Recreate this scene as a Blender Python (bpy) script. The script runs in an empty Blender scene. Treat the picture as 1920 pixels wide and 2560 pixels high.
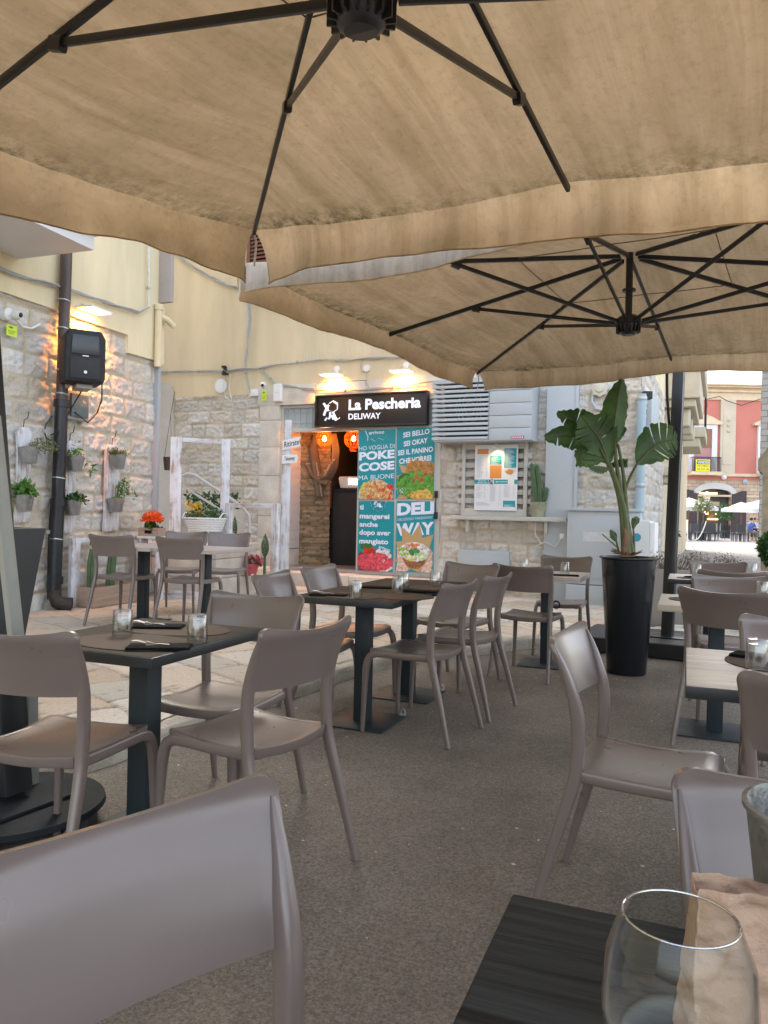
import bpy, bmesh, math, random
import numpy as np
from mathutils import Vector, Matrix
R = math.radians
C = bpy.context.scene.collection
scn = bpy.context.scene

# ---------------------------------------------------------------- camera, world, sun
F = 1923.0; YAW = R(21.5); ROLL = R(1.2); EYE = 1.22
CY, SY = math.cos(YAW), math.sin(YAW)
cam_data = bpy.data.cameras.new('camera')
cam = bpy.data.objects.new('camera', cam_data); C.objects.link(cam)
cam.location = (0, 0, EYE)
cam.rotation_mode = 'XYZ'
cam.matrix_world = Matrix.Translation((0, 0, EYE)) @ Matrix.Rotation(YAW, 4, 'Z') @ Matrix.Rotation(R(90), 4, 'X') @ Matrix.Rotation(ROLL, 4, 'Z')
cam_data.sensor_fit = 'HORIZONTAL'; cam_data.sensor_width = 36.0
cam_data.lens = 36.0 * F / 1920.0
cam_data.clip_start = 0.02; cam_data.clip_end = 1000
scn.camera = cam
scn.render.resolution_x = 768; scn.render.resolution_y = 1024

SUN_EL, SUN_AZ = R(40), R(-28)          # azimuth of the direction the light comes from, measured from +Y clockwise
w = bpy.data.worlds.new('World'); scn.world = w; w.use_nodes = True
nt = w.node_tree; nt.nodes.clear()
sky = nt.nodes.new('ShaderNodeTexSky'); sky.sky_type = 'NISHITA'; sky.sun_disc = False
sky.sun_elevation = SUN_EL; sky.sun_rotation = SUN_AZ; sky.air_density = 1.0; sky.dust_density = 3.5; sky.ozone_density = 1.0
bg = nt.nodes.new('ShaderNodeBackground'); bg.inputs['Strength'].default_value = 0.15
out = nt.nodes.new('ShaderNodeOutputWorld')
hs = nt.nodes.new('ShaderNodeHueSaturation'); hs.inputs['Saturation'].default_value = .52; nt.links.new(sky.outputs[0], hs.inputs['Color'])
wt = nt.nodes.new('ShaderNodeMix'); wt.data_type = 'RGBA'; wt.blend_type = 'MULTIPLY'; wt.inputs[0].default_value = 1; wt.inputs[7].default_value = (1.02, 1.0, .98, 1); nt.links.new(hs.outputs[0], wt.inputs[6]); nt.links.new(wt.outputs[2], bg.inputs[0]); nt.links.new(bg.outputs[0], out.inputs[0])
sd = bpy.data.lights.new('sun', 'SUN'); sd.energy = .6; sd.angle = R(14); sd.color = (1.0, .93, .83)
so = bpy.data.objects.new('sun', sd); C.objects.link(so)
sdir = Vector((math.sin(SUN_AZ) * math.cos(SUN_EL), math.cos(SUN_AZ) * math.cos(SUN_EL), math.sin(SUN_EL)))
so.rotation_euler = (-sdir).to_track_quat('-Z', 'Y').to_euler()
so.location = sdir * 40
scn.view_settings.view_transform = 'Standard'; scn.view_settings.look = 'None'
scn.view_settings.exposure = 2.45; scn.view_settings.gamma = 1.0
scn.cycles.max_bounces = 10; scn.cycles.transmission_bounces = 10; scn.cycles.transparent_max_bounces = 12
scn.cycles.diffuse_bounces = 5; scn.cycles.use_denoising = True; scn.cycles.sample_clamp_indirect = 6
scn.cycles.caustics_refractive = False; scn.cycles.caustics_reflective = False

# ---------------------------------------------------------------- measuring helpers (photo pixel -> point on a plane of the place)
def ray(px, py):
    u, v = px - 960, 1280 - py
    x = (u * math.cos(ROLL) - v * math.sin(ROLL)) / F; z = (u * math.sin(ROLL) + v * math.cos(ROLL)) / F
    return (x * CY - SY, x * SY + CY, z)
def gp(px, py, z=0.0):                      # on a level plane
    r = ray(px, py); t = (z - EYE) / r[2]
    return Vector((r[0] * t, r[1] * t, z))
def dp(px, py, d):                          # at a distance d ahead of the eye
    r = ray(px, py); return Vector((r[0] * d, r[1] * d, EYE + r[2] * d))
def cw(X, D, z=0.0):                        # metres beside and ahead of the eye -> world
    return Vector((X * CY - D * SY, X * SY + D * CY, z))
class Frame:                                # an upright wall plane: x along it, -y out of it
    def __init__(s, O, ang):
        s.O = Vector((O[0], O[1])); s.ang = ang
        s.t = Vector((math.cos(ang), math.sin(ang))); s.n = Vector((math.sin(ang), -math.cos(ang)))
    def at(s, a, n=0.0, z=0.0):
        p = s.O + s.t * a + s.n * n
        return Vector((p.x, p.y, z))
    def px(s, px, py, n=0.0):               # -> (along, height)
        r = ray(px, py); o = s.O + s.n * n
        k = o.dot(s.n) / (r[0] * s.n.x + r[1] * s.n.y)
        p = Vector((r[0] * k, r[1] * k)) - o
        return p.dot(s.t), EYE + r[2] * k
    def rect(s, x0, y0, x1, y1, n=0.0):     # pixel box -> a0,a1,z0,z1 (mean of both sides)
        a0 = s.px(x0, (y0 + y1) / 2, n)[0]; a1 = s.px(x1, (y0 + y1) / 2, n)[0]; xm = (x0 + x1) / 2
        return a0, a1, s.px(xm, y1, n)[1], s.px(xm, y0, n)[1]
FA = Frame(cw(.0156 * 11.2, 11.2).xy, R(-2.5))            # shop front
_t = R(91.5)
LW = Frame((-6.4 - 7.2 * math.cos(_t), 7.2 - 7.2 * math.sin(_t)), _t)     # wall with the herb planks
FAR = Frame(cw(0, 62).xy, YAW)                            # red palazzo over the square

# ---------------------------------------------------------------- mesh helpers
class MB:
    def __init__(s): s.v = []; s.f = []
    def add(s, vs, fs, M=None):
        k = len(s.v)
        s.v += [tuple(M @ Vector(p)) if M is not None else tuple(p) for p in vs]
        s.f += [tuple(i + k for i in f) for f in fs]; return s
    def box(s, x0, x1, y0, y1, z0, z1, M=None):
        return s.add([(x0,y0,z0),(x1,y0,z0),(x1,y1,z0),(x0,y1,z0),(x0,y0,z1),(x1,y0,z1),(x1,y1,z1),(x0,y1,z1)],
              [(0,3,2,1),(4,5,6,7),(0,1,5,4),(1,2,6,5),(2,3,7,6),(3,0,4,7)], M)
    def tube(s, pts, r, n=8, M=None, flat=1.0, cap=True):
        pts = [Vector(p) for p in pts]; rs = r if isinstance(r, (list, tuple)) else [r] * len(pts)
        vs, fs = [], []; up = None
        for i, p in enumerate(pts):
            d = (pts[min(i+1, len(pts)-1)] - pts[max(i-1, 0)])
            if d.length < 1e-9: d = Vector((0, 0, 1))
            d.normalize()
            if up is None: up = d.orthogonal().normalized()
            a = (up - d * up.dot(d)); a = a.normalized() if a.length > 1e-6 else d.orthogonal().normalized()
            b = d.cross(a); up = a
            for k in range(n):
                t = 2 * math.pi * k / n
                vs.append(p + a * math.cos(t) * rs[i] + b * math.sin(t) * rs[i] * flat)
        for i in range(len(pts) - 1):
            for k in range(n):
                fs.append((i*n+k, i*n+(k+1) % n, (i+1)*n+(k+1) % n, (i+1)*n+k))
        if cap: fs += [tuple(range(n))[::-1], tuple(range((len(pts)-1)*n, len(pts)*n))]
        return s.add(vs, fs, M)
    def sweep(s, pts, ws, ds, X=(1, 0, 0), n=16, p=3.2, M=None):
        """superellipse section, ws across X, ds across the other way"""
        X = Vector(X); vs, fs = [], []; pts = [Vector(q) for q in pts]
        for i, q in enumerate(pts):
            d = (pts[min(i+1, len(pts)-1)] - pts[max(i-1, 0)]).normalized()
            a = (X - d * X.dot(d)).normalized(); b = d.cross(a)
            for k in range(n):
                t = 2 * math.pi * k / n; c, sn = math.cos(t), math.sin(t)
                cx = math.copysign(abs(c) ** (2 / p), c); sx = math.copysign(abs(sn) ** (2 / p), sn)
                vs.append(q + a * cx * ws[i] / 2 + b * sx * ds[i] / 2)
        for i in range(len(pts) - 1):
            for k in range(n): fs.append((i*n+k, i*n+(k+1) % n, (i+1)*n+(k+1) % n, (i+1)*n+k))
        fs += [tuple(range(n))[::-1], tuple(range((len(pts)-1)*n, len(pts)*n))]
        return s.add(vs, fs, M)
    def lathe(s, prof, n=32, M=None, sx=1, sy=1):
        vs, fs = [], []
        for (r, z) in prof:
            for k in range(n): t = 2*math.pi*k/n; vs.append((r*math.cos(t)*sx, r*math.sin(t)*sy, z))
        for i in range(len(prof)-1):
            for k in range(n): fs.append((i*n+k, i*n+(k+1) % n, (i+1)*n+(k+1) % n, (i+1)*n+k))
        if prof[0][0] > 1e-5: fs.append(tuple(range(n))[::-1])
        if prof[-1][0] > 1e-5: fs.append(tuple(range((len(prof)-1)*n, len(prof)*n)))
        return s.add(vs, fs, M)
    def lathe_open(s, prof, n=32, M=None):
        k = len(s.f); s.lathe(prof, n, M)
        s.f = s.f[:k] + [f for f in s.f[k:] if len(f) == 4]; return s
    def prism(s, pts, y0, y1, M=None):       # outline in x,z, between y0 and y1
        n = len(pts)
        vs = [(x, y0, z) for x, z in pts] + [(x, y1, z) for x, z in pts]
        return s.add(vs, [tuple(range(n)), tuple(range(2*n-1, n-1, -1))] + [(i, i+n, (i+1) % n + n, (i+1) % n) for i in range(n)], M)
    def flatpoly(s, pts, y=0.0):
        return s.add([(x, y, z) for x, z in pts], [tuple(range(len(pts)))])
    def grid(s, fn, nu, nv, M=None):
        vs = [fn(i / nu, j / nv) for j in range(nv+1) for i in range(nu+1)]
        return s.add(vs, [(j*(nu+1)+i, j*(nu+1)+i+1, (j+1)*(nu+1)+i+1, (j+1)*(nu+1)+i) for j in range(nv) for i in range(nu)], M)
def build(name, mb, m, parent=None, smooth=35, bevel=0.0, seg=2, loc=None):
    me = bpy.data.meshes.new(name)
    me.from_pydata([tuple(p) for p in mb.v], [], mb.f)
    bm = bmesh.new(); bm.from_mesh(me)
    if bevel: bmesh.ops.bevel(bm, geom=[e for e in bm.edges if len(e.link_faces) == 2 and e.calc_face_angle(0) > .5], offset=bevel, segments=seg, affect='EDGES', profile=.6, clamp_overlap=True)
    bmesh.ops.recalc_face_normals(bm, faces=bm.faces)
    bm.to_mesh(me); bm.free()
    if smooth:
        me.polygons.foreach_set('use_smooth', [True] * len(me.polygons)); me.set_sharp_from_angle(angle=R(smooth))
    me.materials.append(m)
    o = bpy.data.objects.new(name, me); C.objects.link(o)
    if parent: o.parent = parent
    if loc is not None: o.location = loc
    return o
def tag(o, label, cat, group=None, kind=None):
    if label: o['label'] = label
    if cat: o['category'] = cat
    if group: o['group'] = group
    if kind: o['kind'] = kind
    return o
def thing(name, label, cat, loc=(0, 0, 0), rz=0.0, group=None):
    o = bpy.data.objects.new(name, None); C.objects.link(o); o.location = loc; o.rotation_euler = (0, 0, rz); o.empty_display_size = .1
    return tag(o, label, cat, group)
def kids(o): return [c for c in bpy.data.objects if c.parent is o]
def dup(root, loc, rz, label, group=None):
    r = root.copy(); C.objects.link(r); r.location = loc; r.rotation_euler = (0, 0, rz); r['label'] = label
    if group: r['group'] = group
    for ch in kids(root):
        c = ch.copy(); C.objects.link(c); c.parent = r
        for g in kids(ch):
            d = g.copy(); C.objects.link(d); d.parent = c
    return r
def structure(o): o['kind'] = 'structure'; return o

# ---------------------------------------------------------------- materials
MATS = {}
def nodes(name):
    m = bpy.data.materials.new(name); m.use_nodes = True
    return m, m.node_tree, m.node_tree.nodes, m.node_tree.links, m.node_tree.nodes['Principled BSDF']
def ramp(nd, lk, src, stops):
    r = nd.new('ShaderNodeValToRGB')
    while len(r.color_ramp.elements) < len(stops): r.color_ramp.elements.new(.5)
    for e, (p, c) in zip(r.color_ramp.elements, stops): e.position = p; e.color = (*c, 1) if len(c) == 3 else c
    lk.new(src, r.inputs[0]); return r
def noise(nd, lk, scale, detail=4, co=None, rough=.55, dist=0):
    n = nd.new('ShaderNodeTexNoise'); n.inputs['Scale'].default_value = scale; n.inputs['Detail'].default_value = detail
    n.inputs['Roughness'].default_value = rough; n.inputs['Distortion'].default_value = dist
    if co is not None: lk.new(co, n.inputs['Vector'])
    return n
def coords(nd, lk, scale=(1, 1, 1), kind='Object'):
    t = nd.new('ShaderNodeTexCoord'); m = nd.new('ShaderNodeMapping'); m.inputs['Scale'].default_value = scale
    lk.new(t.outputs[kind], m.inputs[0]); return m.outputs[0]
def mixc(nd, lk, f, a, b, mode='MIX'):
    m = nd.new('ShaderNodeMix'); m.data_type = 'RGBA'; m.blend_type = mode
    for v, i in ((f, 0), (a, 6), (b, 7)):
        if hasattr(v, 'links'): lk.new(v, m.inputs[i])
        else: m.inputs[i].default_value = v if i == 0 else (*v, 1)
    return m.outputs[2]
def bump(nd, lk, h, strength, dist, b):
    n = nd.new('ShaderNodeBump'); n.inputs['Strength'].default_value = strength; n.inputs['Distance'].default_value = dist
    lk.new(h, n.inputs['Height']); lk.new(n.outputs[0], b.inputs['Normal']); return n
def M(name, col, rough=.6, var=.12, vs=6.0, bs=0.0, bscale=60, metal=0.0, spec=.5, coat=0, scale=(1, 1, 1), rvar=.08, detail=5):
    if name in MATS: return MATS[name]
    m, t, nd, lk, b = nodes(name)
    co = coords(nd, lk, scale)
    n = noise(nd, lk, vs, detail, co, .6)
    lo = tuple(max(0, c * (1 - var)) for c in col); hi = tuple(min(1, c * (1 + var)) for c in col)
    r = ramp(nd, lk, n.outputs[0], [(.3, lo), (.7, hi)])
    lk.new(r.outputs[0], b.inputs['Base Color'])
    n2 = noise(nd, lk, vs * 3, 3, co)
    mr = nd.new('ShaderNodeMapRange'); mr.inputs[3].default_value = max(.02, rough - rvar); mr.inputs[4].default_value = min(1, rough + rvar)
    lk.new(n2.outputs[0], mr.inputs[0]); lk.new(mr.outputs[0], b.inputs['Roughness'])
    b.inputs['Metallic'].default_value = metal; b.inputs['Specular IOR Level'].default_value = spec
    if coat: b.inputs['Coat Weight'].default_value = coat
    if bs:
        n3 = noise(nd, lk, bscale, 4, co); bump(nd, lk, n3.outputs[0], bs, .01, b)
    MATS[name] = m; return m
def emit(name, col, s):
    m, t, nd, lk, b = nodes(name)
    b.inputs['Base Color'].default_value = (*col, 1); b.inputs['Emission Color'].default_value = (*col, 1); b.inputs['Emission Strength'].default_value = s
    MATS[name] = m; return m
def glass(name, rough=0.0, ior=1.45, tint=(1, 1, 1), thin=False, lo=.025, hi=.9, pw=3.5):
    m, t, nd, lk, b = nodes(name)
    b.inputs['Base Color'].default_value = (*tint, 1); b.inputs['Transmission Weight'].default_value = 1; b.inputs['Roughness'].default_value = rough; b.inputs['IOR'].default_value = ior
    # let light through to what stands behind, as thin glass does
    tr = nd.new('ShaderNodeBsdfTransparent'); tr.inputs[0].default_value = (.96, .97, .96, 1)
    mx = nd.new('ShaderNodeMixShader'); mx.inputs[0].default_value = .42
    o = nd['Material Output']
    if thin:
        gl = nd.new('ShaderNodeBsdfGlossy'); gl.inputs['Roughness'].default_value = .02; lw = nd.new('ShaderNodeLayerWeight'); lw.inputs[0].default_value = .5; pw_ = nd.new('ShaderNodeMath'); pw_.operation = 'POWER'; pw_.inputs[1].default_value = pw; lk.new(lw.outputs['Facing'], pw_.inputs[0]); fr = nd.new('ShaderNodeMapRange'); fr.inputs[3].default_value = lo; fr.inputs[4].default_value = hi; lk.new(pw_.outputs[0], fr.inputs[0]); lk.new(fr.outputs[0], mx.inputs[0]); lk.new(tr.outputs[0], mx.inputs[1]); lk.new(gl.outputs[0], mx.inputs[2])
    else: lk.new(tr.outputs[0], mx.inputs[1]); lk.new(b.outputs[0], mx.inputs[2])
    lk.new(mx.outputs[0], o.inputs[0])
    MATS[name] = m; return m
def cloth(name, col, trans=.45, mould=True):
    m, t, nd, lk, b = nodes(name)
    co = coords(nd, lk)
    n = noise(nd, lk, 1.3, 6, co, .6)
    n2 = noise(nd, lk, 26, 5, coords(nd, lk, (1, 1, 1)), .75)
    c0 = ramp(nd, lk, n.outputs[0], [(.3, tuple(c*.82 for c in col)), (.72, tuple(c*1.12 for c in col))]).outputs[0]
    c1 = mixc(nd, lk, ramp(nd, lk, n2.outputs[0], [(.50, (0, 0, 0)), (.78, (.50, .50, .50))]).outputs[0], c0, tuple(c*.5 for c in col))
    st_ = noise(nd, lk, 1.0, 6, coords(nd, lk, (9, 1.1, 1.1)), .65, .8)
    c1 = mixc(nd, lk, 1, c1, ramp(nd, lk, st_.outputs[0], [(.35, (.80, .78, .72)), (.62, (1.08, 1.08, 1.08))]).outputs[0], 'MULTIPLY')
    if mould:
        v = nd.new('ShaderNodeTexVoronoi'); v.inputs['Scale'].default_value = 6; lk.new(co, v.inputs['Vector'])
        c1 = mixc(nd, lk, ramp(nd, lk, v.outputs[0], [(.05, (.22, .22, .22)), (.12, (0, 0, 0))]).outputs[0], c1, tuple(min(1, c*1.35) for c in col))
        at = nd.new('ShaderNodeAttribute'); at.attribute_name = 'grime'
        n3 = noise(nd, lk, 16, 6, co, .8)
        g = nd.new('ShaderNodeMath'); g.operation = 'MULTIPLY'; lk.new(at.outputs['Fac'], g.inputs[0])
        lk.new(ramp(nd, lk, n3.outputs[0], [(.42, (0, 0, 0)), (.6, (1, 1, 1))]).outputs[0], g.inputs[1])
        c1 = mixc(nd, lk, g.outputs[0], c1, (.07, .06, .025))
    lk.new(c1, b.inputs['Base Color']); b.inputs['Roughness'].default_value = .9; b.inputs['Specular IOR Level'].default_value = .15
    tl = nd.new('ShaderNodeBsdfTranslucent'); lk.new(c1, tl.inputs[0])
    mx = nd.new('ShaderNodeMixShader'); mx.inputs[0].default_value = trans
    o = nd['Material Output']; lk.new(b.outputs[0], mx.inputs[1]); lk.new(tl.outputs[0], mx.inputs[2]); lk.new(mx.outputs[0], o.inputs[0])
    wv = noise(nd, lk, 7, 4, co); bump(nd, lk, wv.outputs[0], .22, .03, b)
    MATS[name] = m; return m
def leafmat(name, col, trans=.3, rough=.45, vs=12):
    m, t, nd, lk, b = nodes(name)
    co = coords(nd, lk); n = noise(nd, lk, vs, 3, co)
    c = ramp(nd, lk, n.outputs[0], [(.3, tuple(x*.55 for x in col)), (.7, tuple(x*1.4 for x in col))]).outputs[0]
    lk.new(c, b.inputs['Base Color']); b.inputs['Roughness'].default_value = rough
    tl = nd.new('ShaderNodeBsdfTranslucent'); lk.new(c, tl.inputs[0])
    mx = nd.new('ShaderNodeMixShader'); mx.inputs[0].default_value = trans
    o = nd['Material Output']; lk.new(b.outputs[0], mx.inputs[1]); lk.new(tl.outputs[0], mx.inputs[2]); lk.new(mx.outputs[0], o.inputs[0])
    MATS[name] = m; return m
def stonemat(name, fine=75, bs=.9):
    m, t, nd, lk, b = nodes(name)
    at = nd.new('ShaderNodeAttribute'); at.attribute_name = 'Col'
    co = coords(nd, lk); n = noise(nd, lk, fine, 6, co, .7); n2 = noise(nd, lk, 18, 5, co, .7)
    c = mixc(nd, lk, 1.0, at.outputs[0], ramp(nd, lk, n.outputs[0], [(.30, (.66, .64, .61)), (.56, (1, 1, 1))]).outputs[0], 'MULTIPLY')  # low spots of the bump noise darkened: crevice shade put into the colour
    c = mixc(nd, lk, ramp(nd, lk, n2.outputs[0], [(.62, (0, 0, 0)), (.8, (.55, .55, .55))]).outputs[0], c, (.30, .25, .19))
    lk.new(c, b.inputs['Base Color']); b.inputs['Roughness'].default_value = .92; b.inputs['Specular IOR Level'].default_value = .2
    bump(nd, lk, n.outputs[0], bs, .012, b); MATS[name] = m; return m
def woodmat(name, c0, c1, axis=0, rough=.5, sc=1.0, bs=.15, band=30):
    """grain running along the chosen axis"""
    m, t, nd, lk, b = nodes(name)
    s = [band, band, band]; s[axis] = 1.6
    co = coords(nd, lk, tuple(x * sc for x in s))
    n = noise(nd, lk, 1.0, 7, co, .65, 1.2)
    r = ramp(nd, lk, n.outputs[0], [(.3, c0), (.5, tuple((a+b_)/2 for a, b_ in zip(c0, c1))), (.68, c1)])
    lk.new(r.outputs[0], b.inputs['Base Color']); b.inputs['Roughness'].default_value = rough
    bump(nd, lk, n.outputs[0], bs, .004, b); MATS[name] = m; return m
def worn_white(name, axis=2):
    m, t, nd, lk, b = nodes(name)
    s = [34, 34, 34]; s[axis] = 2.4
    n = noise(nd, lk, 1.0, 7, coords(nd, lk, tuple(s)), .7, .6)
    n2 = noise(nd, lk, 5, 4, coords(nd, lk))
    ad = nd.new('ShaderNodeMath'); ad.operation = 'MULTIPLY'; lk.new(n.outputs[0], ad.inputs[0]); lk.new(n2.outputs[0], ad.inputs[1])
    r = ramp(nd, lk, ad.outputs[0], [(.16, (.72, .73, .76)), (.26, (.62, .62, .64)), (.36, (.36, .26, .2))])
    lk.new(r.outputs[0], b.inputs['Base Color']); b.inputs['Roughness'].default_value = .8
    bump(nd, lk, n.outputs[0], .4, .004, b); MATS[name] = m; return m

# ---------------------------------------------------------------- numpy noise and laid-stone surfaces
_rng = np.random.RandomState(7); _T = _rng.rand(257, 257)
def vn(x, y, seed=0):
    x = x + seed * 17.31; y = y + seed * 5.77
    xi = np.floor(x).astype(int); yi = np.floor(y).astype(int); fx = x - xi; fy = y - yi
    fx = fx*fx*(3-2*fx); fy = fy*fy*(3-2*fy); a, b = xi % 256, yi % 256; a1, b1 = (xi+1) % 256, (yi+1) % 256
    return (_T[a, b]*(1-fx)+_T[a1, b]*fx)*(1-fy) + (_T[a, b1]*(1-fx)+_T[a1, b1]*fx)*fy
def fbm(x, y, seed=0, o=4):
    s = 0; a = .5; t = 0
    for k in range(o): s = s + a * vn(x * 2**k, y * 2**k, seed + k*3); t += a; a *= .55
    return s / t
def sstep(a, b, x): t = np.clip((x-a)/(b-a), 0, 1); return t*t*(3-2*t)
def courses(U, V, rowh, bw, seed, warp=.02):
    """-> distance to nearest joint, random number per stone (3 of them), coordinates inside the stone"""
    rg = np.random.RandomState(seed)
    u = U + (fbm(U*2.2, V*2.2, seed+40)-.5)*warp*2; v = V + (fbm(U*1.3, V*2.6, seed+50)-.5)*warp*2
    v0, v1 = V.min()-.5, V.max()+.5; edges = [v0]
    while edges[-1] < v1: edges.append(edges[-1] + rg.uniform(*rowh))
    edges = np.array(edges); ri = np.clip(np.searchsorted(edges, v)-1, 0, len(edges)-2)
    D = np.zeros_like(U); RN = np.zeros(U.shape+(4,)); P = np.zeros(U.shape+(2,))
    for r in np.unique(ri):
        m = ri == r; e = [U.min()-1-rg.rand()*.4]
        while e[-1] < U.max()+1: e.append(e[-1] + rg.uniform(*bw))
        e = np.array(e); bi = np.clip(np.searchsorted(e, u[m])-1, 0, len(e)-2)
        rn = rg.rand(len(e), 4)
        dv = np.minimum(v[m]-edges[r], edges[r+1]-v[m]); du = np.minimum(u[m]-e[bi], e[bi+1]-u[m])
        k = .035; D[m] = np.where((du < k) & (dv < k), k-np.sqrt(np.maximum(0, (k-np.minimum(du, k))**2+(k-np.minimum(dv, k))**2)), np.minimum(du, dv))
        RN[m] = rn[bi]
        P[m, 0] = (u[m]-(e[bi]+e[bi+1])/2); P[m, 1] = v[m]-(edges[r]+edges[r+1])/2
    return D, RN, P
def height_mesh(name, X, Y, Z, col, keep, m, parent=None, flip=False, loc=None, rz=0.0):
    nz, nx = X.shape
    me = bpy.data.meshes.new(name)
    vs = np.stack([X, Y, Z], -1).reshape(-1, 3)
    idx = np.arange(nx*nz).reshape(nz, nx)
    q = np.stack([idx[:-1, :-1], idx[:-1, 1:], idx[1:, 1:], idx[1:, :-1]], -1)
    q = q[keep] if keep is not None else q.reshape(-1, 4)
    if flip: q = q[:, ::-1]
    used = np.unique(q); remap = -np.ones(nx*nz, int); remap[used] = np.arange(len(used)); q = remap[q]; vs = vs[used]; cc = col.reshape(-1, 3)[used]
    me.vertices.add(len(vs)); me.vertices.foreach_set('co', vs.ravel().astype(np.float32))
    me.loops.add(q.size); me.loops.foreach_set('vertex_index', q.ravel().astype(np.int32))
    me.polygons.add(len(q)); me.polygons.foreach_set('loop_start', (np.arange(len(q))*4).astype(np.int32))
    me.update(calc_edges=True); me.validate()
    at = me.attributes.new('Col', 'FLOAT_COLOR', 'POINT')
    at.data.foreach_set('color', np.concatenate([cc, np.ones((len(cc), 1))], 1).ravel().astype(np.float32))
    me.polygons.foreach_set('use_smooth', [True]*len(me.polygons))
    me.materials.append(m)
    o = bpy.data.objects.new(name, me); C.objects.link(o)
    if parent: o.parent = parent
    if loc is not None: o.location = loc; o.rotation_euler = (0, 0, rz)
    return o
def stone_wall(name, a0, a1, z0, z1, res, seed, holes=(), parent=None, rowh=(.17, .25), bw=(.2, .48), rough=.05, joint=.012, top=None,
               light=(.70, .68, .64), warm=(.62, .55, .45), mort=(.58, .50, .39), y=0.0, warp=.018):
    xs = np.arange(a0, a1+res, res); zs = np.arange(z0, z1+res, res); X, Z = np.meshgrid(xs, zs)
    D, RN, P = courses(X, Z, rowh, bw, seed, warp)
    f = sstep(joint*.4, joint+.022, D)
    g = fbm(X*6, Z*6, seed, 3)-.5; g2 = fbm(X*19, Z*19, seed+9, 3)-.5; g3 = np.abs(fbm(X*11, Z*14, seed+19, 3)-.5)
    g4 = np.abs(fbm(X*23+Z*9, Z*31, seed+29, 3)-.5)
    h = f*(.012 + RN[..., 0]*.016 + (RN[..., 1]-.5)*P[..., 0]*.07 + (RN[..., 2]-.5)*P[..., 1]*.10 + g*rough + g2*rough*.6 - g3*rough*1.1 - g4*rough*.6) + (1-f)*(g2*.006)
    t = RN[..., 3]; n = fbm(X*3, Z*3, seed+3, 4)
    k = np.clip(t*.75 + (n-.5)*1.2, 0, 1)[..., None]
    br = (.86 + .28*RN[..., 2])[..., None]
    c = (np.array(light)*(1-k) + np.array(warm)*k)*br
    mm = (1-sstep(joint*.5, joint+.012, D))[..., None]
    c = c*(1-mm) + np.array(mort)*mm*(.85+.3*n[..., None])
    xc = (X[:-1, :-1]+X[1:, 1:])/2; zc = (Z[:-1, :-1]+Z[1:, 1:])/2; keep = np.ones(xc.shape, bool)
    for (b0, b1, c0, c1) in holes: keep &= ~((xc > b0) & (xc < b1) & (zc > c0) & (zc < c1))
    if top is not None: keep &= zc < np.interp(xc, [p[0] for p in top], [p[1] for p in top])
    return height_mesh(name, X, y-h, Z, c, keep, MATS['rough_stone'], parent)

# ---------------------------------------------------------------- lettering
_tc = {}
def glyphs(s, bold=0.0):
    if (s, bold) in _tc: return _tc[(s, bold)]
    cu = bpy.data.curves.new('t', 'FONT'); cu.body = s; cu.offset = bold; cu.resolution_u = 3; cu.size = 1
    o = bpy.data.objects.new('t', cu); C.objects.link(o)
    bpy.context.view_layer.update()
    me = bpy.data.meshes.new_from_object(o.evaluated_get(bpy.context.evaluated_depsgraph_get()))
    vs = [tuple(v.co) for v in me.vertices]; fs = [tuple(p.vertices) for p in me.polygons]
    bpy.data.objects.remove(o); bpy.data.meshes.remove(me)
    x0 = min(v[0] for v in vs); x1 = max(v[0] for v in vs); y0 = min(v[1] for v in vs); y1 = max(v[1] for v in vs)
    _tc[(s, bold)] = ([((v[0]-x0)/(x1-x0), (v[1]-y0)/(y1-y0)) for v in vs], fs); return _tc[(s, bold)]
def write(mb, s, x0, x1, z0, z1, y=0.0, bold=0.0, rise=0.0):
    """fit a line of writing into a box in the x,z plane"""
    vs, fs = glyphs(s, bold)
    mb.add([(x0+(x1-x0)*a, y, z0+(z1-z0)*b+rise*a) for a, b in vs], fs)

# ---------------------------------------------------------------- the place's materials
stonemat('rough_stone'); stonemat('flag_stone', 90, .35)
YEL = M('yellow_stucco', (.66, .55, .36), .9, .14, .7, .3, 60, 0, .5, 0, (2.2, 2.2, .5))
YEL2 = M('pale_yellow_stucco', (.76, .665, .44), .9, .12, .8, .3, 60, 0, .5, 0, (2.2, 2.2, .5))
PLAST = M('grey_plaster', (.50, .47, .42), .9, .1, 2.0, .3, 40)
LIME = M('smooth_limestone', (.60, .55, .47), .85, .16, 5, .4, 50)
WHITE = M('white_paint', (.78, .78, .76), .55, .05, 3)
GREYP = M('pale_grey_paint', (.43, .465, .485), .5, .05, 2, .05, 30)
GREYD = M('warm_grey_paint', (.50, .49, .45), .55, .06, 2)
BLK = M('black_metal', (.012, .013, .015), .38, .2, 4)
BLKM = M('black_matt', (.018, .018, .020), .65, .2, 4)
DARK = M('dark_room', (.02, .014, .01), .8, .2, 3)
ALU = M('brushed_aluminium', (.45, .47, .46), .45, .08, 8, 0, 60, .6)
ZINC = M('galvanised_zinc', (.42, .44, .45), .38, .22, 14, .08, 20, .85)
PVC = M('grey_pipe', (.36, .40, .44), .45, .06, 3)
BROWNP = M('brown_pipe', (.085, .060, .055), .45, .15, 3)
CABLE = M('grey_cable', (.36, .37, .37), .6, .1, 20)
CABW = M('white_cable', (.66, .66, .62), .6, .1, 20)
PLW = M('white_plastic', (.75, .76, .76), .35, .03, 3)
LIMEY = M('yellow_green_sticker', (.62, .78, .05), .5, .05, 9)
SHUT = M('brown_shutter', (.16, .065, .04), .55, .2, 8)
TEAL = M('teal_print', (.010, .285, .33), .35, .03, 2)
PWHITE = M('print_white', (.78, .80, .92), .4, .02, 2)
PGOLD = M('print_gold', (.50, .33, .15), .45, .05, 2)
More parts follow.
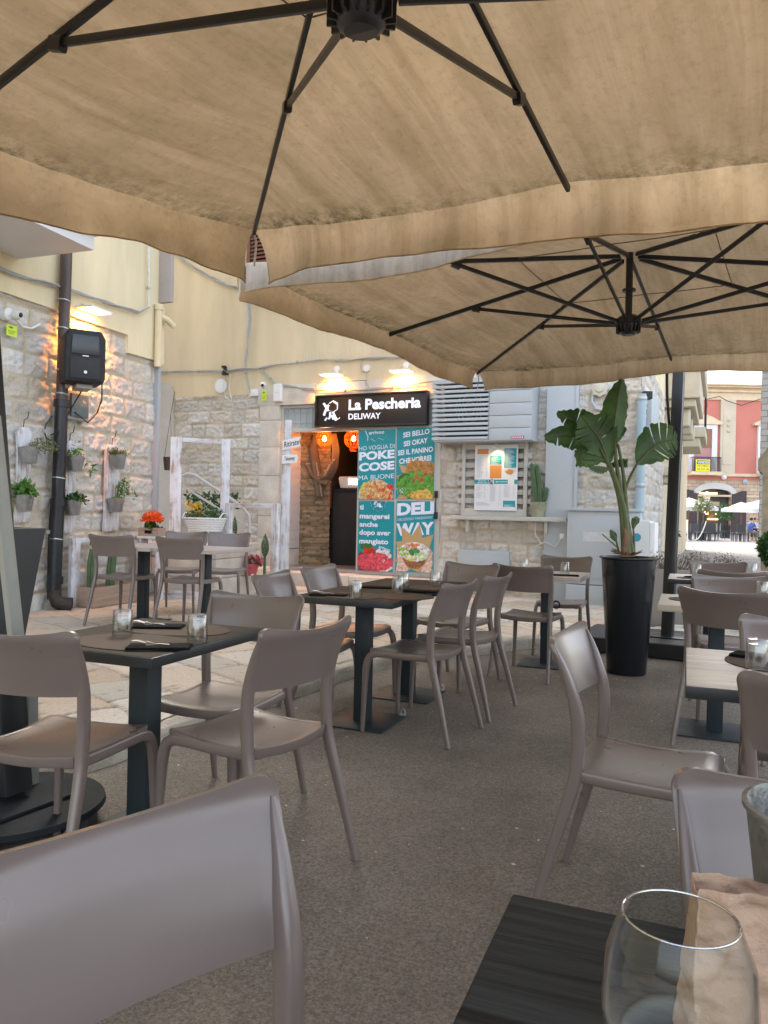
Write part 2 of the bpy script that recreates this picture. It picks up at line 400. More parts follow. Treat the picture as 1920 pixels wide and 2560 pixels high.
CHAIRM = M('taupe_polypropylene', (.165, .129, .114), .31, .05, 3.2, .03, 900, 0, .6, 0, (1, 1, 1), .10)
def _scuff(m):
    t = m.node_tree; nd, lk = t.nodes, t.links; b = nd['Principled BSDF']; src = b.inputs['Base Color'].links[0].from_socket
    oi = nd.new('ShaderNodeObjectInfo'); mr = nd.new('ShaderNodeMapRange'); mr.inputs[3].default_value = .90; mr.inputs[4].default_value = 1.10; lk.new(oi.outputs['Random'], mr.inputs[0])
    co = coords(nd, lk, (5, 40, 9)); n = noise(nd, lk, 2.0, 6, co, .8, 1.5); s = ramp(nd, lk, n.outputs[0], [(.66, (0, 0, 0)), (.74, (.22, .22, .22))])
    c = mixc(nd, lk, s.outputs[0], src, (.36, .33, .31)); lk.new(c, b.inputs['Base Color'])
_scuff(CHAIRM); CHAIRM.node_tree.nodes['Principled BSDF'].inputs['Coat Weight'].default_value = .30; CHAIRM.node_tree.nodes['Principled BSDF'].inputs['Coat Roughness'].default_value = .22
TOPD = woodmat('dark_table_top', (.030, .026, .022), (.050, .043, .036), 0, .62, 1, .06)
TOPE = M('dark_table_edge', (.022, .026, .027), .4, .15, 12)
TOPB = woodmat('black_oak_top', (.007, .008, .008), (.040, .045, .046), 0, .58, 1, .5, 42)
for _m, _s in ((TOPD, .06), (TOPB, .2)): _m.node_tree.nodes['Principled BSDF'].inputs['Specular IOR Level'].default_value = _s
TOPL = woodmat('pale_oak_top', (.30, .25, .18), (.50, .44, .34), 0, .38, 1, .1)
TOPW = woodmat('washed_oak_top', (.36, .31, .28), (.46, .41, .37), 0, .45, 1, .08)
PED = M('table_pedestal_metal', (.012, .022, .028), .55, .12, 5)
WORN = worn_white('worn_white_wood', 2); WORNX = worn_white('worn_white_wood_across', 0)
CRATE = woodmat('crate_wood', (.30, .21, .15), (.44, .33, .25), 0, .7, 1, .2)
PLANKW = M('white_plank', (.62, .60, .58), .5, .04, 2)
GL = glass('clear_glass', thin=True, lo=.09, hi=1.0, pw=1.8); 
TERRA = M('terracotta', (.36, .09, .06), .7, .15, 6)
PINKPOT = M('pink_pot', (.55, .10, .12), .45, .08, 6)
SOIL = M('potting_soil', (.05, .035, .025), .95, .3, 30, .5)
CACT = M('cactus_skin', (.075, .13, .055), .6, .2, 14, .3, 70)
LEAFA = leafmat('bright_leaf', (.10, .24, .035)); LEAFB = leafmat('deep_leaf', (.035, .11, .02)); LEAFC = leafmat('grey_leaf', (.17, .20, .08))
BOP = leafmat('banana_like_leaf', (.060, .140, .034), .30, .40, 5)
STEM = M('plant_stem', (.10, .13, .045), .5, .25, 9)
DRYB = M('dry_sheath', (.20, .11, .06), .8, .3, 9, .4)
ORF = leafmat('orange_petal', (.85, .12, .01), .3, .6); YLF = leafmat('yellow_petal', (.85, .55, .02), .3, .6); PKF = leafmat('pink_petal', (.75, .15, .22), .3, .6)
REDW = M('salmon_stucco', (.60, .215, .165), .9, .12, .25, .1, 5)
CANV = cloth('stained_canvas', (.335, .245, .148), .32)
CANVV = cloth('valance_canvas', (.40, .298, .186), .46)  # lighter than the canopy canvas: glow through the hanging edge put into its colour
CANVL = cloth('skylit_canvas', (.66, .62, .57), .45, False)  # far umbrella's near valance: its bright sky light put into the colour
CANV2 = cloth('canvas_trim', (.62, .48, .31), .45, False)
CANVW = cloth('white_canvas', (.80, .82, .84), .35, False)

# ---------------------------------------------------------------- ground
def asphalt():
    m, t, nd, lk, b = nodes('worn_asphalt'); co = coords(nd, lk)
    n = noise(nd, lk, 1.1, 6, co, .65); n2 = noise(nd, lk, 105, 4, co, .8); v = nd.new('ShaderNodeTexVoronoi'); v.inputs['Scale'].default_value = 75; lk.new(co, v.inputs['Vector'])
    v2 = nd.new('ShaderNodeTexVoronoi'); v2.inputs['Scale'].default_value = 34; lk.new(co, v2.inputs['Vector'])
    c = ramp(nd, lk, n.outputs[0], [(.3, (.160, .135, .108)), (.7, (.255, .222, .184))]).outputs[0]
    n5 = noise(nd, lk, .55, 5, co, .7, 1.0); n6 = noise(nd, lk, 4.5, 5, co, .7)
    c = mixc(nd, lk, ramp(nd, lk, n5.outputs[0], [(.52, (0, 0, 0)), (.70, (.5, .5, .5))]).outputs[0], c, (.105, .085, .066))
    c = mixc(nd, lk, ramp(nd, lk, n6.outputs[0], [(.60, (0, 0, 0)), (.72, (.45, .45, .45))]).outputs[0], c, (.22, .20, .18))
    c = mixc(nd, lk, 1, c, ramp(nd, lk, n2.outputs[0], [(.36, (.48, .48, .48)), (.64, (1.42, 1.40, 1.37))]).outputs[0], 'MULTIPLY')
    sp = mixc(nd, lk, 1, ramp(nd, lk, v.outputs['Distance'], [(.0, (1, 1, 1)), (.22, (0, 0, 0))]).outputs[0], ramp(nd, lk, v.outputs['Color'], [(.66, (0, 0, 0)), (.72, (1, 1, 1))]).outputs[0], 'MULTIPLY')
    c = mixc(nd, lk, sp, c, (.40, .36, .30))
    sp2 = mixc(nd, lk, 1, ramp(nd, lk, v2.outputs['Distance'], [(.0, (1, 1, 1)), (.14, (0, 0, 0))]).outputs[0], ramp(nd, lk, v2.outputs['Color'], [(.8, (0, 0, 0)), (.86, (1, 1, 1))]).outputs[0], 'MULTIPLY')
    c = mixc(nd, lk, sp2, c, (.5, .46, .38))
    lk.new(c, b.inputs['Base Color']); b.inputs['Roughness'].default_value = .82
    bump(nd, lk, n2.outputs[0], 1.0, .010, b); return m
def square_paving():
    m, t, nd, lk, b = nodes('square_paving'); co = coords(nd, lk)
    ma = nd.new('ShaderNodeMapping'); ma.inputs['Rotation'].default_value = (0, 0, R(18)); lk.new(co, ma.inputs[0])
    d = noise(nd, lk, 1.2, 3, ma.outputs[0]); ad = nd.new('ShaderNodeVectorMath'); ad.operation = 'ADD'
    sc = nd.new('ShaderNodeVectorMath'); sc.operation = 'SCALE'; sc.inputs['Scale'].default_value = .12; lk.new(d.outputs['Color'], sc.inputs[0])
    lk.new(ma.outputs[0], ad.inputs[0]); lk.new(sc.outputs[0], ad.inputs[1])
    br = nd.new('ShaderNodeTexBrick'); lk.new(ad.outputs[0], br.inputs['Vector']); br.inputs['Scale'].default_value = 1
    br.inputs['Brick Width'].default_value = .62; br.inputs['Row Height'].default_value = .36; br.inputs['Mortar Size'].default_value = .012
    br.inputs['Color1'].default_value = (.20, .195, .19, 1); br.inputs['Color2'].default_value = (.26, .255, .25, 1); br.inputs['Mortar'].default_value = (.12, .11, .10, 1)
    n = noise(nd, lk, 5, 5, co, .7); c = mixc(nd, lk, 1, br.outputs[0], ramp(nd, lk, n.outputs[0], [(.3, (.82, .8, .78)), (.7, (1.1, 1.1, 1.1))]).outputs[0], 'MULTIPLY')
    lk.new(c, b.inputs['Base Color']); b.inputs['Roughness'].default_value = .85; b.inputs['Specular IOR Level'].default_value = .15
    bump(nd, lk, br.outputs['Fac'], -.4, .01, b); return m
g = MB().add([(-150, -60, 0), (150, -60, 0), (150, 200, 0), (-150, 200, 0)], [(0, 1, 2, 3)])
structure(build('ground', g, square_paving(), smooth=0))
# kerb line measured from the photo
KERB = [Vector((-3.0, -6)), Vector((-2.95, 0))] + [gp(*p, .10).xy for p in ((93, 1915), (300, 1855), (500, 1790), (690, 1725), (870, 1665), (1000, 1630))] + [Vector((-1.62, 6.45)), Vector((-1.42, 6.95)), Vector((-1.0, 7.28)), Vector((-.2, 7.4)), Vector((.9, 7.45))]
KERB = sorted(KERB[:8], key=lambda p: p.y) + KERB[8:]
def dense(pts, step):
    o = []
    for a, b in zip(pts, pts[1:]):
        n = max(1, int((b-a).length/step))
        for i in range(n): o.append(a.lerp(b, i/n))
    return o + [pts[-1]]
K = dense(KERB, .05)
for _ in range(40): K = [K[0]] + [(K[i-1]+K[i]*2+K[i+1])/4 for i in range(1, len(K)-1)] + [K[-1]]
road = MB(); rp = [(p.x-.05, p.y) for p in K if p.y > -6] + [(1.0, 8.45), (5.5, 8.6), (5.5, -6)]
road.add([(x, y, .004) for x, y in rp], [tuple(range(len(rp)))[::-1]])
structure(build('road', road, asphalt(), smooth=0))
_r = random.Random(17); gr = MB()
for _ in range(230):
    gx, gy = _r.uniform(-2.6, 1.6), _r.uniform(.9, 7.2); s = _r.uniform(.003, .008); a = _r.uniform(0, 6.28)
    if gx < np.interp(gy, [q_.y for q_ in K], [q_.x for q_ in K])+.02: continue
    gr.add([(gx+s*math.cos(a+k*1.57)*_r.uniform(.5, 1.3), gy+s*math.sin(a+k*1.57), .0045) for k in range(4)]+[(gx, gy, .0045+s*.5)], [(0, 1, 4), (1, 2, 4), (2, 3, 4), (3, 0, 4)])
tag(build('grit', gr, LIME, smooth=0), 'pale stone chips and crumbs scattered on the asphalt', 'grit', None, 'stuff')
def kerb_x(y):
    ys = [p.y for p in K]; return np.interp(y, ys, [p.x for p in K])
# flagstone terrace, each slab slightly sunk and worn
def terrace():
    res = .022; X, Y = np.meshgrid(np.arange(-9.6, 1.2, res), np.arange(-2, 11.4, res))
    a = R(-24); U = X*math.cos(a)+Y*math.sin(a); V = -X*math.sin(a)+Y*math.cos(a)
    D, RN, P = courses(U, V, (.30, .55), (.35, .85), 21, .07)
    f = sstep(.003, .016, D); g = fbm(X*4, Y*4, 5, 4)
    pit = sstep(.70, .76, fbm(X*13, Y*13, 31, 3))
    h = .10 + f*(.004+RN[..., 0]*.006) - .009*(1-f) + (g-.5)*.010*f - pit*.004*f + P[..., 0]*(RN[..., 1]-.5)*.02
    t = np.clip(RN[..., 3]*.9+(g-.5), 0, 1)[..., None]
    c = np.array((.60, .56, .48))*(1-t)+np.array((.58, .46, .34))*t; c = c*(.85+.3*RN[..., 2:3])*(1-.35*pit[..., None])
    m = (1-sstep(.004, .014, D))[..., None]; c = c*(1-m)+np.array((.17, .15, .12))*m
    yc = (Y[:-1, :-1]+Y[1:, 1:])/2; xc = (X[:-1, :-1]+X[1:, 1:])/2
    keep = np.ones(xc.shape, bool)
    ys = [p.y for p in K]; xs = [p.x for p in K]
    lim = np.interp(yc, [y for y in ys if True], xs); keep &= (xc < lim-.10) | (yc > 7.5) | ((xc > lim) & False)
    # beyond the bend the edge runs along x
    i = max(range(len(K)), key=lambda k: K[k].y)
    keep &= ~((yc < 7.5) & (yc > 6.9) & (xc > -1.42)) | (yc > np.interp(xc, [p.x for p in K[-60:]], [p.y for p in K[-60:]])+.1)
    keep &= ~((xc > .9)); keep &= ~((yc > 8.35+.0*xc) & (xc > -.4))
    return height_mesh('terrace', X, Y, h, c, keep, MATS['flag_stone'])
structure(terrace())
def kerb():
    L = [0]
    for p, q in zip(K, K[1:]): L.append(L[-1]+(q-p).length)
    prof = [(-.22, .098), (-.12, .104), (-.04, .102), (-.012, .092), (0, .07), (.004, .03), (.006, -.01)]
    cum = [0]
    for a, b in zip(prof, prof[1:]): cum.append(cum[-1]+math.dist(a, b))
    Lr = np.arange(0, L[-1], .025); w = np.array(cum)
    px_ = np.interp(Lr, L, [p.x for p in K]); py_ = np.interp(Lr, L, [p.y for p in K])
    tx = np.gradient(px_); ty = np.gradient(py_); n = np.hypot(tx, ty); nx, ny = ty/n, -tx/n
    vv = np.concatenate([np.linspace(cum[i], cum[i+1], 5)[:-1] for i in range(len(cum)-1)]+[[cum[-1]]])
    off = np.interp(vv, cum, [p[0] for p in prof]); hz = np.interp(vv, cum, [p[1] for p in prof])
    LL, VV = np.meshgrid(Lr, vv); rg = np.random.RandomState(3); e = [0]
    while e[-1] < L[-1]: e.append(e[-1]+rg.uniform(.45, .95))
    e = np.array(e); bi = np.searchsorted(e, LL)-1; d = np.minimum(LL-e[bi], e[np.minimum(bi+1, len(e)-1)]-LL); j = sstep(.004, .02, d)
    nn = fbm(LL*9, VV*9, 8, 4)-.5; r = rg.rand(len(e))[bi]
    O = off[:, None]+nn*.03*sstep(.05, .2, VV)-.012*(1-j); H = hz[:, None]+nn*.008-.006*(1-j)
    X = px_[None]+nx[None]*O; Y = py_[None]+ny[None]*O
    g = fbm(LL*3, VV*14, 12, 4); t = np.clip((g-.35)*2*(VV/w[-1]), 0, 1)[..., None]
    c = np.array((.58, .54, .46))*(.85+.25*r[..., None])*(1-t)+np.array((.27, .24, .17))*t
    return height_mesh('kerb', X, Y, H, c, None, MATS['flag_stone'], flip=True)
structure(kerb())

# ---------------------------------------------------------------- shop building
def frx(*a, n=0.0): return FA.rect(*a, n=n)
shop = thing('shop_building', 'old shop building with rough limestone ground floor and yellow stucco above', 'building', FA.at(0), FA.ang)
sL = FA.px(390, 1200)[0]-1.6; sR = FA.px(1597, 1200)[0]; zTop = FA.px(540, 991)[1]
dL, dR = FA.px(697, 1200)[0], FA.px(1102, 1200)[0]; zDoor = FA.px(850, 1424)[1]; zLint = FA.px(740, 1012)[1]; zL2 = FA.px(740, 962)[1]
sP = FA.px(649, 1200)[0]; sA = FA.px(432, 1200)[0]
stone_wall('rough_stonework', sA, sR, 0, zTop, .014, 3, holes=[(sP, dR+.0, -.1, 9)], parent=shop, rough=.055)
stone_wall('rough_stonework', dR-.0, sR, zTop, zL2+.35, .02, 5, parent=shop, rough=.04)
# dressed stone jamb blocks and lintel
def blocks(name, a0, a1, zs, y0, m, parent, bev=.008):
    mb = MB()
    for z0, z1 in zip(zs, zs[1:]): mb.box(a0, a1, y0, .25, z0+.002, z1-.002)
    return build(name, mb, m, parent, bevel=bev)
zz = [0, .3, .78, 1.12, 1.75, 2.2, 2.62, zTop]
blocks('stone_jamb', sP, dL-.002, zz, -.03, LIME, shop)
lint = MB(); lint.box(sP-.04, FA.px(790, 1000)[0], -.035, .25, zLint, zL2)
for k in range(3): lint.box(FA.px(790, 1000)[0]+.003+k*.85, FA.px(790, 1000)[0]+(k+1)*.85, -.03+.004*k, .25, zLint, zL2+.01*k)
build('stone_lintel', lint, LIME, shop, bevel=.006)
mb = MB(); zS = 9.0; sx_w0, sx_w1, zw0, zw1 = FA.px(622, 700)[0], FA.px(800, 700)[0], FA.px(690, 735)[1], FA.px(690, 735)[1]+1.9
mb.box(sL-3, sx_w0, -.012, .3, zTop, zS); mb.box(sx_w1, sR, -.012, .3, zL2+.36, zS); mb.box(sx_w0, sx_w1, -.012, .3, zw1, zS); mb.box(sx_w0, sx_w1, -.012, .3, zTop, zw0)
mb.box(sx_w1, dR, -.012, .3, zTop if zTop > zL2+.01 else zL2+.012, zL2+.36)
build('yellow_stucco_front', mb, YEL, shop, smooth=0)
# grey corner pier beside the alley, broken top edge
pz = FA.px(415, 955)[1]; a0, a1 = FA.px(380, 1200)[0]-.9, sA-.003
mb = MB().prism([(a0, 0), (a1, 0), (a1, pz-.18), (a1-.04, pz-.08), (a1-.14, pz-.02), (a1-.3, pz), (a0, pz+.02)], -.035, .2)
build('grey_pier', mb, PLAST, shop, smooth=0)
mb = MB().box(sL-3, a0-.003, 0, .3, 0, zTop); build('alley_wall', mb, PLAST, shop, smooth=0)
# side wall towards the square
SW = Frame(FA.at(sR).xy, R(88)); 
side = stone_wall('side_stonework', 0, 4.6, 0, 3.4, .025, 11, parent=None, rough=.05)
side.location = SW.at(0); side.rotation_euler = (0, 0, SW.ang); side.parent = shop; side.matrix_parent_inverse = (Matrix.Translation(shop.location) @ Matrix.Rotation(FA.ang, 4, 'Z')).inverted()
def on(o, fr, a=0, n=0, z=0, par=shop):
    o.parent = par; o.matrix_parent_inverse = (Matrix.Translation(par.location) @ Matrix.Rotation(par.rotation_euler.z, 4, 'Z')).inverted()
    o.location = fr.at(a, n, z); o.rotation_euler = (0, 0, fr.ang); return o
on(build('yellow_stucco_side', MB().box(0, 4.6, 0, .3, 3.4, 9), YEL2, smooth=0), SW)
# window with brown shutters
wn = build('window', MB().box(sx_w0, sx_w1, .1, .14, zw0, zw1), M('dark_pane', (.03, .035, .04), .1, .1, 2), shop, smooth=0)
a_sh1 = FA.px(690, 700)[0]
def shutter(a0, a1, z0, z1, open_):
    mb = MB(); y = -.05
    mb.box(a0, a0+.06, y, y+.04, z0, z1); mb.box(a1-.06, a1, y, y+.04, z0, z1); mb.box(a0+.06, a1-.06, y+.002, y+.038, z0, z0+.16); mb.box(a0+.06, a1-.06, y+.002, y+.038, z1-.1, z1)
    z = z0+.17
    while z < z1-.11: mb.add([(a0+.06, y+.036, z+.045), (a1-.06, y+.036, z+.045), (a1-.06, y+.004, z), (a0+.06, y+.004, z), (a0+.06, y+.042, z+.040), (a1-.06, y+.042, z+.040), (a1-.06, y+.010, z-.006), (a0+.06, y+.010, z-.006)], [(0,1,2,3),(7,6,5,4),(0,4,5,1),(2,6,7,3)]); z += .062
    return mb
build('shutter', shutter(sx_w0-.02, sx_w0+.42, zw0-.08, zw1, 0), SHUT, shop, smooth=0)
build('shutter', shutter(sx_w0+.46, sx_w0+.95, zw0+.0, zw1, 0), SHUT, shop, smooth=0)
mb = MB().box(FA.px(655, 730)[0], sx_w1+.3, -.14, .2, zw0-.13, zw0-.012); build('window_sill', mb, WHITE, shop, bevel=.006)

# door opening: frame, transom, threshold step, reveal, room behind
fw = .045; zT = FA.px(800, 1074)[1]
mb = MB(); mb.box(dL, dL+fw, .03, .12, zDoor, zLint); mb.box(dR-.12, dR, -.03, .1, zDoor-.02, zLint); mb.box(dL+fw, dR-.12, .03, .12, zLint-fw, zLint); mb.box(dL+fw, dR-.12, .028, .125, zT-.025, zT+.03)
build('door_frame', mb, GREYD, shop, bevel=.004)
mb = MB(); mb.box(dL+fw, dR-.12, .07, .08, zT+.03, zLint-fw); tp = build('transom_pane', mb, M('frosted_pane', (.42, .47, .48), .35, .06, 3), shop, smooth=0)
mb = MB()
for k in range(14): mb.box(dL+fw+.05+k*.11, dL+fw+.062+k*.11, .05, .066, zT+.03, zLint-fw)
for k in range(2): mb.box(dL+fw, dR-.12, .052, .064, zT+.12+k*.16, zT+.132+k*.16)
build('transom_grille', mb, GREYP, tp, smooth=0)
# step running along the front
def step_mesh(name, a0, a1, y0, y1, z1, seed, parent):
    mb = MB(); rg = random.Random(seed); x = a0
    while x < a1:
        x2 = min(a1, x+rg.uniform(.6, 1.1)); mb.box(x+.003, x2-.003, y0+rg.uniform(-.01, .01), y1, 0, z1+rg.uniform(-.006, .006)); x = x2
    return build(name, mb, LIME, parent, bevel=.02, seg=3)
st0 = FA.px(560, 1440)[0]
stp = step_mesh('door_step', st0, dR+.05, -.42, -.036, zDoor-.045, 4, shop)
build('threshold', MB().box(dL, dR, -.06, .3, zDoor-.043, zDoor), M('grey_threshold', (.34, .31, .27), .5, .1, 6), shop, bevel=.004)
room = MB(); ra, rb = dL-.3, dR+1.2
room.add([(ra, .3, zDoor), (rb, .3, zDoor), (rb, 4.4, zDoor), (ra, 4.4, zDoor)], [(0, 1, 2, 3)])
build('shop_floor', room, woodmat('grey_floorboards', (.20, .15, .11), (.34, .27, .2), 0, .4), shop, smooth=0)
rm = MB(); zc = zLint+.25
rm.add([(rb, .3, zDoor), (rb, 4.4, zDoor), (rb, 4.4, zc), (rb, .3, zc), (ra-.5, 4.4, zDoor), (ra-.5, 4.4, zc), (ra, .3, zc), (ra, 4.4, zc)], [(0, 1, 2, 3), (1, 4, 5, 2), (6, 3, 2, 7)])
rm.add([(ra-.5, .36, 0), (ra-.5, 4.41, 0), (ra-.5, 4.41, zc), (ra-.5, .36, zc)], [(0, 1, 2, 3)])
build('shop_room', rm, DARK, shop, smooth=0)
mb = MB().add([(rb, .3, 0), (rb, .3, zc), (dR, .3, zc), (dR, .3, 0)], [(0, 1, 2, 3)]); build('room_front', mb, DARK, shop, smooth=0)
# splayed reveal with white planks, stone-clad wall behind
pw = MB(); pr = FA.px(750, 1250, -.55)[0]
n = 15; zb = zDoor+.27
for k in range(n):
    z0 = zb+(zLint-.1-zb)*k/n; z1 = zb+(zLint-.1-zb)*(k+1)/n-.006
    pw.add([(dL+fw, .13, z0), (pr, .55, z0), (pr, .55, z1), (dL+fw, .13, z1), (dL+fw-.02, .15, z0), (pr-.02, .57, z0), (pr-.02, .57, z1), (dL+fw-.02, .15, z1)], [(0,1,2,3),(0,4,5,1),(3,2,6,7),(1,5,6,2)])
pw.add([(dL+fw-.01, .16, zb), (pr-.01, .58, zb), (pr-.01, .58, zLint), (dL+fw-.01, .16, zLint)], [(0, 1, 2, 3)])
build('plank_reveal', pw, PLANKW, shop, smooth=0)
build('reveal_base', MB().add([(dL+fw, .135, zDoor), (pr, .555, zDoor), (pr, .555, zb-.01), (dL+fw, .135, zb-.01)], [(0, 1, 2, 3)]), LIME, shop, smooth=0)
def clad():
    res = .02; L = math.hypot(1.5, 3.9); xs = np.arange(0, .46, res); zs = np.arange(0, zc-zDoor, res); X, Z = np.meshgrid(xs, zs)
    D, RN, P = courses(X, Z, (.03, .05), (.08, .3), 77, .004); h = RN[..., 0]*.03*sstep(0, .006, D)
    c = (np.array((.34, .25, .15))*(.7+.6*RN[..., 3:4])*(.6+.4*sstep(0, .006, D))[..., None])
    return height_mesh('split_stone_wall', pr+X*.98, .56+X*.5-h, zDoor+Z, c, None, MATS['rough_stone'], shop)
clad()
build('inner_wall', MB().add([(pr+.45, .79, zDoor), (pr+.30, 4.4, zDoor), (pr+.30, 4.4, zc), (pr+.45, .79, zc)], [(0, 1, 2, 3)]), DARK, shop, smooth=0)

# counter, till, lanterns, octopus board, extinguisher inside
c0, c1 = FA.px(833, 1300, -.9)[0], FA.px(940, 1300, -.9)[0]
ct = thing('shop_counter', 'tall black counter just inside the open shop doorway', 'counter', FA.at((c0+c1)/2, -1.1, zDoor), FA.ang)
hc = FA.px(870, 1222, -.9)[1]-zDoor
build('counter_body', MB().box(-(c1-c0)/2, (c1-c0)/2+.5, -.25, .25, 0, hc-.04), BLKM, ct, bevel=.006); build('counter_top', MB().box(-(c1-c0)/2-.02, (c1-c0)/2+.52, -.27, .27, hc-.038, hc), BLK, ct, bevel=.004)
tl = thing('cash_register', 'pale cash register with a lit screen on the black counter', 'cash register', FA.at(FA.px(885, 1215, -1)[0], -1.05, zDoor+hc), FA.ang)
build('body', MB().prism([(-.2, .012), (.25, .012), (.25, .2), (-.22, .2), (-.24, .17)], -.15, .15), PLW, tl, bevel=.01); build('screen', MB().box(-.05, .22, -.156, -.152, .07, .16), emit('till_screen', (.75, .82, .9), .8), tl, smooth=0)
for k, (x, y, q, nm) in enumerate(((811, 1098, -.30, 'round woven orange lantern hanging by the octopus board in the doorway'), (884, 1098, -.6, 'round woven orange lantern half hidden behind the poster door'))):
    a, z = FA.px(x, y, q); ln = thing('hanging_lantern', nm, 'lantern', FA.at(a, q, z), FA.ang, 'woven lanterns inside the shop door'); ln.rotation_euler = (0, 0, FA.ang)
    mb = MB(); r = .125 if k == 0 else .15
    for i in range(16):
        t = 2*math.pi*i/16; mb.tube([(r*math.sin(R(p))*math.cos(t), r*math.sin(R(p))*math.sin(t), r*math.cos(R(p))) for p in range(18, 165, 12)], .004, 4)
    for p in (40, 65, 90, 115, 145): mb.tube([(r*math.sin(R(p))*math.cos(R(t)), r*math.sin(R(p))*math.sin(R(t)), r*math.cos(R(p))) for t in range(0, 361, 20)], .003, 4)
    mb.lathe_open([(r*.34, -r*1.25), (r*.42, -r*.93)], 16); mb.lathe_open([(r*.30, r*.95), (r*.3, r*1.05)], 16)
    build('cage', mb, M('lantern_cane', (.80, .13, .01), .6, .1, 5), ln)
    build('bulb', MB().lathe([(0, -.035), (.025, -.025), (.035, 0), (.025, .025), (.012, .05), (0, .055)], 16), emit('lantern_bulb', (1.0, .42, .07), 12), ln)
    build('flex', MB().tube([(0, 0, r), (0, 0, zc-z)], .004, 6), BLK, ln)
    ld = bpy.data.lights.new('lantern_light', 'POINT'); ld.energy = 4.5; ld.color = (1, .30, .045); ld.shadow_soft_size = .05
    lo = bpy.data.objects.new('lantern_light', ld); C.objects.link(lo); lo.parent = ln
ld = bpy.data.lights.new('shelf_glow', 'POINT'); ld.energy = 2; ld.color = (1, .45, .08); ld.shadow_soft_size = .1; lo = bpy.data.objects.new('shelf_glow', ld); C.objects.link(lo); lo.location = FA.at(dL+1.15, -2.6, zDoor+.3)
oc = thing('octopus_board', 'brown cut-out octopus arm board on the split stone wall in the doorway', 'wall sign', FA.at(0, -.62), FA.ang)
def q(x, y): a, z = FA.px(x, y, -.62); return (a, 0, z)
mb = MB(); 
for pts, w_ in (([(795, 1085), (784, 1120), (790, 1160), (797, 1200), (800, 1240)], .075), ([(833, 1085), (840, 1125), (836, 1165), (822, 1195), (800, 1205)], .065), ([(770, 1155), (785, 1180), (806, 1200), (822, 1203)], .085)):
    mb.tube([q(*p) for p in pts], [w_*.9]+[w_]*(len(pts)-1), 12, flat=.25)
build('board', mb, M('octopus_brown', (.13, .085, .05), .6, .15, 6), oc)
mb = MB(); write(mb, 'totally convinto', -.28, .28, 0, .045, 0, .01); Mx = Matrix.Translation(Vector(q(798, 1200))+Vector((0, -.045, 0))) @ Matrix.Rotation(R(78), 4, 'Y')
mb2 = MB(); mb2.add(mb.v, mb.f, Mx); mb = MB(); write(mb, 'La Pescheria', -.18, .18, 0, .05, 0, .01); mb2.add(mb.v, mb.f, Matrix.Translation(Vector(q(826, 1172))+Vector((0, -.045, 0))) @ Matrix.Rotation(R(-55), 4, 'Y'))
build('lettering', mb2, M('cream_letter', (.5, .42, .3), .6, .05), oc, smooth=0)
ex = thing('fire_extinguisher', 'red fire extinguisher on the wall deep inside the doorway', 'fire extinguisher', FA.at(FA.px(827, 1240, -1.3)[0], -1.3, FA.px(827, 1240, -1.3)[1]-.2), FA.ang)
build('cylinder', MB().lathe([(0, 0), (.06, 0), (.07, .02), (.07, .32), (.05, .38), (.02, .4), (0, .4)], 20), M('red_enamel', (.4, .02, .01), .35, .05), ex); build('valve', MB().box(-.03, .05, -.02, .02, .4, .45), BLK, ex, bevel=.004)

# sign
def rectF(x0, y0, x1, y1, n=0.0): return FA.rect(x0, y0, x1, y1, n=n)
sg0, sg1 = FA.px(787, 1030, .14)[0], FA.px(1067, 1020, .14)[0]; sz1 = FA.px(927, 982, .14)[1]; sz0 = FA.px(927, 1065, .14)[1]
sg = thing('shop_sign', 'wide black sign reading La Pescheria Deliway above the shop door', 'sign', FA.at(sg0, 0, sz0), FA.ang)
W_, H_ = sg1-sg0, sz1-sz0
mb = MB(); mb.box(0, W_, -.12, -.035, 0, H_); mb.box(0, W_, -.145, -.12, 0, .025); mb.box(0, W_, -.145, -.12, H_-.025, H_); mb.box(0, .025, -.145, -.12, .025, H_-.025); mb.box(W_-.025, W_, -.145, -.12, .025, H_-.025)
build('case', mb, M('sign_black', (.014, .012, .010), .42, .1, 2), sg, bevel=.003)
LET = emit('sign_white', (.74, .78, .92), .12)
mb = MB(); write(mb, 'La Pescheria', .31*W_, .945*W_, .50*H_, .83*H_, -.122, .035, .0); write(mb, 'DELIWAY', .31*W_, .60*W_, .22*H_, .40*H_, -.122, .02)
build('lettering', mb, LET, sg, smooth=0)
def octo(mb, cx, cz, s, y, r=.085, M_=None):
    def P(*p): return [(cx+a*s, y, cz+b*s) for a, b in p]
    hx = [(.10+.30*math.cos(R(a)), .22+.30*math.sin(R(a))) for a in range(30, 391, 60)]
    for pts in ([*hx], [(-.42, .42), (-.30, .28), (-.22, .12), (-.14, .02)], [(-.12, .30), (-.30, .0), (-.38, -.22)], [(-.02, -.06), (-.02, -.28), (-.12, -.42), (-.2, -.34), (-.32, -.48)], [(.14, -.06), (.26, -.3), (.36, -.42), (.5, -.34)], [(.26, -.3), (.3, -.48)], [(.08, -.2), (.14, -.34), (.16, -.42)]):
        mb.tube(P(*pts), r*s, 8, flat=.08, M=M_)
mb = MB(); octo(mb, .15*W_, .50*H_, .62*H_, -.124); build('logo', mb, LET, sg)
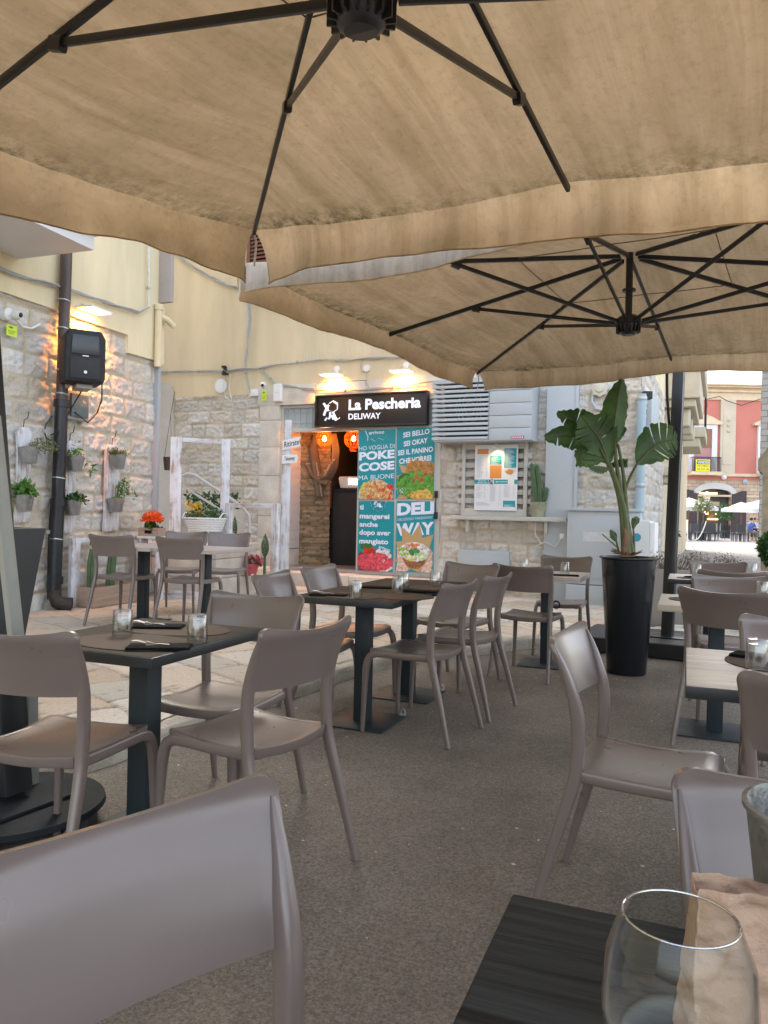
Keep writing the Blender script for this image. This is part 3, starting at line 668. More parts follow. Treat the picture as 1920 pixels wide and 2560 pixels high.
# posters
def poster(x0, y0, x1, y1, label):
    a0, a1, z0, z1 = rectF(x0, y0, x1, y1, .045)
    t = thing('poster', label, 'poster', FA.at(a0, .045, z0), FA.ang, 'teal food posters on the door')
    build('sheet', MB().box(0, a1-a0, -.004, .002, 0, z1-z0), TEAL, t, smooth=0); return t, a1-a0, z1-z0
a0, _, z0, _ = rectF(893, 1066, 1088, 1434, .03); _, a1, _, z1 = rectF(893, 1066, 1088, 1434, .03)
dp_ = thing('poster_door', 'pale grey double door panel carrying the four teal posters', 'door', FA.at(a0, 0, z0), FA.ang)
WD, HD = a1-a0, z1-z0
mb = MB(); mb.box(0, WD, -.038, .01, 0, HD); build('panel', mb, GREYD, dp_, bevel=.004)
mb = MB(); 
for zz_ in (.40, .54): mb.box(WD+.004, WD+.05, -.085, -.05, HD*zz_-.05, HD*zz_+.05)
mb.tube([(WD+.02, -.06, HD*.40), (WD+.02, -.06, HD*.54)], .008); build('handle', mb, BLK, dp_, bevel=.006)
def col(name, c, r=.5): return M(name, c, r, .55, 24)
def blobs(mb, cx, cz, rx, rz, n, s, y, rg, sy=1.0, inside=1.0):
    for i in range(n):
        a = rg.uniform(0, 2*math.pi); d = math.sqrt(rg.random())*inside; x, z = cx+rx*d*math.cos(a), cz+rz*d*math.sin(a); k = rg.randint(5, 7); ph = rg.random()*6; ss = s*rg.uniform(.6, 1.4); yy = y-.0003*rg.random()-.00002*i
        mb.add([(x+ss*math.cos(ph+2*math.pi*j/k)*rg.uniform(.7, 1.2), yy, z+ss*sy*math.sin(ph+2*math.pi*j/k)*rg.uniform(.7, 1.2)) for j in range(k)], [tuple(range(k))])
def ell(cx, cz, rx, rz, a0=0, a1=360, n=48): return [(cx+rx*math.cos(R(a0+(a1-a0)*i/n)), cz+rz*math.sin(R(a0+(a1-a0)*i/n))) for i in range(n+(a1-a0 < 360))]
def star(cx, cz, r0, r1, n, a0, a1):
    return [(cx+(r1 if i % 2 else r0)*math.cos(R(a0+(a1-a0)*i/(2*n))), cz+(r1 if i % 2 else r0)*math.sin(R(a0+(a1-a0)*i/(2*n)))) for i in range(2*n+1)]
rg = random.Random(5)
def clip(mb, W, H):     # keep printed shapes on the sheet
    mb.v = [(min(max(x, .002), W-.002), y, min(max(z, .002), H-.002)) for x, y, z in mb.v]; return mb
def ring(cx, cz, r, wv, y, mb, th=.004):
    mb.tube([(cx+(r+wv*math.cos(12*R(a)))*math.cos(R(a)), y, cz+(r+wv*math.cos(12*R(a)))*math.sin(R(a))) for a in range(0, 361, 6)], th, 4, flat=.1)
# 1 poke bowl
t, W, H = poster(896, 1074, 987, 1249, 'teal poster with POKE COSE in white over a round poke bowl'); 
mb = MB(); write(mb, 'HO VOGLIA DI', 0.01, W-.005, .70*H, .76*H, -.006, -.004, .035); write(mb, 'POKE', .012, W-.004, .555*H, .68*H, -.006, .045, .035); write(mb, 'COSE', .012, W-.004, .395*H, .52*H, -.006, .045, .035); write(mb, 'MA BUONE', 0.01, W-.005, .275*H, .34*H, -.006, 0, .035)
write(mb, 'arrivoo', .28*W, .70*W, .93*H, .98*H, -.006, .02, .01); mb.tube([(.18*W, -.006, .99*H), (.26*W, -.006, .90*H), (.24*W, -.006, .84*H), (.36*W, -.006, .87*H), (.45*W, -.006, .83*H), (.55*W, -.006, .88*H), (.68*W, -.006, .85*H), (.78*W, -.006, .93*H)], .006, 5, flat=.1)
build('lettering', clip(mb, W, H), PWHITE, t, smooth=0)
build('bowl', clip(MB().flatpoly([(x, z) for x, z in ell(.5*W, .02*H, .49*W, .27*H, 0, 180)], -.0065), W, H), col('bowl_rim', (.62, .50, .40)), t, smooth=0)
for nm, c, cx, cz, rx, rz, n, s in (('food_base', (.62, .38, .14), .5, .03, .44, .23, 260, .022), ('food_pineapple', (.75, .52, .10), .30, .15, .22, .09, 60, .028), ('food_salmon', (.62, .12, .04), .55, .08, .30, .14, 130, .02), ('food_tomato', (.70, .03, .02), .84, .12, .10, .10, 22, .035), ('food_sauce', (.80, .55, .42), .55, .10, .32, .13, 60, .011)):
    mb = MB(); blobs(mb, cx*W, cz*H, rx*W, rz*H, n, s*1.2, -.0075-.0006*['food_base', 'food_pineapple', 'food_salmon', 'food_tomato', 'food_sauce'].index(nm), rg)
    mb.f = mb.f; mb = MB().add([(x, y, max(z, .004)) for x, y, z in mb.v], mb.f); build(nm, clip(mb, W, H), col(nm, c), t, smooth=0)
# 2 sandwich
t, W, H = poster(991, 1069, 1086, 1248, 'teal poster with SEI BELLO SEI OKAY text above a big sandwich')
mb = MB()
for s_, x0, x1, zz_ in (('SEI BELLO', .17, .86, .86), ('SEI OKAY', .19, .82, .735), ('SEI IL PANINO', .04, .96, .61), ('CHE VORREI', .08, .92, .49)): write(mb, s_, x0*W, x1*W, zz_*H, (zz_+.075)*H, -.006, .03, .05)
octo(mb, .165*W, .115*H, .085*W*1.4, -.0095, .12); ring(.165*W, .11*H, .115*W, .006, -.0095, mb)
build('lettering', clip(mb, W, H), PWHITE, t, smooth=0)
build('starburst', clip(MB().flatpoly([(.62*W, .22*H)]+star(.62*W, .22*H, .50*W, .72*W, 6, 75, 230), -.0055), W, H), PGOLD, t, smooth=0)
for i, (nm, c, cx, cz, rx, rz, n, s) in enumerate((('food_lettuce', (.10, .30, .03), .55, .20, .48, .17, 240, .04), ('food_bun', (.42, .19, .05), .64, .43, .38, .085, 160, .035), ('food_crust', (.62, .34, .10), .70, .45, .30, .055, 60, .03), ('food_ham', (.50, .08, .05), .70, .28, .30, .07, 120, .03), ('food_egg', (.70, .66, .66), .68, .205, .24, .028, 60, .02), ('food_leaf', (.03, .13, .02), .25, .27, .16, .07, 80, .028), ('food_bread', (.62, .38, .08), .72, .05, .36, .055, 130, .035))):
    mb = MB(); blobs(mb, cx*W, cz*H, rx*W, rz*H, n, s, -.0065-.0005*i, rg); build(nm, clip(mb, W, H), col(nm, c), t, smooth=0)
# 3 ti mangerei
t, W, H = poster(895, 1253, 984, 1428, 'teal poster with ti mangerei anche text above pink ham and a tomato')
mb = MB()
for s_, x1, zz_, h_ in (('ti', .15, .875, .075), ('mangerei', .88, .725, .095), ('anche', .56, .63, .075), ('dopo aver', .92, .49, .10), ('mangiato', .86, .365, .095)): write(mb, s_, .04*W, x1*W, zz_*H, (zz_+h_)*H, -.006, .035, .0)
octo(mb, .56*W, .98*H, .26*W, -.0095, .12); ring(.56*W, .98*H, .21*W, .01, -.0095, mb); write(mb, 'arrivoo', .60*W, .92*W, .33*H, .38*H, -.0095, .02, -.05)
build('lettering', clip(mb, W, H), PWHITE, t, smooth=0)
for i, (nm, c, cx, cz, rx, rz, n, s) in enumerate((('food_ham', (.60, .07, .10), .5, .13, .50, .11, 330, .032), ('food_beef', (.22, .03, .05), .16, .13, .16, .12, 90, .03), ('food_cheese', (.82, .80, .82), .70, .22, .24, .075, 120, .028), ('food_cream', (.80, .76, .74), .75, .08, .24, .06, 90, .03), ('food_tomato', (.60, .03, .01), .34, .285, .15, .045, 70, .024), ('food_leaf', (.04, .14, .03), .25, .345, .14, .03, 40, .03))):
    mb = MB(); blobs(mb, cx*W, cz*H, rx*W, rz*H, n, s, -.0065-.0005*i, rg); build(nm, clip(mb, W, H), col(nm+'_three', c), t, smooth=0)
# 4 deli way
t, W, H = poster(990, 1253, 1085, 1431, 'teal poster with DELI WAY in large letters over hands holding a bowl')
mb = MB(); write(mb, 'DELI', .02*W, .99*W, .79*H, .965*H, -.0057, .05, .04); write(mb, 'DELIZIOSO TAKEAWAY', .04*W, .96*W, .715*H, .75*H, -.006, -.003, .05); write(mb, 'WAY', .0*W, 1.0*W, .50*H, .68*H, -.0057, .05, .04)
build('lettering', clip(mb, W, H), PWHITE, t, smooth=0)
build('starburst', clip(MB().flatpoly(star(.5*W, .28*H, .42*W, .72*W, 9, -20, 340), -.0064), W, H), PGOLD, t, smooth=0)
build('bowl_side', MB().flatpoly([(.11*W, .28*H), (.28*W, .10*H), (.42*W, .05*H), (.62*W, .05*H), (.76*W, .12*H), (.90*W, .28*H)], -.0072), col('bowl_brown', (.26, .11, .05)), t, smooth=0)
build('hand', MB().flatpoly([(.03*W, .33*H), (.09*W, .35*H), (.13*W, .25*H), (.24*W, .13*H), (.36*W, .03*H), (.30*W, .005*H), (.02*W, .005*H), (.06*W, .15*H)], -.0077), col('print_skin', (.66, .45, .37)), t, smooth=0)
build('hand', MB().flatpoly([(.97*W, .30*H), (.92*W, .26*H), (.84*W, .16*H), (.70*W, .06*H), (.66*W, .005*H), (.92*W, .005*H), (.98*W, .12*H)], -.0077), MATS['print_skin'], t, smooth=0)
build('bowl_rim', MB().flatpoly(ell(.5*W, .29*H, .405*W, .135*H), -.0082), col('rim_white', (.72, .70, .70)), t, smooth=0)
for i, (nm, c, cx, cz, rx, rz, n, s) in enumerate((('food_rice', (.70, .70, .70), .5, .29, .37, .115, 160, .02), ('food_shrimp', (.78, .20, .08), .47, .355, .24, .045, 110, .018), ('food_cucumber', (.28, .48, .10), .25, .28, .13, .07, 80, .018), ('food_corn', (.80, .62, .05), .40, .215, .15, .04, 60, .02), ('food_onion', (.50, .62, .35), .68, .23, .16, .05, 60, .018), ('food_leaf', (.06, .24, .06), .5, .29, .14, .05, 70, .015))):
    mb = MB(); blobs(mb, cx*W, cz*H, rx*W, rz*H, n, s, -.0087-.0005*i, rg); build(nm, clip(mb, W, H), col(nm+'_four', c), t, smooth=0)

# ---------------------------------------------------------------- things on the shop front
def fthing(name, label, cat, px, py, n, group=None, fr=FA):
    a, z = fr.px(px, py, n); return thing(name, label, cat, fr.at(a, n, z), fr.ang, group), a, z
# louvred air-conditioning box
a0, a1, z0, z1 = rectF(1085, 944, 1330, 1102, .42); am = FA.px(1221, 1020, .42)[0]; ae = FA.px(1308, 1020, .42)[0]
t = thing('louvred_cabinet', 'pale grey slatted cabinet mounted high above the menu board', 'wall cabinet', FA.at(a0, 0, z0), FA.ang); W, H, A, B = a1-a0, z1-z0, am-a0, ae-a0
mb = MB(); mb.box(0, W, -.42, 0, 0, .02); mb.box(0, W, -.42, 0, H-.02, H); mb.box(W-.02, W, -.42, 0, .02, H-.02); mb.box(0, .02, -.06, 0, .02, H-.02); mb.box(A-.012, A+.012, -.40, 0, .02, H-.02)
build('case', mb, GREYP, t, bevel=.003)
mb = MB(); n = 13
for k in range(n):
    z = .03+(H-.08)*k/(n-1)-.01; mb.box(-.02, A+.005, -.436, -.415, z, z+.038); mb.box(.0, .02, -.415, -.06, z, z+.03)
build('slats', mb, GREYP, t, bevel=.003)
mb = MB()
for k in range(5): z = .003+(H-.02)*k/5; mb.box(A+.014, W+.0-.02 if False else W-.002, -.424, -.40, z, z+(H-.02)/5-.006)
build('plank_front', mb, GREYP, t, bevel=.003)
mb = MB().box(.12, A-.1, -.3, -.02, .08, H-.1); u = build('condenser', mb, M('condenser_dark', (.03, .03, .032), .6, .2, 9), t, bevel=.01)
mb = MB()
for r in (.08, .12, .16, .2): mb.tube([(A*.62+r*math.cos(R(k)), -.306, H*.55+r*math.sin(R(k))) for k in range(0, 361, 15)], .004, 4)
build('fan_grille', mb, ALU, u)
sb = build('maker_badge', MB().box(W*.80, W*.93, -.4275, -.424, .02, .055), M('badge_red', (.45, .05, .08), .5, .05), t, smooth=0)
mb = MB()
for k in range(7): mb.box(W*(.808+.017*k), W*(.818+.017*k), -.4285, -.4276, .028, .047)
build('badge_lettering', mb, PWHITE, t, smooth=0)
# slatted menu board
a0, a1, z0, z1 = rectF(1154, 1104, 1318, 1290, .10)
t = thing('slatted_board', 'pale grey frame with horizontal slats behind the menu', 'menu stand', FA.at(a0, .04, z0), FA.ang); W, H = a1-a0, z1-z0
mb = MB(); mb.box(0, .05, -.06, 0, 0, H); mb.box(W-.05, W, -.06, 0, 0, H); mb.box(.05, W-.05, -.056, -.004, H-.10, H); mb.box(.05, W-.05, -.056, -.004, 0, .10); build('frame', mb, GREYD, t, bevel=.003)
mb = MB()
for k in range(6): z = .17+(H-.33)*k/5.6; mb.box(-.07, W+.05, -.03, -.008, z, z+.07)
build('slats', mb, GREYD, t, bevel=.003)
a0, a1, z0, z1 = rectF(1186, 1112, 1293, 1276, .14)
t = thing('menu_poster', 'white menu sheet with teal and orange price blocks hung on the slats', 'menu', FA.at(a0, .115, z0), FA.ang); W, H = a1-a0, z1-z0
build('sheet', MB().box(0, W, -.012, 0, 0, H), M('menu_white', (.72, .73, .76), .35, .02), t, smooth=0)
mb = MB()
def bx(mb, x0, x1, z0, z1, y=-.0135): mb.add([(x0*W, y, z0*H), (x1*W, y, z0*H), (x1*W, y, z1*H), (x0*W, y, z1*H)], [(0, 1, 2, 3)])
bx(mb, .36, .63, .70, .835); bx(mb, .69, .97, .65, .945); bx(mb, 0, .32, .405, .47); bx(mb, .46, .78, .405, .47); bx(mb, .93, 1, .405, .47); bx(mb, .68, .96, .055, .15)
build('teal_blocks', mb, TEAL, t, smooth=0)
mb = MB(); bx(mb, .05, .32, .86, .94); bx(mb, .36, .63, .49, .69); build('orange_blocks', mb, M('print_orange', (.62, .24, .06), .45, .05), t, smooth=0)
mb = MB(); write(mb, 'dove vuoi,', .09*W, .27*W, .440*H, .462*H, -.0145, .02); write(mb, 'quando vuoi', .07*W, .29*W, .412*H, .434*H, -.0145, .02); write(mb, 'app recensione', .50*W, .76*W, .425*H, .45*H, -.0145, .02)
rr = random.Random(9)
for x0, x1, z0, z1 in ((.37, .62, .705, .83), (.70, .96, .655, .94), (.70, .94, .06, .10)):
    z = z1-.012
    while z > z0: bx(mb, x0+.01, x0+(x1-x0)*rr.uniform(.5, .95), z-.004, z, -.0145); z -= .012
build('light_lettering', mb, PWHITE, t, smooth=0)
mb = MB()
for x0, x1, z0, z1 in ((.05, .30, .50, .84), (.05, .26, .30, .385), (.05, .26, .18, .27), (.05, .6, .07, .12), (.37, .62, .13, .385), (.69, .94, .2, .385), (.37, .6, .85, .92)):
    z = z1
    while z > z0: bx(mb, x0, x0+(x1-x0)*rr.uniform(.35, .7), z-.003, z); bx(mb, x1-.03, x1, z-.003, z); z -= .0135
build('dark_lettering', mb, M('print_grey', (.30, .32, .36), .6, .05), t, smooth=0)
mb = MB(); octo(mb, .39*W, .437*H, .13*W, -.0145, .11); build('logo', mb, M('print_teal_dark', (.02, .10, .12), .5, .05), t)
mb = MB(); blobs(mb, .82*W, .585*H, .08*W, .035*H, 60, .012, -.0145, rr)
for k in range(13): 
    a = R(-10+k*16.6); mb.tube([(.82*W+.095*W*math.cos(a), -.0145, .60*H+.055*H*math.sin(a)), (.82*W+.14*W*math.cos(a), -.0145, .60*H+.08*H*math.sin(a))], .0018, 4, flat=.2)
build('burger_picture', mb, M('burger_print', (.55, .25, .07), .5, .3, 40), t, smooth=0)
ld = bpy.data.lights.new('menu_lamp', 'SPOT'); ld.energy = 2.6; ld.color = (1, .70, .32); ld.spot_size = R(105); ld.spot_blend = .9; ld.shadow_soft_size = .03
lp, a, z = fthing('menu_lamp', 'tiny clip lamp with its warm spot at the top of the menu', 'lamp', 1240, 1110, .24)
build('lamp_head', MB().lathe([(0, .0), (.02, 0), (.03, -.04), (0, -.03)], 14), GREYD, lp); build('lamp_arm', MB().tube([(0, .0, 0), (0, .06, .04), (0, .12, .02)], .005, 6), GREYD, lp)
lo = bpy.data.objects.new('menu_light', ld); C.objects.link(lo); lo.parent = lp; lo.location = (0, -.0, -.035); lo.rotation_euler = (R(28), 0, 0)
# shelf, cactus in pot, plug
a0, z0 = FA.px(1130, 1298, .18); a1, _ = FA.px(1418, 1300, .18)
t = thing('wall_shelf', 'long pale grey shelf under the menu board', 'shelf', FA.at(a0, 0, z0), FA.ang)
build('shelf_board', MB().box(0, a1-a0, -.24, -.02, 0, .055), GREYD, t, bevel=.004); build('bracket', MB().box(.2, .24, -.18, -.02, -.16, 0).box(a1-a0-.3, a1-a0-.26, -.18, -.02, -.16, 0), GREYD, t, bevel=.004)
def cactus_col(mb, pts, rs, ribs=9, M_=None):
    pts = dense([Vector(p) for p in pts], .03); n = ribs*4; vs, fs = [], []
    for i, p in enumerate(pts):
        u = i/(len(pts)-1); r = np.interp(u, [0, 1], rs); r = r*math.sqrt(max(0, 1-max(0, (u-.93)/.07)**2)*.9+.02)
        for k in range(n): a = 2*math.pi*k/n; q_ = r*(1+.14*math.cos(ribs*a)); vs.append((p.x+q_*math.cos(a), p.y+q_*math.sin(a), p.z))
    for i in range(len(pts)-1):
        for k in range(n): fs.append((i*n+k, i*n+(k+1) % n, (i+1)*n+(k+1) % n, (i+1)*n+k))
    fs.append(tuple(range((len(pts)-1)*n, len(pts)*n))); mb.add(vs, fs, M_); return mb
t, a, z = fthing('potted_cactus', 'ribbed column cactus with a short arm in a mossy pot on the shelf', 'cactus', 1345, 1291, .14)
t.location.z = z0+.055
build('pot', MB().lathe([(.06, 0), (.085, 0), (.105, .18), (.108, .2), (.095, .2), (.09, .16), (.0, .15)], 24), M('mossy_pot', (.30, .30, .20), .85, .35, 9, .2), t)
mb = cactus_col(MB(), [(-.02, 0, .15), (-.05, 0, .4), (-.10, 0, .72)], (.035, .033)); cactus_col(mb, [(.03, 0, .15), (.02, 0, .38), (-.03, .01, .70)], (.034, .028)); cactus_col(mb, [(.03, 0, .17), (.085, 0, .24), (.11, 0, .4)], (.03, .03))
build('stem', mb, CACT, t)
t, a, z = fthing('wall_socket', 'white plug in a socket with a hanging cable under the end of the shelf', 'socket', 1408, 1318, .06)
build('socket_box', MB().box(-.05, .05, -.04, .06, -.1, .03), PLW, t, bevel=.006); build('plug', MB().box(-.03, .03, -.08, -.04, -.16, -.08), PLW, t, bevel=.008)
Lc = FA.px(1340, 1310, .1)[0]-a; zc_ = FA.px(1370, 1366, .1)[1]-z
mb = MB(); mb.tube([(0, -.08, -.14), (-.08, -.09, -.26), (-.22, -.09, zc_+.06), (-.34, -.09, zc_), (Lc+.08, -.09, zc_+.04), (Lc, -.09, zc_+.16), (Lc, -.06, .1)], .007, 6); build('flex', mb, CABW, t)
# low grey meter door
a0, a1, z0, z1 = rectF(1145, 1376, 1273, 1470, .05)
t = thing('meter_cabinet', 'low pale grey meter cabinet set in the rough wall behind the tables', 'cabinet', FA.at(a0, 0, z0), FA.ang); W, H = a1-a0, z1-z0
build('cabinet_frame', MB().box(0, W, -.07, .0, 0, H), GREYP, t, bevel=.006); build('cabinet_door', MB().box(.04, W-.06, -.078, -.066, .04, H-.06), GREYP, t, bevel=.003)
build('lock', MB().lathe([(0, 0), (.02, 0), (.02, .01), (0, .012)], 14, M=Matrix.Translation((W*.25, -.078, H*.55)) @ Matrix.Rotation(R(90), 4, 'X')), ALU, t)
# tall grey boxed duct and street cabinets
a0, zt = FA.px(1368, 962, .12); a1, _ = FA.px(1446, 962, .12)
t = thing('duct_panel', 'tall pale blue-grey boxed duct running up the wall beside the palm-like plant', 'duct', FA.at(a0, 0, .08), FA.ang)
build('duct_body', MB().box(0, a1-a0, -.12, 0, 0, zt-.08), GREYP, t, bevel=.005); build('duct_strip', MB().box(a1-a0-.03, a1-a0+.012, -.135, -.12, 0, zt-.09), GREYP, t, bevel=.003)
a0, a1, _, z1 = rectF(1416, 1270, 1545, 1520, .40)
t = thing('street_cabinet', 'tall pale grey street cabinet with peeled label marks behind the black pot', 'cabinet', FA.at(a0, 0, .08), FA.ang); W, H = a1-a0+.25, z1-.08
mb = MB(); mb.box(0, W, -.38, -.03, .28, H-.04); mb.box(-.02, W+.02, -.41, -.01, H-.038, H); mb.box(-.0, W, -.40, -.02, 0, .27); build('cabinet_body', mb, GREYP, t, bevel=.006)
mb = MB(); mb.box(.05, W-.05, -.388, -.378, .36, H-.1); d = build('cabinet_door', mb, GREYP, t, bevel=.003)
mb = MB(); mb.box(.2, .55, -.391, -.387, H-.42, H-.30); build('label_patch', mb, M('patch_grey', (.54, .56, .56), .7, .1, 20), d)
a0, a1, _, z1 = rectF(1568, 1302, 1622, 1450, .62)
t = thing('utility_box', 'low white utility box with a round blue sticker beside the corner pipe', 'cabinet', FA.at(a0, 0, 0), FA.ang); W, H = a1-a0, z1
build('cabinet_body', MB().box(0, W, -.6, -.05, 0, H), M('off_white_metal', (.62, .64, .63), .5, .05, 3), t, bevel=.01); build('cabinet_trim', MB().box(W+.002, W+.06, -.58, -.07, 0, H-.02), WHITE, t, bevel=.004)
build('sticker', MB().lathe([(0, 0), (.05, 0), (.05, .002), (0, .002)], 24, M=Matrix.Translation((W*.42, -.6, H-.2)) @ Matrix.Rotation(R(90), 4, 'X')), M('sticker_blue', (.03, .28, .45), .4, .3, 60), t)
# flower-shaped junction box
t, a, z = fthing('junction_box', 'cream scalloped junction box with a looped conduit high on the corner stonework', 'junction box', 1500, 971, .05)
mb = MB(); n = 20; mb.prism([(.105*(1+.09*math.cos(8*2*math.pi*k/48))*math.cos(2*math.pi*k/48), .105*(1+.09*math.cos(8*2*math.pi*k/48))*math.sin(2*math.pi*k/48)) for k in range(48)], -.04, .05); mb.lathe([(0, 0), (.06, 0), (.055, .02), (0, .022)], 20, M=Matrix.Translation((0, -.04, 0)) @ Matrix.Rotation(R(90), 4, 'X'))
build('box_lid', mb, M('cream_plastic', (.60, .57, .46), .5, .08, 8), t, bevel=.004)
build('conduit', MB().tube([(-.09, 0, -.06), (-.10, 0, -.16), (-.04, 0, -.26), (.08, 0, -.29), (.3, 0, -.27), (.34, .03, -.2)], .016, 8), M('pale_conduit', (.50, .56, .60), .5, .05), t)
# corner pipes
a, _ = FA.px(1602, 1100, .10); z1 = FA.px(1602, 985, .1)[1]
t = thing('drain_pipe', 'pale blue drain pipe on the corner of the shop building', 'pipe', FA.at(a, .09, 0), 0); build('tube', MB().tube([(0, 0, 0), (0, 0, z1)], .055, 16), M('blue_pipe', (.34, .45, .50), .5, .06), t); build('pipe_clamp', MB().lathe([(.062, 1.6), (.066, 1.61), (.066, 1.64), (.062, 1.65)], 16).lathe([(.062, 2.7), (.066, 2.71), (.066, 2.74), (.062, 2.75)], 16), ALU, t)
p = dp(1643, 1290, 13.6)
t = thing('drain_pipe', 'dark grey drain pipe further along the side wall near the square', 'pipe', (p.x, p.y, 0), 0); z1 = dp(1643, 1158, 13.6).z; build('tube', MB().tube([(0, 0, 0), (0, 0, z1)], .055, 16), PVC, t); build('pipe_cap', MB().lathe([(0, z1), (.065, z1), (.06, z1+.04), (0, z1+.07)], 16), PVC, t)
# cables along the front
def cable(name, label, pts, strands=3, r=.009, fr=FA, m=None, off=.05, wob=.012, group='cables strung on the walls'):
    P0 = [Vector((fr.px(x, y, off)[0], -off, fr.px(x, y, off)[1])) for x, y in pts]; pts_ = dense(P0, .12)
    o = None; t = thing(name, label, 'cable', fr.at(0), fr.ang, group); rg = random.Random(len(label)); mb = MB()
    for s in range(strands):
        ph = s*2.1; f = rg.uniform(2.5, 4)
        mb.tube([(q_.x+wob*math.sin(i*f*.3+ph), q_.y-.006*s+wob*.6*math.cos(i*.4+ph), q_.z+wob*math.cos(i*f*.27+ph)) for i, q_ in enumerate(pts_)], r, 6)
    build('strands', mb, m or CABLE, t)
    mb = MB()
    for i in range(2, len(pts_)-1, 5): q_ = pts_[i]; mb.tube([q_+Vector((-.012, 0, -.0)), q_+Vector((.012, 0, 0))], .024, 8)
    build('cable_ties', mb, CABLE, t); return t
cable('cable_bundle', 'twisted cable bundle running level across the yellow wall above the sign', [(382, 930), (450, 929), (560, 928), (660, 918), (760, 903), (880, 899), (1010, 892), (1100, 884)], 3)
cable('cable_bundle', 'grey cable bundle dropping down the yellow wall from the shutter corner', [(437, 630), (490, 672), (560, 709), (620, 727), (625, 800), (618, 880), (614, 905)], 3, .011)
cable('cable_bundle', 'thin grey cables looping around the round vent and the small camera', [(614, 880), (614, 930), (622, 962), (627, 984)], 2, .006)
cable('cable_bundle', 'sagging cable bundle passing over the alarm box to the lamps', [(648, 920), (690, 960), (760, 972), (820, 977), (905, 974), (960, 970), (1050, 957), (1085, 952)], 2, .007)
t, a, z = fthing('terminal_block', 'black cable terminal block on the level cable bundle', 'terminal block', 568, 928, .07)
mb = MB(); 
for i in range(7): mb.box(-.05+rr.uniform(-.05, .05), -.01+rr.uniform(-.05, .05), -.03, .02, -.06+i*.02, -.03+i*.02)
build('terminals', mb, BLK, t, bevel=.004); build('leads', MB().tube([(-.06, 0, -.05), (-.06, 0, -.25), (-.02, 0, -.42), (.12, 0, -.5), (.35, 0, -.49), (.45, 0, -.4)], .006, 6).tube([(.06, 0, -.05), (.05, 0, -.3), (.1, 0, -.47)], .006, 6), CABW, t)
t, a, z = fthing('round_vent', 'round white wall vent with a fine grille', 'vent', 553, 965, .02)
build('vent_ring', MB().lathe([(.085, 0), (.11, 0), (.115, .012), (.09, .018)], 28, M=Matrix.Rotation(R(90), 4, 'X')), PLW, t); mb = MB()
for k in range(-5, 6): h = math.sqrt(.088**2-(k*.015)**2); mb.box(-h, h, -.008, -.003, k*.015-.002, k*.015+.002)
build('vent_grille', mb, M('vent_grey', (.35, .34, .3), .6, .05), t, smooth=0)
def camera_thing(label, px, py, n, fr=FA, k=1.0):
    t, a, z = fthing('security_camera', label, 'security camera', px, py, n, 'white cameras on the walls', fr)
    build('camera_base', MB().lathe([(0, 0), (.05*k, 0), (.052*k, .02*k), (.04*k, .035*k)], 24, M=Matrix.Translation((0, n, 0)) @ Matrix.Rotation(R(90), 4, 'X')), PLW, t)
    build('camera_eyeball', MB().lathe([(0, -.045*k), (.03*k, -.035*k), (.046*k, 0), (.035*k, .03*k), (.026*k, .04*k), (0, .04*k)], 24, M=Matrix.Translation((.01, 0, 0)) @ Matrix.Rotation(R(112), 4, 'X') @ Matrix.Rotation(R(20), 4, 'Y')), PLW, t)
    build('camera_lens', MB().lathe([(0, .0), (.024*k, 0), (.022*k, .006*k), (0, .008*k)], 20, M=Matrix.Translation((.01, 0, 0)) @ Matrix.Rotation(R(112), 4, 'X') @ Matrix.Rotation(R(20), 4, 'Y') @ Matrix.Translation((0, 0, .041*k))), BLK, t)
    return t
camera_thing('small white dome camera on the stone beside the alarm box', 656, 962, .05)
t, a, z = fthing('cable_box', 'small white square cable box with an eye-shaped window', 'junction box', 637, 982, .03)
build('box_body', MB().box(-.07, .07, -.03, .03, -.055, .055), PLW, t, bevel=.012); build('window', MB().lathe([(0, 0), (.03, 0), (.0, .012)], 20, M=Matrix.Translation((0, -.03, 0)) @ Matrix.Rotation(R(90), 4, 'X')), PLW, t)
def sticker(label, px, py, fr, w_, h_, n=.02):
    t, a, z = fthing('warning_sticker', label, 'sticker', px, py, n, 'yellow-green warning stickers', fr)
    build('plate', MB().box(-w_/2, w_/2, -.004, .0, -h_/2, h_/2), LIMEY, t, smooth=0); mb = MB()
    mb.flatpoly(ell(-w_*.1, h_*.28, w_*.22, h_*.09), -.006)
    for k in range(3): mb.box(-w_*.35, w_*(.35-.1*k), -.0065, -.005, -h_*(.05+.13*k), -h_*(.01+.13*k))
    build('print', mb, M('sticker_green', (.12, .25, .04), .6, .05), t, smooth=0)
sticker('upright yellow-green sticker under the small dome camera', 661, 989, FA, .09, .16, .045)
sticker('square yellow-green sticker below the bullet camera', 29, 827, LW, .13, .11, .07)
a0, a1, z0, z1 = rectF(685, 960, 704, 1004, .1)
t = thing('alarm_box', 'tall white alarm box on the lintel beside the shop sign', 'alarm box', FA.at(a0, .04, z0), FA.ang); build('housing', MB().box(0, a1-a0, -.09, 0, 0, z1-z0), PLW, t, bevel=.02, seg=3); build('slot', MB().box(.03, a1-a0-.03, -.0915, -.089, (z1-z0)*.5, (z1-z0)*.52), GREYD, t)
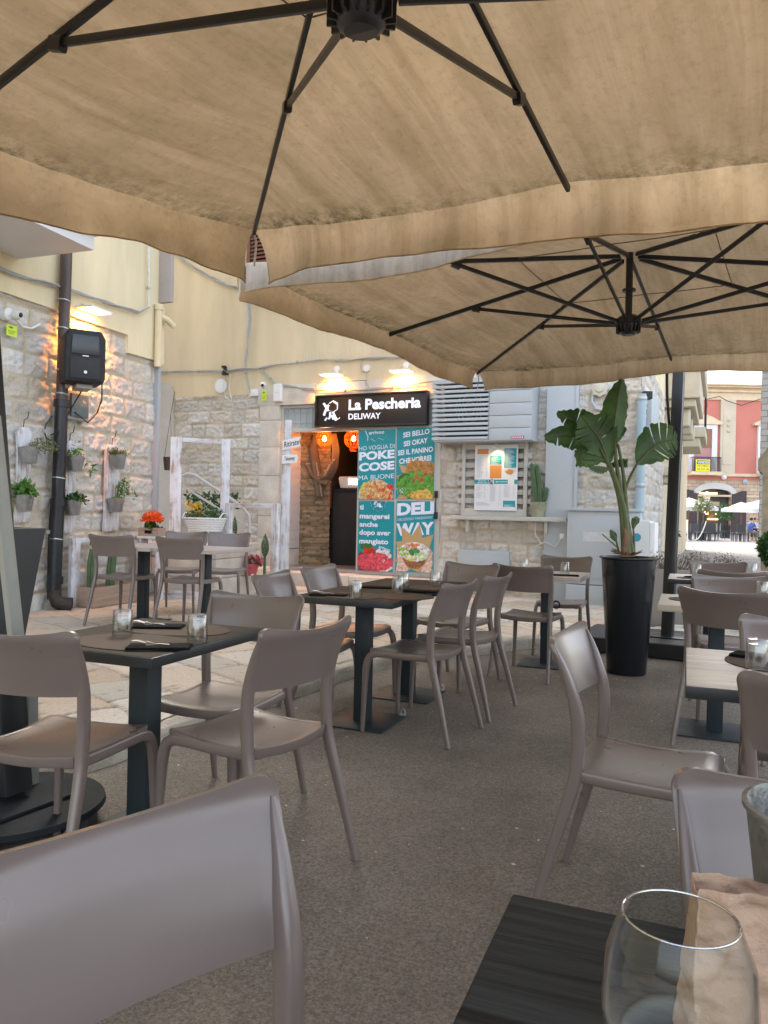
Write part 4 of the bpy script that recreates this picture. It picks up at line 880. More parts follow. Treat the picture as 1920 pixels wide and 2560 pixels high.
# warm wall lamps
def wall_lamp(label, fr, px, py, out=.32, power=26, k=1.0, tilt=0):
    t, a, z = fthing('wall_lamp', label, 'wall lamp', px, py, out*.55, 'small warm wall lamps', fr)
    o = out*.55
    build('lamp_plate', MB().box(-.16*k, .16*k, -.10, .12, 0, .022), M('lamp_white', (.8, .78, .72), .4, .02), t, bevel=.006)
    build('lamp_glass', MB().box(-.14*k, .14*k, -.085, .10, -.006, .0), emit('lamp_glow', (1, .58, .2), 4), t, smooth=0)
    build('bracket', MB().tube([(-.06, .05, .02), (-.06, o-.02, .09)], .006, 6).tube([(.06, .05, .02), (.06, o-.02, .09)], .006, 6), GREYD, t)
    build('mount', MB().lathe([(0, 0), (.045, 0), (.045, .04), (0, .045)], 20, M=Matrix.Translation((.02, o, .12)) @ Matrix.Rotation(R(90), 4, 'X')), PLW, t)
    ld = bpy.data.lights.new('lamp_light', 'AREA'); ld.energy = power; ld.color = (1, .30, .03); ld.size = .2*k; ld.spread = R(120); ld.shape = 'RECTANGLE'; ld.size_y = .1
    lo = bpy.data.objects.new('lamp_light', ld); C.objects.link(lo); lo.parent = t; lo.location = (0, .03, -.012); lo.rotation_euler = (R(38), 0, 0)
wall_lamp('flat white lamp glowing warmly above the octopus end of the shop sign', FA, 828, 938, .30, 13)
wall_lamp('flat white lamp glowing warmly above the lettered end of the shop sign', FA, 1003, 929, .30, 13)
wall_lamp('flat white lamp glowing over the black loudspeaker', LW, 238, 777, .34, 13, 1.1)
t, a, z = fthing('ceiling_rose', 'small round white cable rose between the two sign lamps', 'junction box', 917, 921, .03); build('lid', MB().lathe([(0, 0), (.055, 0), (.05, .02), (0, .024)], 20, M=Matrix.Rotation(R(90), 4, 'X')), PLW, t); build('lead', MB().tube([(0, -.01, -.05), (0, -.01, -.2), (.05, -.01, -.3), (.12, -.01, -.32)], .006, 6).tube([(-.05, -.01, .14), (-.1, -.01, .05), (-.08, -.01, -.05), (0, -.01, -.04)], .006, 6), CABLE, t)
# bird spikes
mb = MB()
for k in range(46):
    a = FA.px(760, 893, .03)[0]+k*.035; mb.tube([(a, -.05, FA.px(800, 900, .03)[1]), (a+rr.uniform(-.02, .02), -.1, FA.px(800, 900, .03)[1]+.13)], .0016, 3)
t = thing('bird_spikes', 'row of thin wire bird spikes above the cable bundle', 'bird spikes', FA.at(0), FA.ang); build('wires', mb, CABW, t, smooth=0)

# ---------------------------------------------------------------- building with the herb planks
side_b = thing('corner_house', 'house with pale limestone block wall and yellow stucco upper floor behind the herb planks', 'building', LW.at(0), LW.ang)
eL = LW.px(384, 1200)[0]; b1 = LW.px(2, 731); b2 = LW.px(313, 838); b3 = LW.px(315, 883); b4 = LW.px(384, 902); bs = LW.px(-400, 640)
m_ = (b2[1]-b1[1])/(b2[0]-b1[0]); zA = lambda s: b1[1]+m_*(s-b1[0])
s2 = b2[0]
stone_wall('rough_stonework', 1.2, eL, 0, 3.9, .014, 8, parent=side_b, rough=.042, rowh=(.19, .27), bw=(.28, .55), joint=.016, warp=.03,
           top=[(1.2, zA(1.2)), (s2-.001, b2[1]), (s2+.001, b3[1]), (eL, b4[1])], light=(.68, .665, .63), warm=(.60, .53, .42), mort=(.60, .52, .38))
mb = MB().prism([(1.2, zA(1.2)), (s2, b2[1]), (s2, b3[1]), (eL, b4[1]), (eL, 9), (1.2, 9)], -.045, .3); build('yellow_stucco', mb, YEL2, side_b, smooth=0)
mb = MB().prism([(-8, 0), (1.2, 0), (1.2, 9), (-8, 9)], .0, .3); build('plain_stucco', mb, YEL2, side_b, smooth=0)
build('end_wall', MB().box(eL-.26, eL-.004, .0, 4, 0, 9), PLAST, side_b, smooth=0)
build('corner_trim', MB().box(eL-.05, eL+.012, -.075, .02, .1, b4[1]+.02), PVC, side_b, bevel=.004)
z0 = LW.px(400, 760)[1]; 
build('stucco_return', MB().box(eL-.03, eL+.10, -.046, .2, b4[1]-.03, 9), YEL2, side_b, smooth=0)
# balcony slab
p1 = LW.px(38, 649); so_, = (LW.px(38, 649)[0],); zb_ = p1[1]
mb = MB(); mb.box(so_-5, so_, -.98, -.046, zb_, zb_+.17); mb.box(so_-5, so_+.10, -1.08, -.046, zb_+.172, zb_+.34); build('balcony_slab', mb, M('white_render', (.66, .66, .66), .8, .04, 1.5), side_b, smooth=0)
# grey shutter box on the return
t, a, z = fthing('shutter_panel', 'plain grey shutter panel fixed beside the yellow corner', 'shutter', 408, 690, 0, None, Frame(FA.at(0).xy, FA.ang))
p = dp(408, 758, 9.9); t.location = p; t.rotation_euler = (0, 0, R(-2)); build('panel', MB().box(-.13, .14, -.03, .03, 0, 2.2), M('shutter_grey', (.40, .36, .34), .6, .05), t, bevel=.006); build('hinge', MB().box(-.17, -.125, -.012, .012, .3, .38).box(-.17, -.125, -.012, .012, 1.0, 1.08), BLKM, t)
# downpipe: brown above, black iron below with an open elbow
a, _ = LW.px(140, 1200, .12)
t = thing('downpipe', 'long downpipe, brown above and black cast iron below, with an open elbow at the foot', 'pipe', LW.at(a, .13, .1), LW.ang)
zj = LW.px(143, 1000, .12)[1]-.1
tiltx = .0
build('upper_tube', MB().tube([(.05, 0, zj), (.10, 0, 6)], .060, 20), BROWNP, t); build('lower_tube', MB().tube([(0, 0, .22), (.05, 0, zj)], .068, 20), BLK, t)
mb = MB(); 
for z in (.32, 1.15, zj-.03): mb.tube([(.05*z/zj, 0, z-.04), (.05*z/zj, 0, z+.04)], .082, 20)
build('pipe_collar', mb, BLK, t)
mb = MB(); el = [(0, 0, .3), (0, 0, .16), (.01, -.03, .09), (.05, -.08, .06), (.10, -.15, .055)]
mb.lathe; mb.tube(el, [.066, .068, .074, .078, .08], 20, cap=False); mb.tube([(.10, -.15, .055), (.03, -.06, .065), (.02, -.05, .08)], [.072, .068, .06], 20, cap=False); build('open_elbow', mb, M('rusty_black', (.03, .02, .016), .6, .4, 12), t)
mb = MB()
for z in (.75, 1.4, 2.3, 2.55, 3.0, 3.3): mb.tube([(.05*min(1, z/zj)+.0+.0-.0, 0, z), (.05*min(1, z/zj)+.002, 0, z+.012)], .073 if z < zj else .067, 20)
build('pipe_clamp', mb, ALU, t)
# loudspeaker
a, z = LW.px(208, 960, .42); t = thing('loudspeaker', 'black loudspeaker in a fabric cover hung high beside the downpipe', 'speaker', LW.at(a, .40, z), LW.ang)
t.rotation_euler = (0, 0, LW.ang-R(38)); hs = LW.px(208, 830, .42)[1]-z
mb = MB().prism([(-.19, 0), (.19, 0), (.205, .06), (.205, hs-.08), (.16, hs), (-.16, hs), (-.2, hs-.08), (-.2, .06)], -.17, .21); build('cabinet', mb, M('speaker_cover', (.016, .016, .018), .7, .2, 12, .3, 30), t, bevel=.03, seg=4)
mb = MB(); mb.box(-.15, .15, -.186, -.168, .03, hs*.46); build('woofer_grille', mb, BLKM, t, bevel=.02)
mb = MB().prism([(-.14, hs*.52), (.14, hs*.52), (.13, hs-.06), (-.13, hs-.06)], -.183, -.168); build('horn', mb, M('horn_black', (.03, .035, .04), .25, .1), t, bevel=.01)
build('badge', MB().lathe([(0, 0), (.016, 0), (.016, .004), (0, .004)], 16, M=Matrix.Translation((0, -.187, .10)) @ Matrix.Rotation(R(90), 4, 'X')).box(-.03, .03, -.189, -.185, hs*.48, hs*.50), PLW, t)
build('bracket', MB().box(-.06, .1, -.05, .22, -.05, -.005).box(-.14, -.1, .1, .3, -.04, .02), M('bracket_steel', (.35, .33, .3), .5, .1), t, bevel=.004)
# meter box behind, cable
t, a, z = fthing('fuse_box', 'grey fuse box with a clear lid below the loudspeaker', 'fuse box', 186, 1016, .08, None, LW)
build('box_body', MB().box(-.19, .19, -.04, .06, -.15, .16), M('fuse_grey', (.42, .43, .42), .5, .05), t, bevel=.012); build('clear_lid', MB().box(-.12, .14, -.075, -.042, -.12, .13), M('smoky_lid', (.16, .19, .19), .15, .15, 9), t, bevel=.01)
mb = MB(); mb.tube([(-.05, -.3, .42), (-.08, -.2, .2), (-.16, -.1, -.05), (-.3, -.08, -.3), (-.42, -.08, -.36)], .008, 6); mb.tube([(.08, -.3, .35), (.2, -.2, .1), (.22, -.12, -.05), (.1, -.1, -.17), (-.1, -.1, -.08)], .008, 6); build('black_lead', mb, BLK, t)
t = cable('cable_bundle', 'black cable hanging in a loop beside the black downpipe', [(130, 1040), (116, 1060), (110, 1078), (116, 1095), (128, 1102)], 1, .008, LW, BLK, .08, 0)
t = cable('cable_bundle', 'thin black cable running down the wall behind the downpipe', [(128, 1250), (122, 1330), (120, 1420), (118, 1500)], 1, .008, LW, BLK, .08, .004)
cable('cable_bundle', 'grey cable bundle rising across the yellow wall over the loudspeaker', [(-60, 640), (0, 672), (60, 695), (130, 712), (170, 724), (240, 748), (300, 768), (345, 781), (372, 768)], 4, .010, LW, CABLE, .09)
cable('cable_bundle', 'upright cables climbing the yellow corner', [(370, 770), (371, 720), (371, 660), (372, 600)], 3, .009, LW, CABW, .09, .008)
a, _ = LW.px(384, 830, .1); t = thing('yellow_conduit', 'yellow painted drain elbow and pipe at the house corner', 'pipe', LW.at(eL-.10, .10, 0), LW.ang); zt_ = LW.px(384, 760, .1)[1]; zb2 = LW.px(384, 900)[1]
build('tube', MB().tube([(0, 0, zb2-.1), (0, 0, zt_)], .045, 14), YEL2, t); build('elbow', MB().tube([(0, 0, zt_-.12), (.15, -.02, zt_-.14), (.26, -.04, zt_-.2)], .04, 14), YEL2, t); build('collar', MB().tube([(0, 0, zt_-.05), (0, 0, zt_+.02)], .056, 14), YEL2, t)
t, a, z = fthing('security_camera', 'white bullet camera with a bowed conduit on the stone wall', 'security camera', 42, 785, .16, 'white cameras on the walls', LW); t.scale = (.72, .95, .72)
build('camera_base', MB().lathe([(0, 0), (.085, 0), (.085, .08), (0, .1)], 24, M=Matrix.Translation((-.02, .16, 0)) @ Matrix.Rotation(R(90), 4, 'X')), PLW, t); build('camera_eyeball', MB().lathe([(0, -.05), (.06, -.03), (.065, .02), (.045, .06), (0, .06)], 24, M=Matrix.Translation((.03, .03, 0)) @ Matrix.Rotation(R(100), 4, 'X')), PLW, t)
build('camera_lens', MB().lathe([(0, 0), (.035, 0), (0, .01)], 20, M=Matrix.Translation((.03, -.032, -.01)) @ Matrix.Rotation(R(100), 4, 'X')), BLK, t); build('conduit', MB().tube([(.06, .06, -.05), (.2, .08, -.12), (.4, .1, -.10), (.55, .1, 0)], .018, 8), PLW, t)

# herb planks with pots
def leaf_quads(mb, pts, size, rg, up=.4, ar=.5):
    for p in pts:
        d = Vector((rg.gauss(0, 1), rg.gauss(0, 1), rg.gauss(up, 1))).normalized(); s = d.orthogonal().normalized(); s.rotate(Matrix.Rotation(rg.uniform(0, 6.28), 3, d)); L = size*rg.uniform(.6, 1.4)
        n_ = d.cross(s); p = Vector(p); mb.add([p, p+d*L*.45+s*L*ar*.5+n_*L*.06, p+d*L-n_*L*.1, p+d*L*.45-s*L*ar*.5+n_*L*.06], [(0, 1, 2, 3)])
    return mb
def ball_pts(rg, n, c, r, sz=.7): 
    o = []
    for _ in range(n):
        v = Vector((rg.gauss(0, 1), rg.gauss(0, 1), rg.gauss(0, 1))).normalized()*rg.uniform(.25, 1)**.5; o.append((c[0]+v.x*r, c[1]+v.y*r, c[2]+abs(v.z)*r*sz))
    return o
PLK = [(40, 78, 1066, 1308, 0), (163, 190, 1100, 1334, .02), (260, 300, 1110, 1330, .0)]
PLN = ['narrow rounded whitewashed plank hanging nearest the dark planter', 'split whitewashed plank hanging just past the black downpipe', 'straight whitewashed plank hanging nearest the house corner']
for (x0, x1, y0, y1, sk), lb in zip(PLK, PLN):
    a0, z1 = LW.px(x0+ (4 if sk == 0 else 0), y0, .06); a1, _ = LW.px(x1, y0, .06); _, z0 = LW.px(x0, y1, .06)
    t = thing('hanging_plank', lb, 'plank', LW.at(a0, .035, z0), LW.ang, 'whitewashed herb planks'); W, H = a1-a0, z1-z0
    build('board', MB().prism([(0, 0), (W-.02, .02), (W, .03), (W, H-.04), (W-.04, H), (.05, H), (0, H-.06), (.01, H*.5)], -.035, 0), WORN, t, bevel=.004)
    build('wire_hook', MB().tube([(W/2, -.01, H-.02), (W/2+.01, -.01, H+.08), (W/2+.05, -.015, H+.10), (W/2+.05, -.03, H+.17)], .005, 6), BLKM, t)
PT = [(72, 1158, 'zinc pot of feathery pale thyme on the first plank', 0), (60, 1278, 'zinc pot of bushy bright basil on the first plank', 1), (188, 1178, 'zinc pot of trailing long-leaved herb on the split plank', 2), (182, 1288, 'zinc pot of dense dark parsley on the split plank', 3), (295, 1172, 'zinc pot of spiky grey-green lavender on the straight plank', 4), (290, 1280, 'zinc pot of sprawling twiggy herb on the straight plank', 5)]
for px_, py_, lb, kd in PT:
    a, z = LW.px(px_, py_, .17); t = thing('herb_pot', lb, 'potted herb', LW.at(a, .17, z), LW.ang, 'zinc herb pots on the planks'); rg = random.Random(kd+3); t.rotation_euler = (R(-6), R(3), LW.ang)
    build('pot', MB().lathe([(0, 0), (.066, 0), (.07, .004), (.098, .15), (.103, .155), (.098, .158), (.092, .15), (.0, .13)], 28), ZINC, t)
    build('pot_handle', MB().tube([(.1*math.cos(R(k)), -.02-.03*math.sin(R(k)), .14-.05*math.sin(R(k))) for k in range(0, 181, 15)], .0025, 5), ALU, t)
    mb = MB(); st = MB()
    if kd == 0: leaf_quads(mb, [(p[0]+.05+p[2]*.3, p[1]-.06, p[2]) for p in ball_pts(rg, 620, (.02, 0, .13), .17, .9)], .022, rg); mat_ = LEAFC
    elif kd == 1: leaf_quads(mb, ball_pts(rg, 200, (0, -.01, .14), .11, 1.5), .055, rg, .5, .75); mat_ = LEAFA
    elif kd == 2: leaf_quads(mb, ball_pts(rg, 170, (0, 0, .14), .10, 1.0), .035, rg); leaf_quads(mb, [(.10+k*.012+rg.uniform(-.01, .01), -.04, .14-.012*k+rg.uniform(-.05, .06)) for k in range(14)], .08, rg, -.2, .3); leaf_quads(mb, [(.0+rg.uniform(-.02, .05), 0, .2+.02*k) for k in range(8)], .06, rg, .9, .3); mat_ = LEAFA
    elif kd == 3: leaf_quads(mb, ball_pts(rg, 260, (.03, -.02, .14), .13, .8), .035, rg, .2, .9); mat_ = LEAFB
    elif kd == 4:
        for k in range(120): x = rg.uniform(-.15, .15); st.tube([(x*.4, rg.uniform(-.04, .04), .12), (x, rg.uniform(-.09, .06), .17+rg.uniform(0, .08))], .0025, 3)
        leaf_quads(mb, ball_pts(rg, 300, (0, 0, .15), .13, .55), .024, rg, .6, .3); mat_ = LEAFC
    else:
        for k in range(16):
            x = rg.uniform(-.05, .34); h = rg.uniform(.06, .24); P_ = [(x*.2, 0, .13), (x*.6, -.03, .13+h), (x, -.05, .16+h*rg.uniform(.3, 1.1))]; st.tube(P_, .003, 4); leaf_quads(mb, [(x+rg.uniform(-.03, .03), -.05, P_[2][2]+rg.uniform(-.03, .03)) for _ in range(9)], .035, rg)
        leaf_quads(mb, ball_pts(rg, 90, (.02, 0, .13), .08, .7), .03, rg); mat_ = LEAFA
    build('foliage', mb, mat_, t, smooth=0)
    if st.v: build('stems', st, STEM, t, smooth=0)
# old window frame leaning on the wall foot, cactus box
a0, zt = LW.px(168, 1346, .12); a1, _ = LW.px(352, 1346, .12); ha = LW.px(260, 1342, .1)[1]-.11
t = thing('empty_window_frame', 'whitewashed empty wooden frame standing against the foot of the block wall', 'frame', LW.at(a0, .14, .11), LW.ang); W, H = a1-a0, ha
mb = MB(); mb.box(0, .13, -.05, 0, 0, H); mb.box(W-.07, W, -.05, 0, 0, H); build('stile', mb, WORN, t, bevel=.005); mb = MB(); mb.box(.13, W-.07, -.046, -.004, H-.06, H-.002); mb.box(.13, W-.07, -.08, 0, .002, .07); build('rail', mb, WORNX, t, bevel=.005)
a0, z0 = LW.px(210, 1500, .35); t = thing('cactus_crate', 'wooden crate holding two tall column cacti behind the stone terrace chairs', 'planter crate', LW.at(LW.px(212, 1490, .3)[0], .30, .11), LW.ang)
mb = MB(); mb.box(0, .75, -.12, -.105, 0, .22); mb.box(0, .75, .105, .12, 0, .22); mb.box(0, .018, -.105, .105, 0, .22); mb.box(.732, .75, -.105, .105, 0, .22); build('crate', mb, CRATE, t, bevel=.003)
build('crate_holes', MB().lathe([(0, 0), (.02, 0), (.02, .003), (0, .003)], 14, M=Matrix.Translation((.45, -.12, .12)) @ Matrix.Rotation(R(90), 4, 'X')), BLKM, t)
build('soil', MB().box(.02, .73, -.1, .1, .02, .18), SOIL, t)
build('cactus', cactus_col(MB(), [(.10, 0, .15), (.10, 0, .5), (.13, 0, .62), (.125, 0, .76)], (.05, .042), 10), CACT, t); build('cactus', cactus_col(MB(), [(.40, 0, .15), (.42, 0, .42), (.44, 0, .60)], (.05, .045), 10), CACT, t)
# small lantern hanging by the alley
p = dp(420, 1150, 10.6); t = thing('hanging_basket_lantern', 'small dark wicker lantern hanging on a thin cord by the alley pier', 'lantern', p, 0)
build('basket', MB().lathe([(0, -.14), (.05, -.14), (.07, .04), (.066, .04), (.0, -.1)], 14), M('wicker_dark', (.09, .065, .05), .8, .3, 40, .4), t); build('cord', MB().tube([(-.06, 0, .03), (.03, 0, .62)], .003, 4).tube([(.06, 0, .03), (.03, 0, .62)], .003, 4).tube([(.03, 0, .62), (.05, .05, .95)], .003, 4), BLKM, t)

# ---------------------------------------------------------------- raised landing, steps, rail, baskets
ly0 = 8.35; lz = gp(0, 0, 0).z+.80
pl = cw(0, 0); 
lx0, lx1 = -9.4, -5.3
land = thing('stone_landing', 'raised stone landing with worn steps at the mouth of the alley', 'landing', (0, 0, 0))
mb = MB(); rg = random.Random(2); y = 7.95; x = lx0
while x < lx1:
    x2 = min(lx1, x+rg.uniform(.5, .9))
    for z0, z1 in ((.08, .36), (.363, .60), (.603, .70)): mb.box(x+.004, x2-.004, y+rg.uniform(-.012, .012), 8.9, z0, z1)
    x = x2
build('landing_block', mb, LIME, land, bevel=.02, seg=3)
mb = MB(); mb.box(lx0, lx1+.03, 7.9, 8.9, .702, .78); mb.box(lx0, -6.55, 8.904, 10.6, .08, .78); build('landing_top', mb, LIME, land, bevel=.02, seg=3)
mb = MB()
for k in range(2): mb.box(-6.545+k*.33, -6.22+k*.33, 8.91, 10.55, .08, .56-k*.22)
build('step', mb, LIME, land, bevel=.02, seg=3)
build('skirting_board', MB().box(-6.3, lx1-.2, 7.86, 7.885, .10, .2), WORNX, land, bevel=.004)
# tubular hand rail with white planks
def P3(px, py, d): return dp(px, py, d)
t = thing('stair_rail', 'bent white tubular stair rail with flat slanting boards', 'handrail', (0, 0, 0)); 
pts = [(450, 1330, 10.3), (450, 1210, 10.3), (456, 1190, 10.3), (470, 1184, 10.3), (486, 1187, 10.3), (560, 1236, 10.5), (606, 1268, 10.6), (622, 1288, 10.65), (624, 1310, 10.65), (623, 1470, 10.65)]
build('rail_tube', MB().tube([P3(*p) for p in pts], .022, 10), M('rail_white', (.55, .55, .53), .4, .08, 5), t)
mb = MB(); 
for (xa, ya, xb, yb, w_) in ((452, 1213, 622, 1320, .012), (452, 1258, 622, 1360, .012), (452, 1296, 622, 1425, .09)): 
    A, B = P3(xa, ya, 10.33), P3(xb, yb, 10.66); mb.add([A+Vector((0, 0, w_)), B+Vector((0, 0, w_)), B-Vector((0, 0, w_)), A-Vector((0, 0, w_)), A+Vector((0, .03, w_)), B+Vector((0, .03, w_)), B+Vector((0, .03, -w_)), A+Vector((0, .03, -w_))], [(0,1,2,3),(7,6,5,4),(0,4,5,1),(3,2,6,7),(0,3,7,4),(1,5,6,2)])
build('rail_boards', mb, GREYD, t, smooth=0)
# plank trough and white basket with flowers
p = dp(525, 1268, 11.2); t = thing('plank_trough', 'pale plank trough of leafy green plants on the landing', 'planter', (p.x, p.y, .78), R(-2)); hh = dp(525, 1272, 11.2).z-.78
build('trough', MB().box(-.42, .50, -.15, .15, 0, hh), GREYD, t, bevel=.008); rg = random.Random(4); build('foliage', leaf_quads(MB(), [(rg.uniform(-.38, .46), rg.uniform(-.12, .12), hh+rg.uniform(-.02, .22)) for _ in range(420)], .06, rg, .7, .6), LEAFB, t, smooth=0)
p = dp(513, 1325, 10.0); t = thing('flower_basket', 'white wicker basket of yellow daisies in front of the stair rail', 'basket', (p.x, p.y, p.z), R(-5)); rg = random.Random(6)
t.location.z = p.z-.02
mb = MB()
for k in range(6): f = k/5; mb.tube([((.24+.07*f)*math.cos(R(a)), (.13+.05*f)*math.sin(R(a)), .02+.15*f) for a in range(0, 361, 12)], .014, 6)
for a in range(0, 360, 12): mb.tube([(.24*math.cos(R(a)), .13*math.sin(R(a)), 0), (.32*math.cos(R(a)), .185*math.sin(R(a)), .18)], .006, 4)
mb.box(-.2, .2, -.1, .1, -.01, .02)
for sx_ in (-1, 1): mb.tube([(sx_*.30, -.1, .17), (sx_*.31, -.04, .24), (sx_*.31, .04, .24), (sx_*.30, .1, .17)], .009, 6)
build('wicker', mb, WHITE, t); build('foliage', leaf_quads(MB(), [(x*1.7, y, z) for x, y, z in ball_pts(rg, 800, (0, 0, .15), .19, .95)], .035, rg, .5), LEAFB, t, smooth=0)
mb = MB(); 
for _ in range(26):
    c = Vector((rg.uniform(-.26, .02), rg.uniform(-.14, .05), rg.uniform(.24, .37)))
    for k in range(7): a = k*.9; mb.add([c, c+Vector((.02*math.cos(a-.3), -.004, .02*math.sin(a-.3))), c+Vector((.028*math.cos(a), -.008, .028*math.sin(a))), c+Vector((.02*math.cos(a+.3), -.004, .02*math.sin(a+.3)))], [(0, 1, 2, 3)])
build('flowers', mb, YLF, t, smooth=0)
# pedestal for basket: painted board shelf it rests on
p2 = t.location
t2 = thing('basket_shelf', 'small pale shelf carrying the white flower basket', 'shelf', (p2.x, p2.y, .78), R(-5)); build('board', MB().box(-.35, .35, -.12, .16, p2.z-.80-.03, p2.z-.792), GREYD, t2); build('leg', MB().box(-.3, -.26, -.05, .05, 0, p2.z-.84), GREYD, t2); build('leg', MB().box(.26, .3, -.05, .05, 0, p2.z-.84), GREYD, t2)
# orange kalanchoe in a little crate
p = dp(380, 1340, 9.2); t = thing('kalanchoe_crate', 'little wooden crate of bright orange flowers at the landing edge', 'flower crate', (p.x, p.y, p.z), R(8)); rg = random.Random(8)
mb = MB(); mb.box(-.13, .13, -.09, -.078, 0, .03); mb.box(-.13, .13, -.09, -.078, .07, .10); mb.box(-.13, -.05, -.09, -.078, .032, .068); mb.box(.05, .13, -.09, -.078, .032, .068); mb.box(-.13, .13, .078, .09, 0, .1); mb.box(-.13, -.118, -.078, .078, 0, .1); mb.box(.118, .13, -.078, .078, 0, .1); mb.box(-.118, .118, -.078, .078, .0, .012)
build('crate', mb, CRATE, t, smooth=0); build('foliage', leaf_quads(MB(), ball_pts(rg, 90, (0, 0, .08), .10, .8), .06, rg, .3, .7), LEAFB, t, smooth=0); build('flowers', leaf_quads(MB(), ball_pts(rg, 520, (0, 0, .17), .135, .95), .026, rg, .8, .9), ORF, t, smooth=0)
pk = p
t = thing('crate_stand', 'narrow pale wooden stand under the orange flower crate', 'stand', (p.x, p.y, .1), R(8)); hh = p.z-.1; mb = MB().box(-.14, .14, -.1, .1, hh-.03, hh-.002); build('stand_top', mb, WORNX, t, bevel=.003)
for sx_ in (-1, 1): build('leg', MB().box(sx_*.11-.015, sx_*.11+.015, -.08, .08, 0, hh-.03), WORN, t, bevel=.003)
# pink geranium on the rail foot
p = dp(630, 1436, 9.9); t = thing('geranium_pot', 'pink hanging pot of pink geraniums at the foot of the stair rail', 'potted flowers', (p.x, p.y, p.z), 0); rg = random.Random(12)
build('pot', MB().lathe([(0, -.02), (.06, -.02), (.10, .13), (.125, .13), (.125, .17), (.1, .17), (0, .14)], 24), PINKPOT, t); build('foliage', leaf_quads(MB(), ball_pts(rg, 160, (.02, 0, .15), .15, .9), .045, rg, .4, .8), LEAFB, t, smooth=0)
build('flowers', leaf_quads(MB(), [(x*1.1+.03, y, z) for x, y, z in ball_pts(rg, 230, (0, 0, .17), .14, 1.0)], .034, rg, .6, 1), PKF, t, smooth=0); t.scale = (.82, .82, .82); build('pot_hook', MB().tube([(0, .1, .15), (0, .16, .2), (-.03, .2, .1)], .006, 5), BLKM, t)
# prickly pear pads rising behind the rail
for (x, y, d, lb, hgt) in ((586, 1345, 10.4, 'slim prickly pear pad standing by the tall white frame', .30), (662, 1395, 9.9, 'broad prickly pear pad on the stone jamb', .32)):
    p = dp(x, y, d); t = thing('prickly_pear', lb, 'cactus', (p.x, p.y, p.z), R(-20)); w_ = .085 if x > 600 else .065; rg = random.Random(x)
    build('pad', MB().add(*(lambda m_: (m_.v, m_.f))(MB().lathe([(w_*math.sin(math.pi*k/16)**.8*(1.15-.5*k/16), hgt*k/16) for k in range(17)], 20, sy=.22))), CACT, t)
    mb = MB()
    for _ in range(26): u = rg.uniform(.1, .9); s_ = rg.uniform(-.7, .7); mb.tube([(s_*w_*math.sin(math.pi*u)*.9, -.012, u*hgt), (s_*w_*math.sin(math.pi*u)*.9, -.03, u*hgt)], .0012, 3)
    build('spines', mb, CABW, t, smooth=0)
    pb = build('pad_stem', MB().tube([(0, 0, -(p.z-.12)+.0), (0, 0, .01)], .018, 8), CACT, t)
# tall empty frames with the hand-painted arrow post
d1 = 10.1
A0 = dp(441, 1100, d1); A1 = dp(565, 1100, d1)
def frame_thing(name, label, xa, xb, ytop, d_a, d_b, wa, wb):
    Pa, Pb = dp(xa, ytop, d_a), dp(xb, ytop, d_b); ang = math.atan2(Pb.y-Pa.y, Pb.x-Pa.x); L = math.hypot(Pb.x-Pa.x, Pb.y-Pa.y); H = (Pa.z+Pb.z)/2-.11
    t = thing(name, label, 'frame', (Pa.x, Pa.y, .11), ang); build('post', MB().box(-wa/2, wa/2, -.03, .03, 0, H), WORN, t, bevel=.004); build('post', MB().box(L-wb/2, L+wb/2, -.03, .03, 0, H), WORN, t, bevel=.004); build('top_rail', MB().box(wa/2+.002, L-wb/2-.002, -.025, .025, H-.06, H-.002), WORNX, t, bevel=.004); return t
frame_thing('standing_frame', 'tall whitewashed door-like frame standing before the stair rail', 441, 565, 1096, 9.9, 10.1, .14, .11)
frame_thing('standing_frame', 'lower whitewashed frame joining the tall frame to the arrow post', 573, 690, 1258, 9.95, 9.45, .08, .10)
t = thing('arrow_signpost', 'worn white post with two hand-lettered arrow boards', 'signpost', gp(708, 1502, .1), R(14)); d = 9.4; base = t.location
H = dp(717, 1052, 9.55).z-.1
build('post', MB().add(*(lambda m_: (m_.v, m_.f))(MB().box(-.045, .055, -.025, .025, 0, H-.25).box(-.02, .06, -.026, .024, H-.25, H))), worn_white('peeling_white', 2), t, bevel=.004)
def arrow(px0, px1, py0, py1, tip, word, rise, off):
    zc = dp((px0+px1)/2, (py0+py1)/2, d).z-.1; w_ = (px1-px0)/F*d*1.02; h = (py1-py0)/F*d*.5; x0 = off-w_/2; x1 = off+w_/2
    pts = [(x0, zc-h-rise), (x1, zc-h+rise), (x1+tip, zc+rise), (x1, zc+h+rise), (x0, zc+h-rise), (x0-(tip if tip < 0 else .0), zc-rise)]
    o = build('arrow_board', MB().prism(pts, -.045, -.027), WHITE, t, smooth=0)
    mb = MB(); write(mb, word, x0+.03, x1-.02, zc-h*.62-rise*.6, zc+h*.6-rise*.6, -.0465, .012, rise*1.4); build('lettering', mb, BLKM, o, smooth=0)
arrow(700, 747, 1096, 1120, -.02, 'Ritirate', .03, .07); arrow(701, 737, 1136, 1158, .02, 'Takeaway', .008, .05)

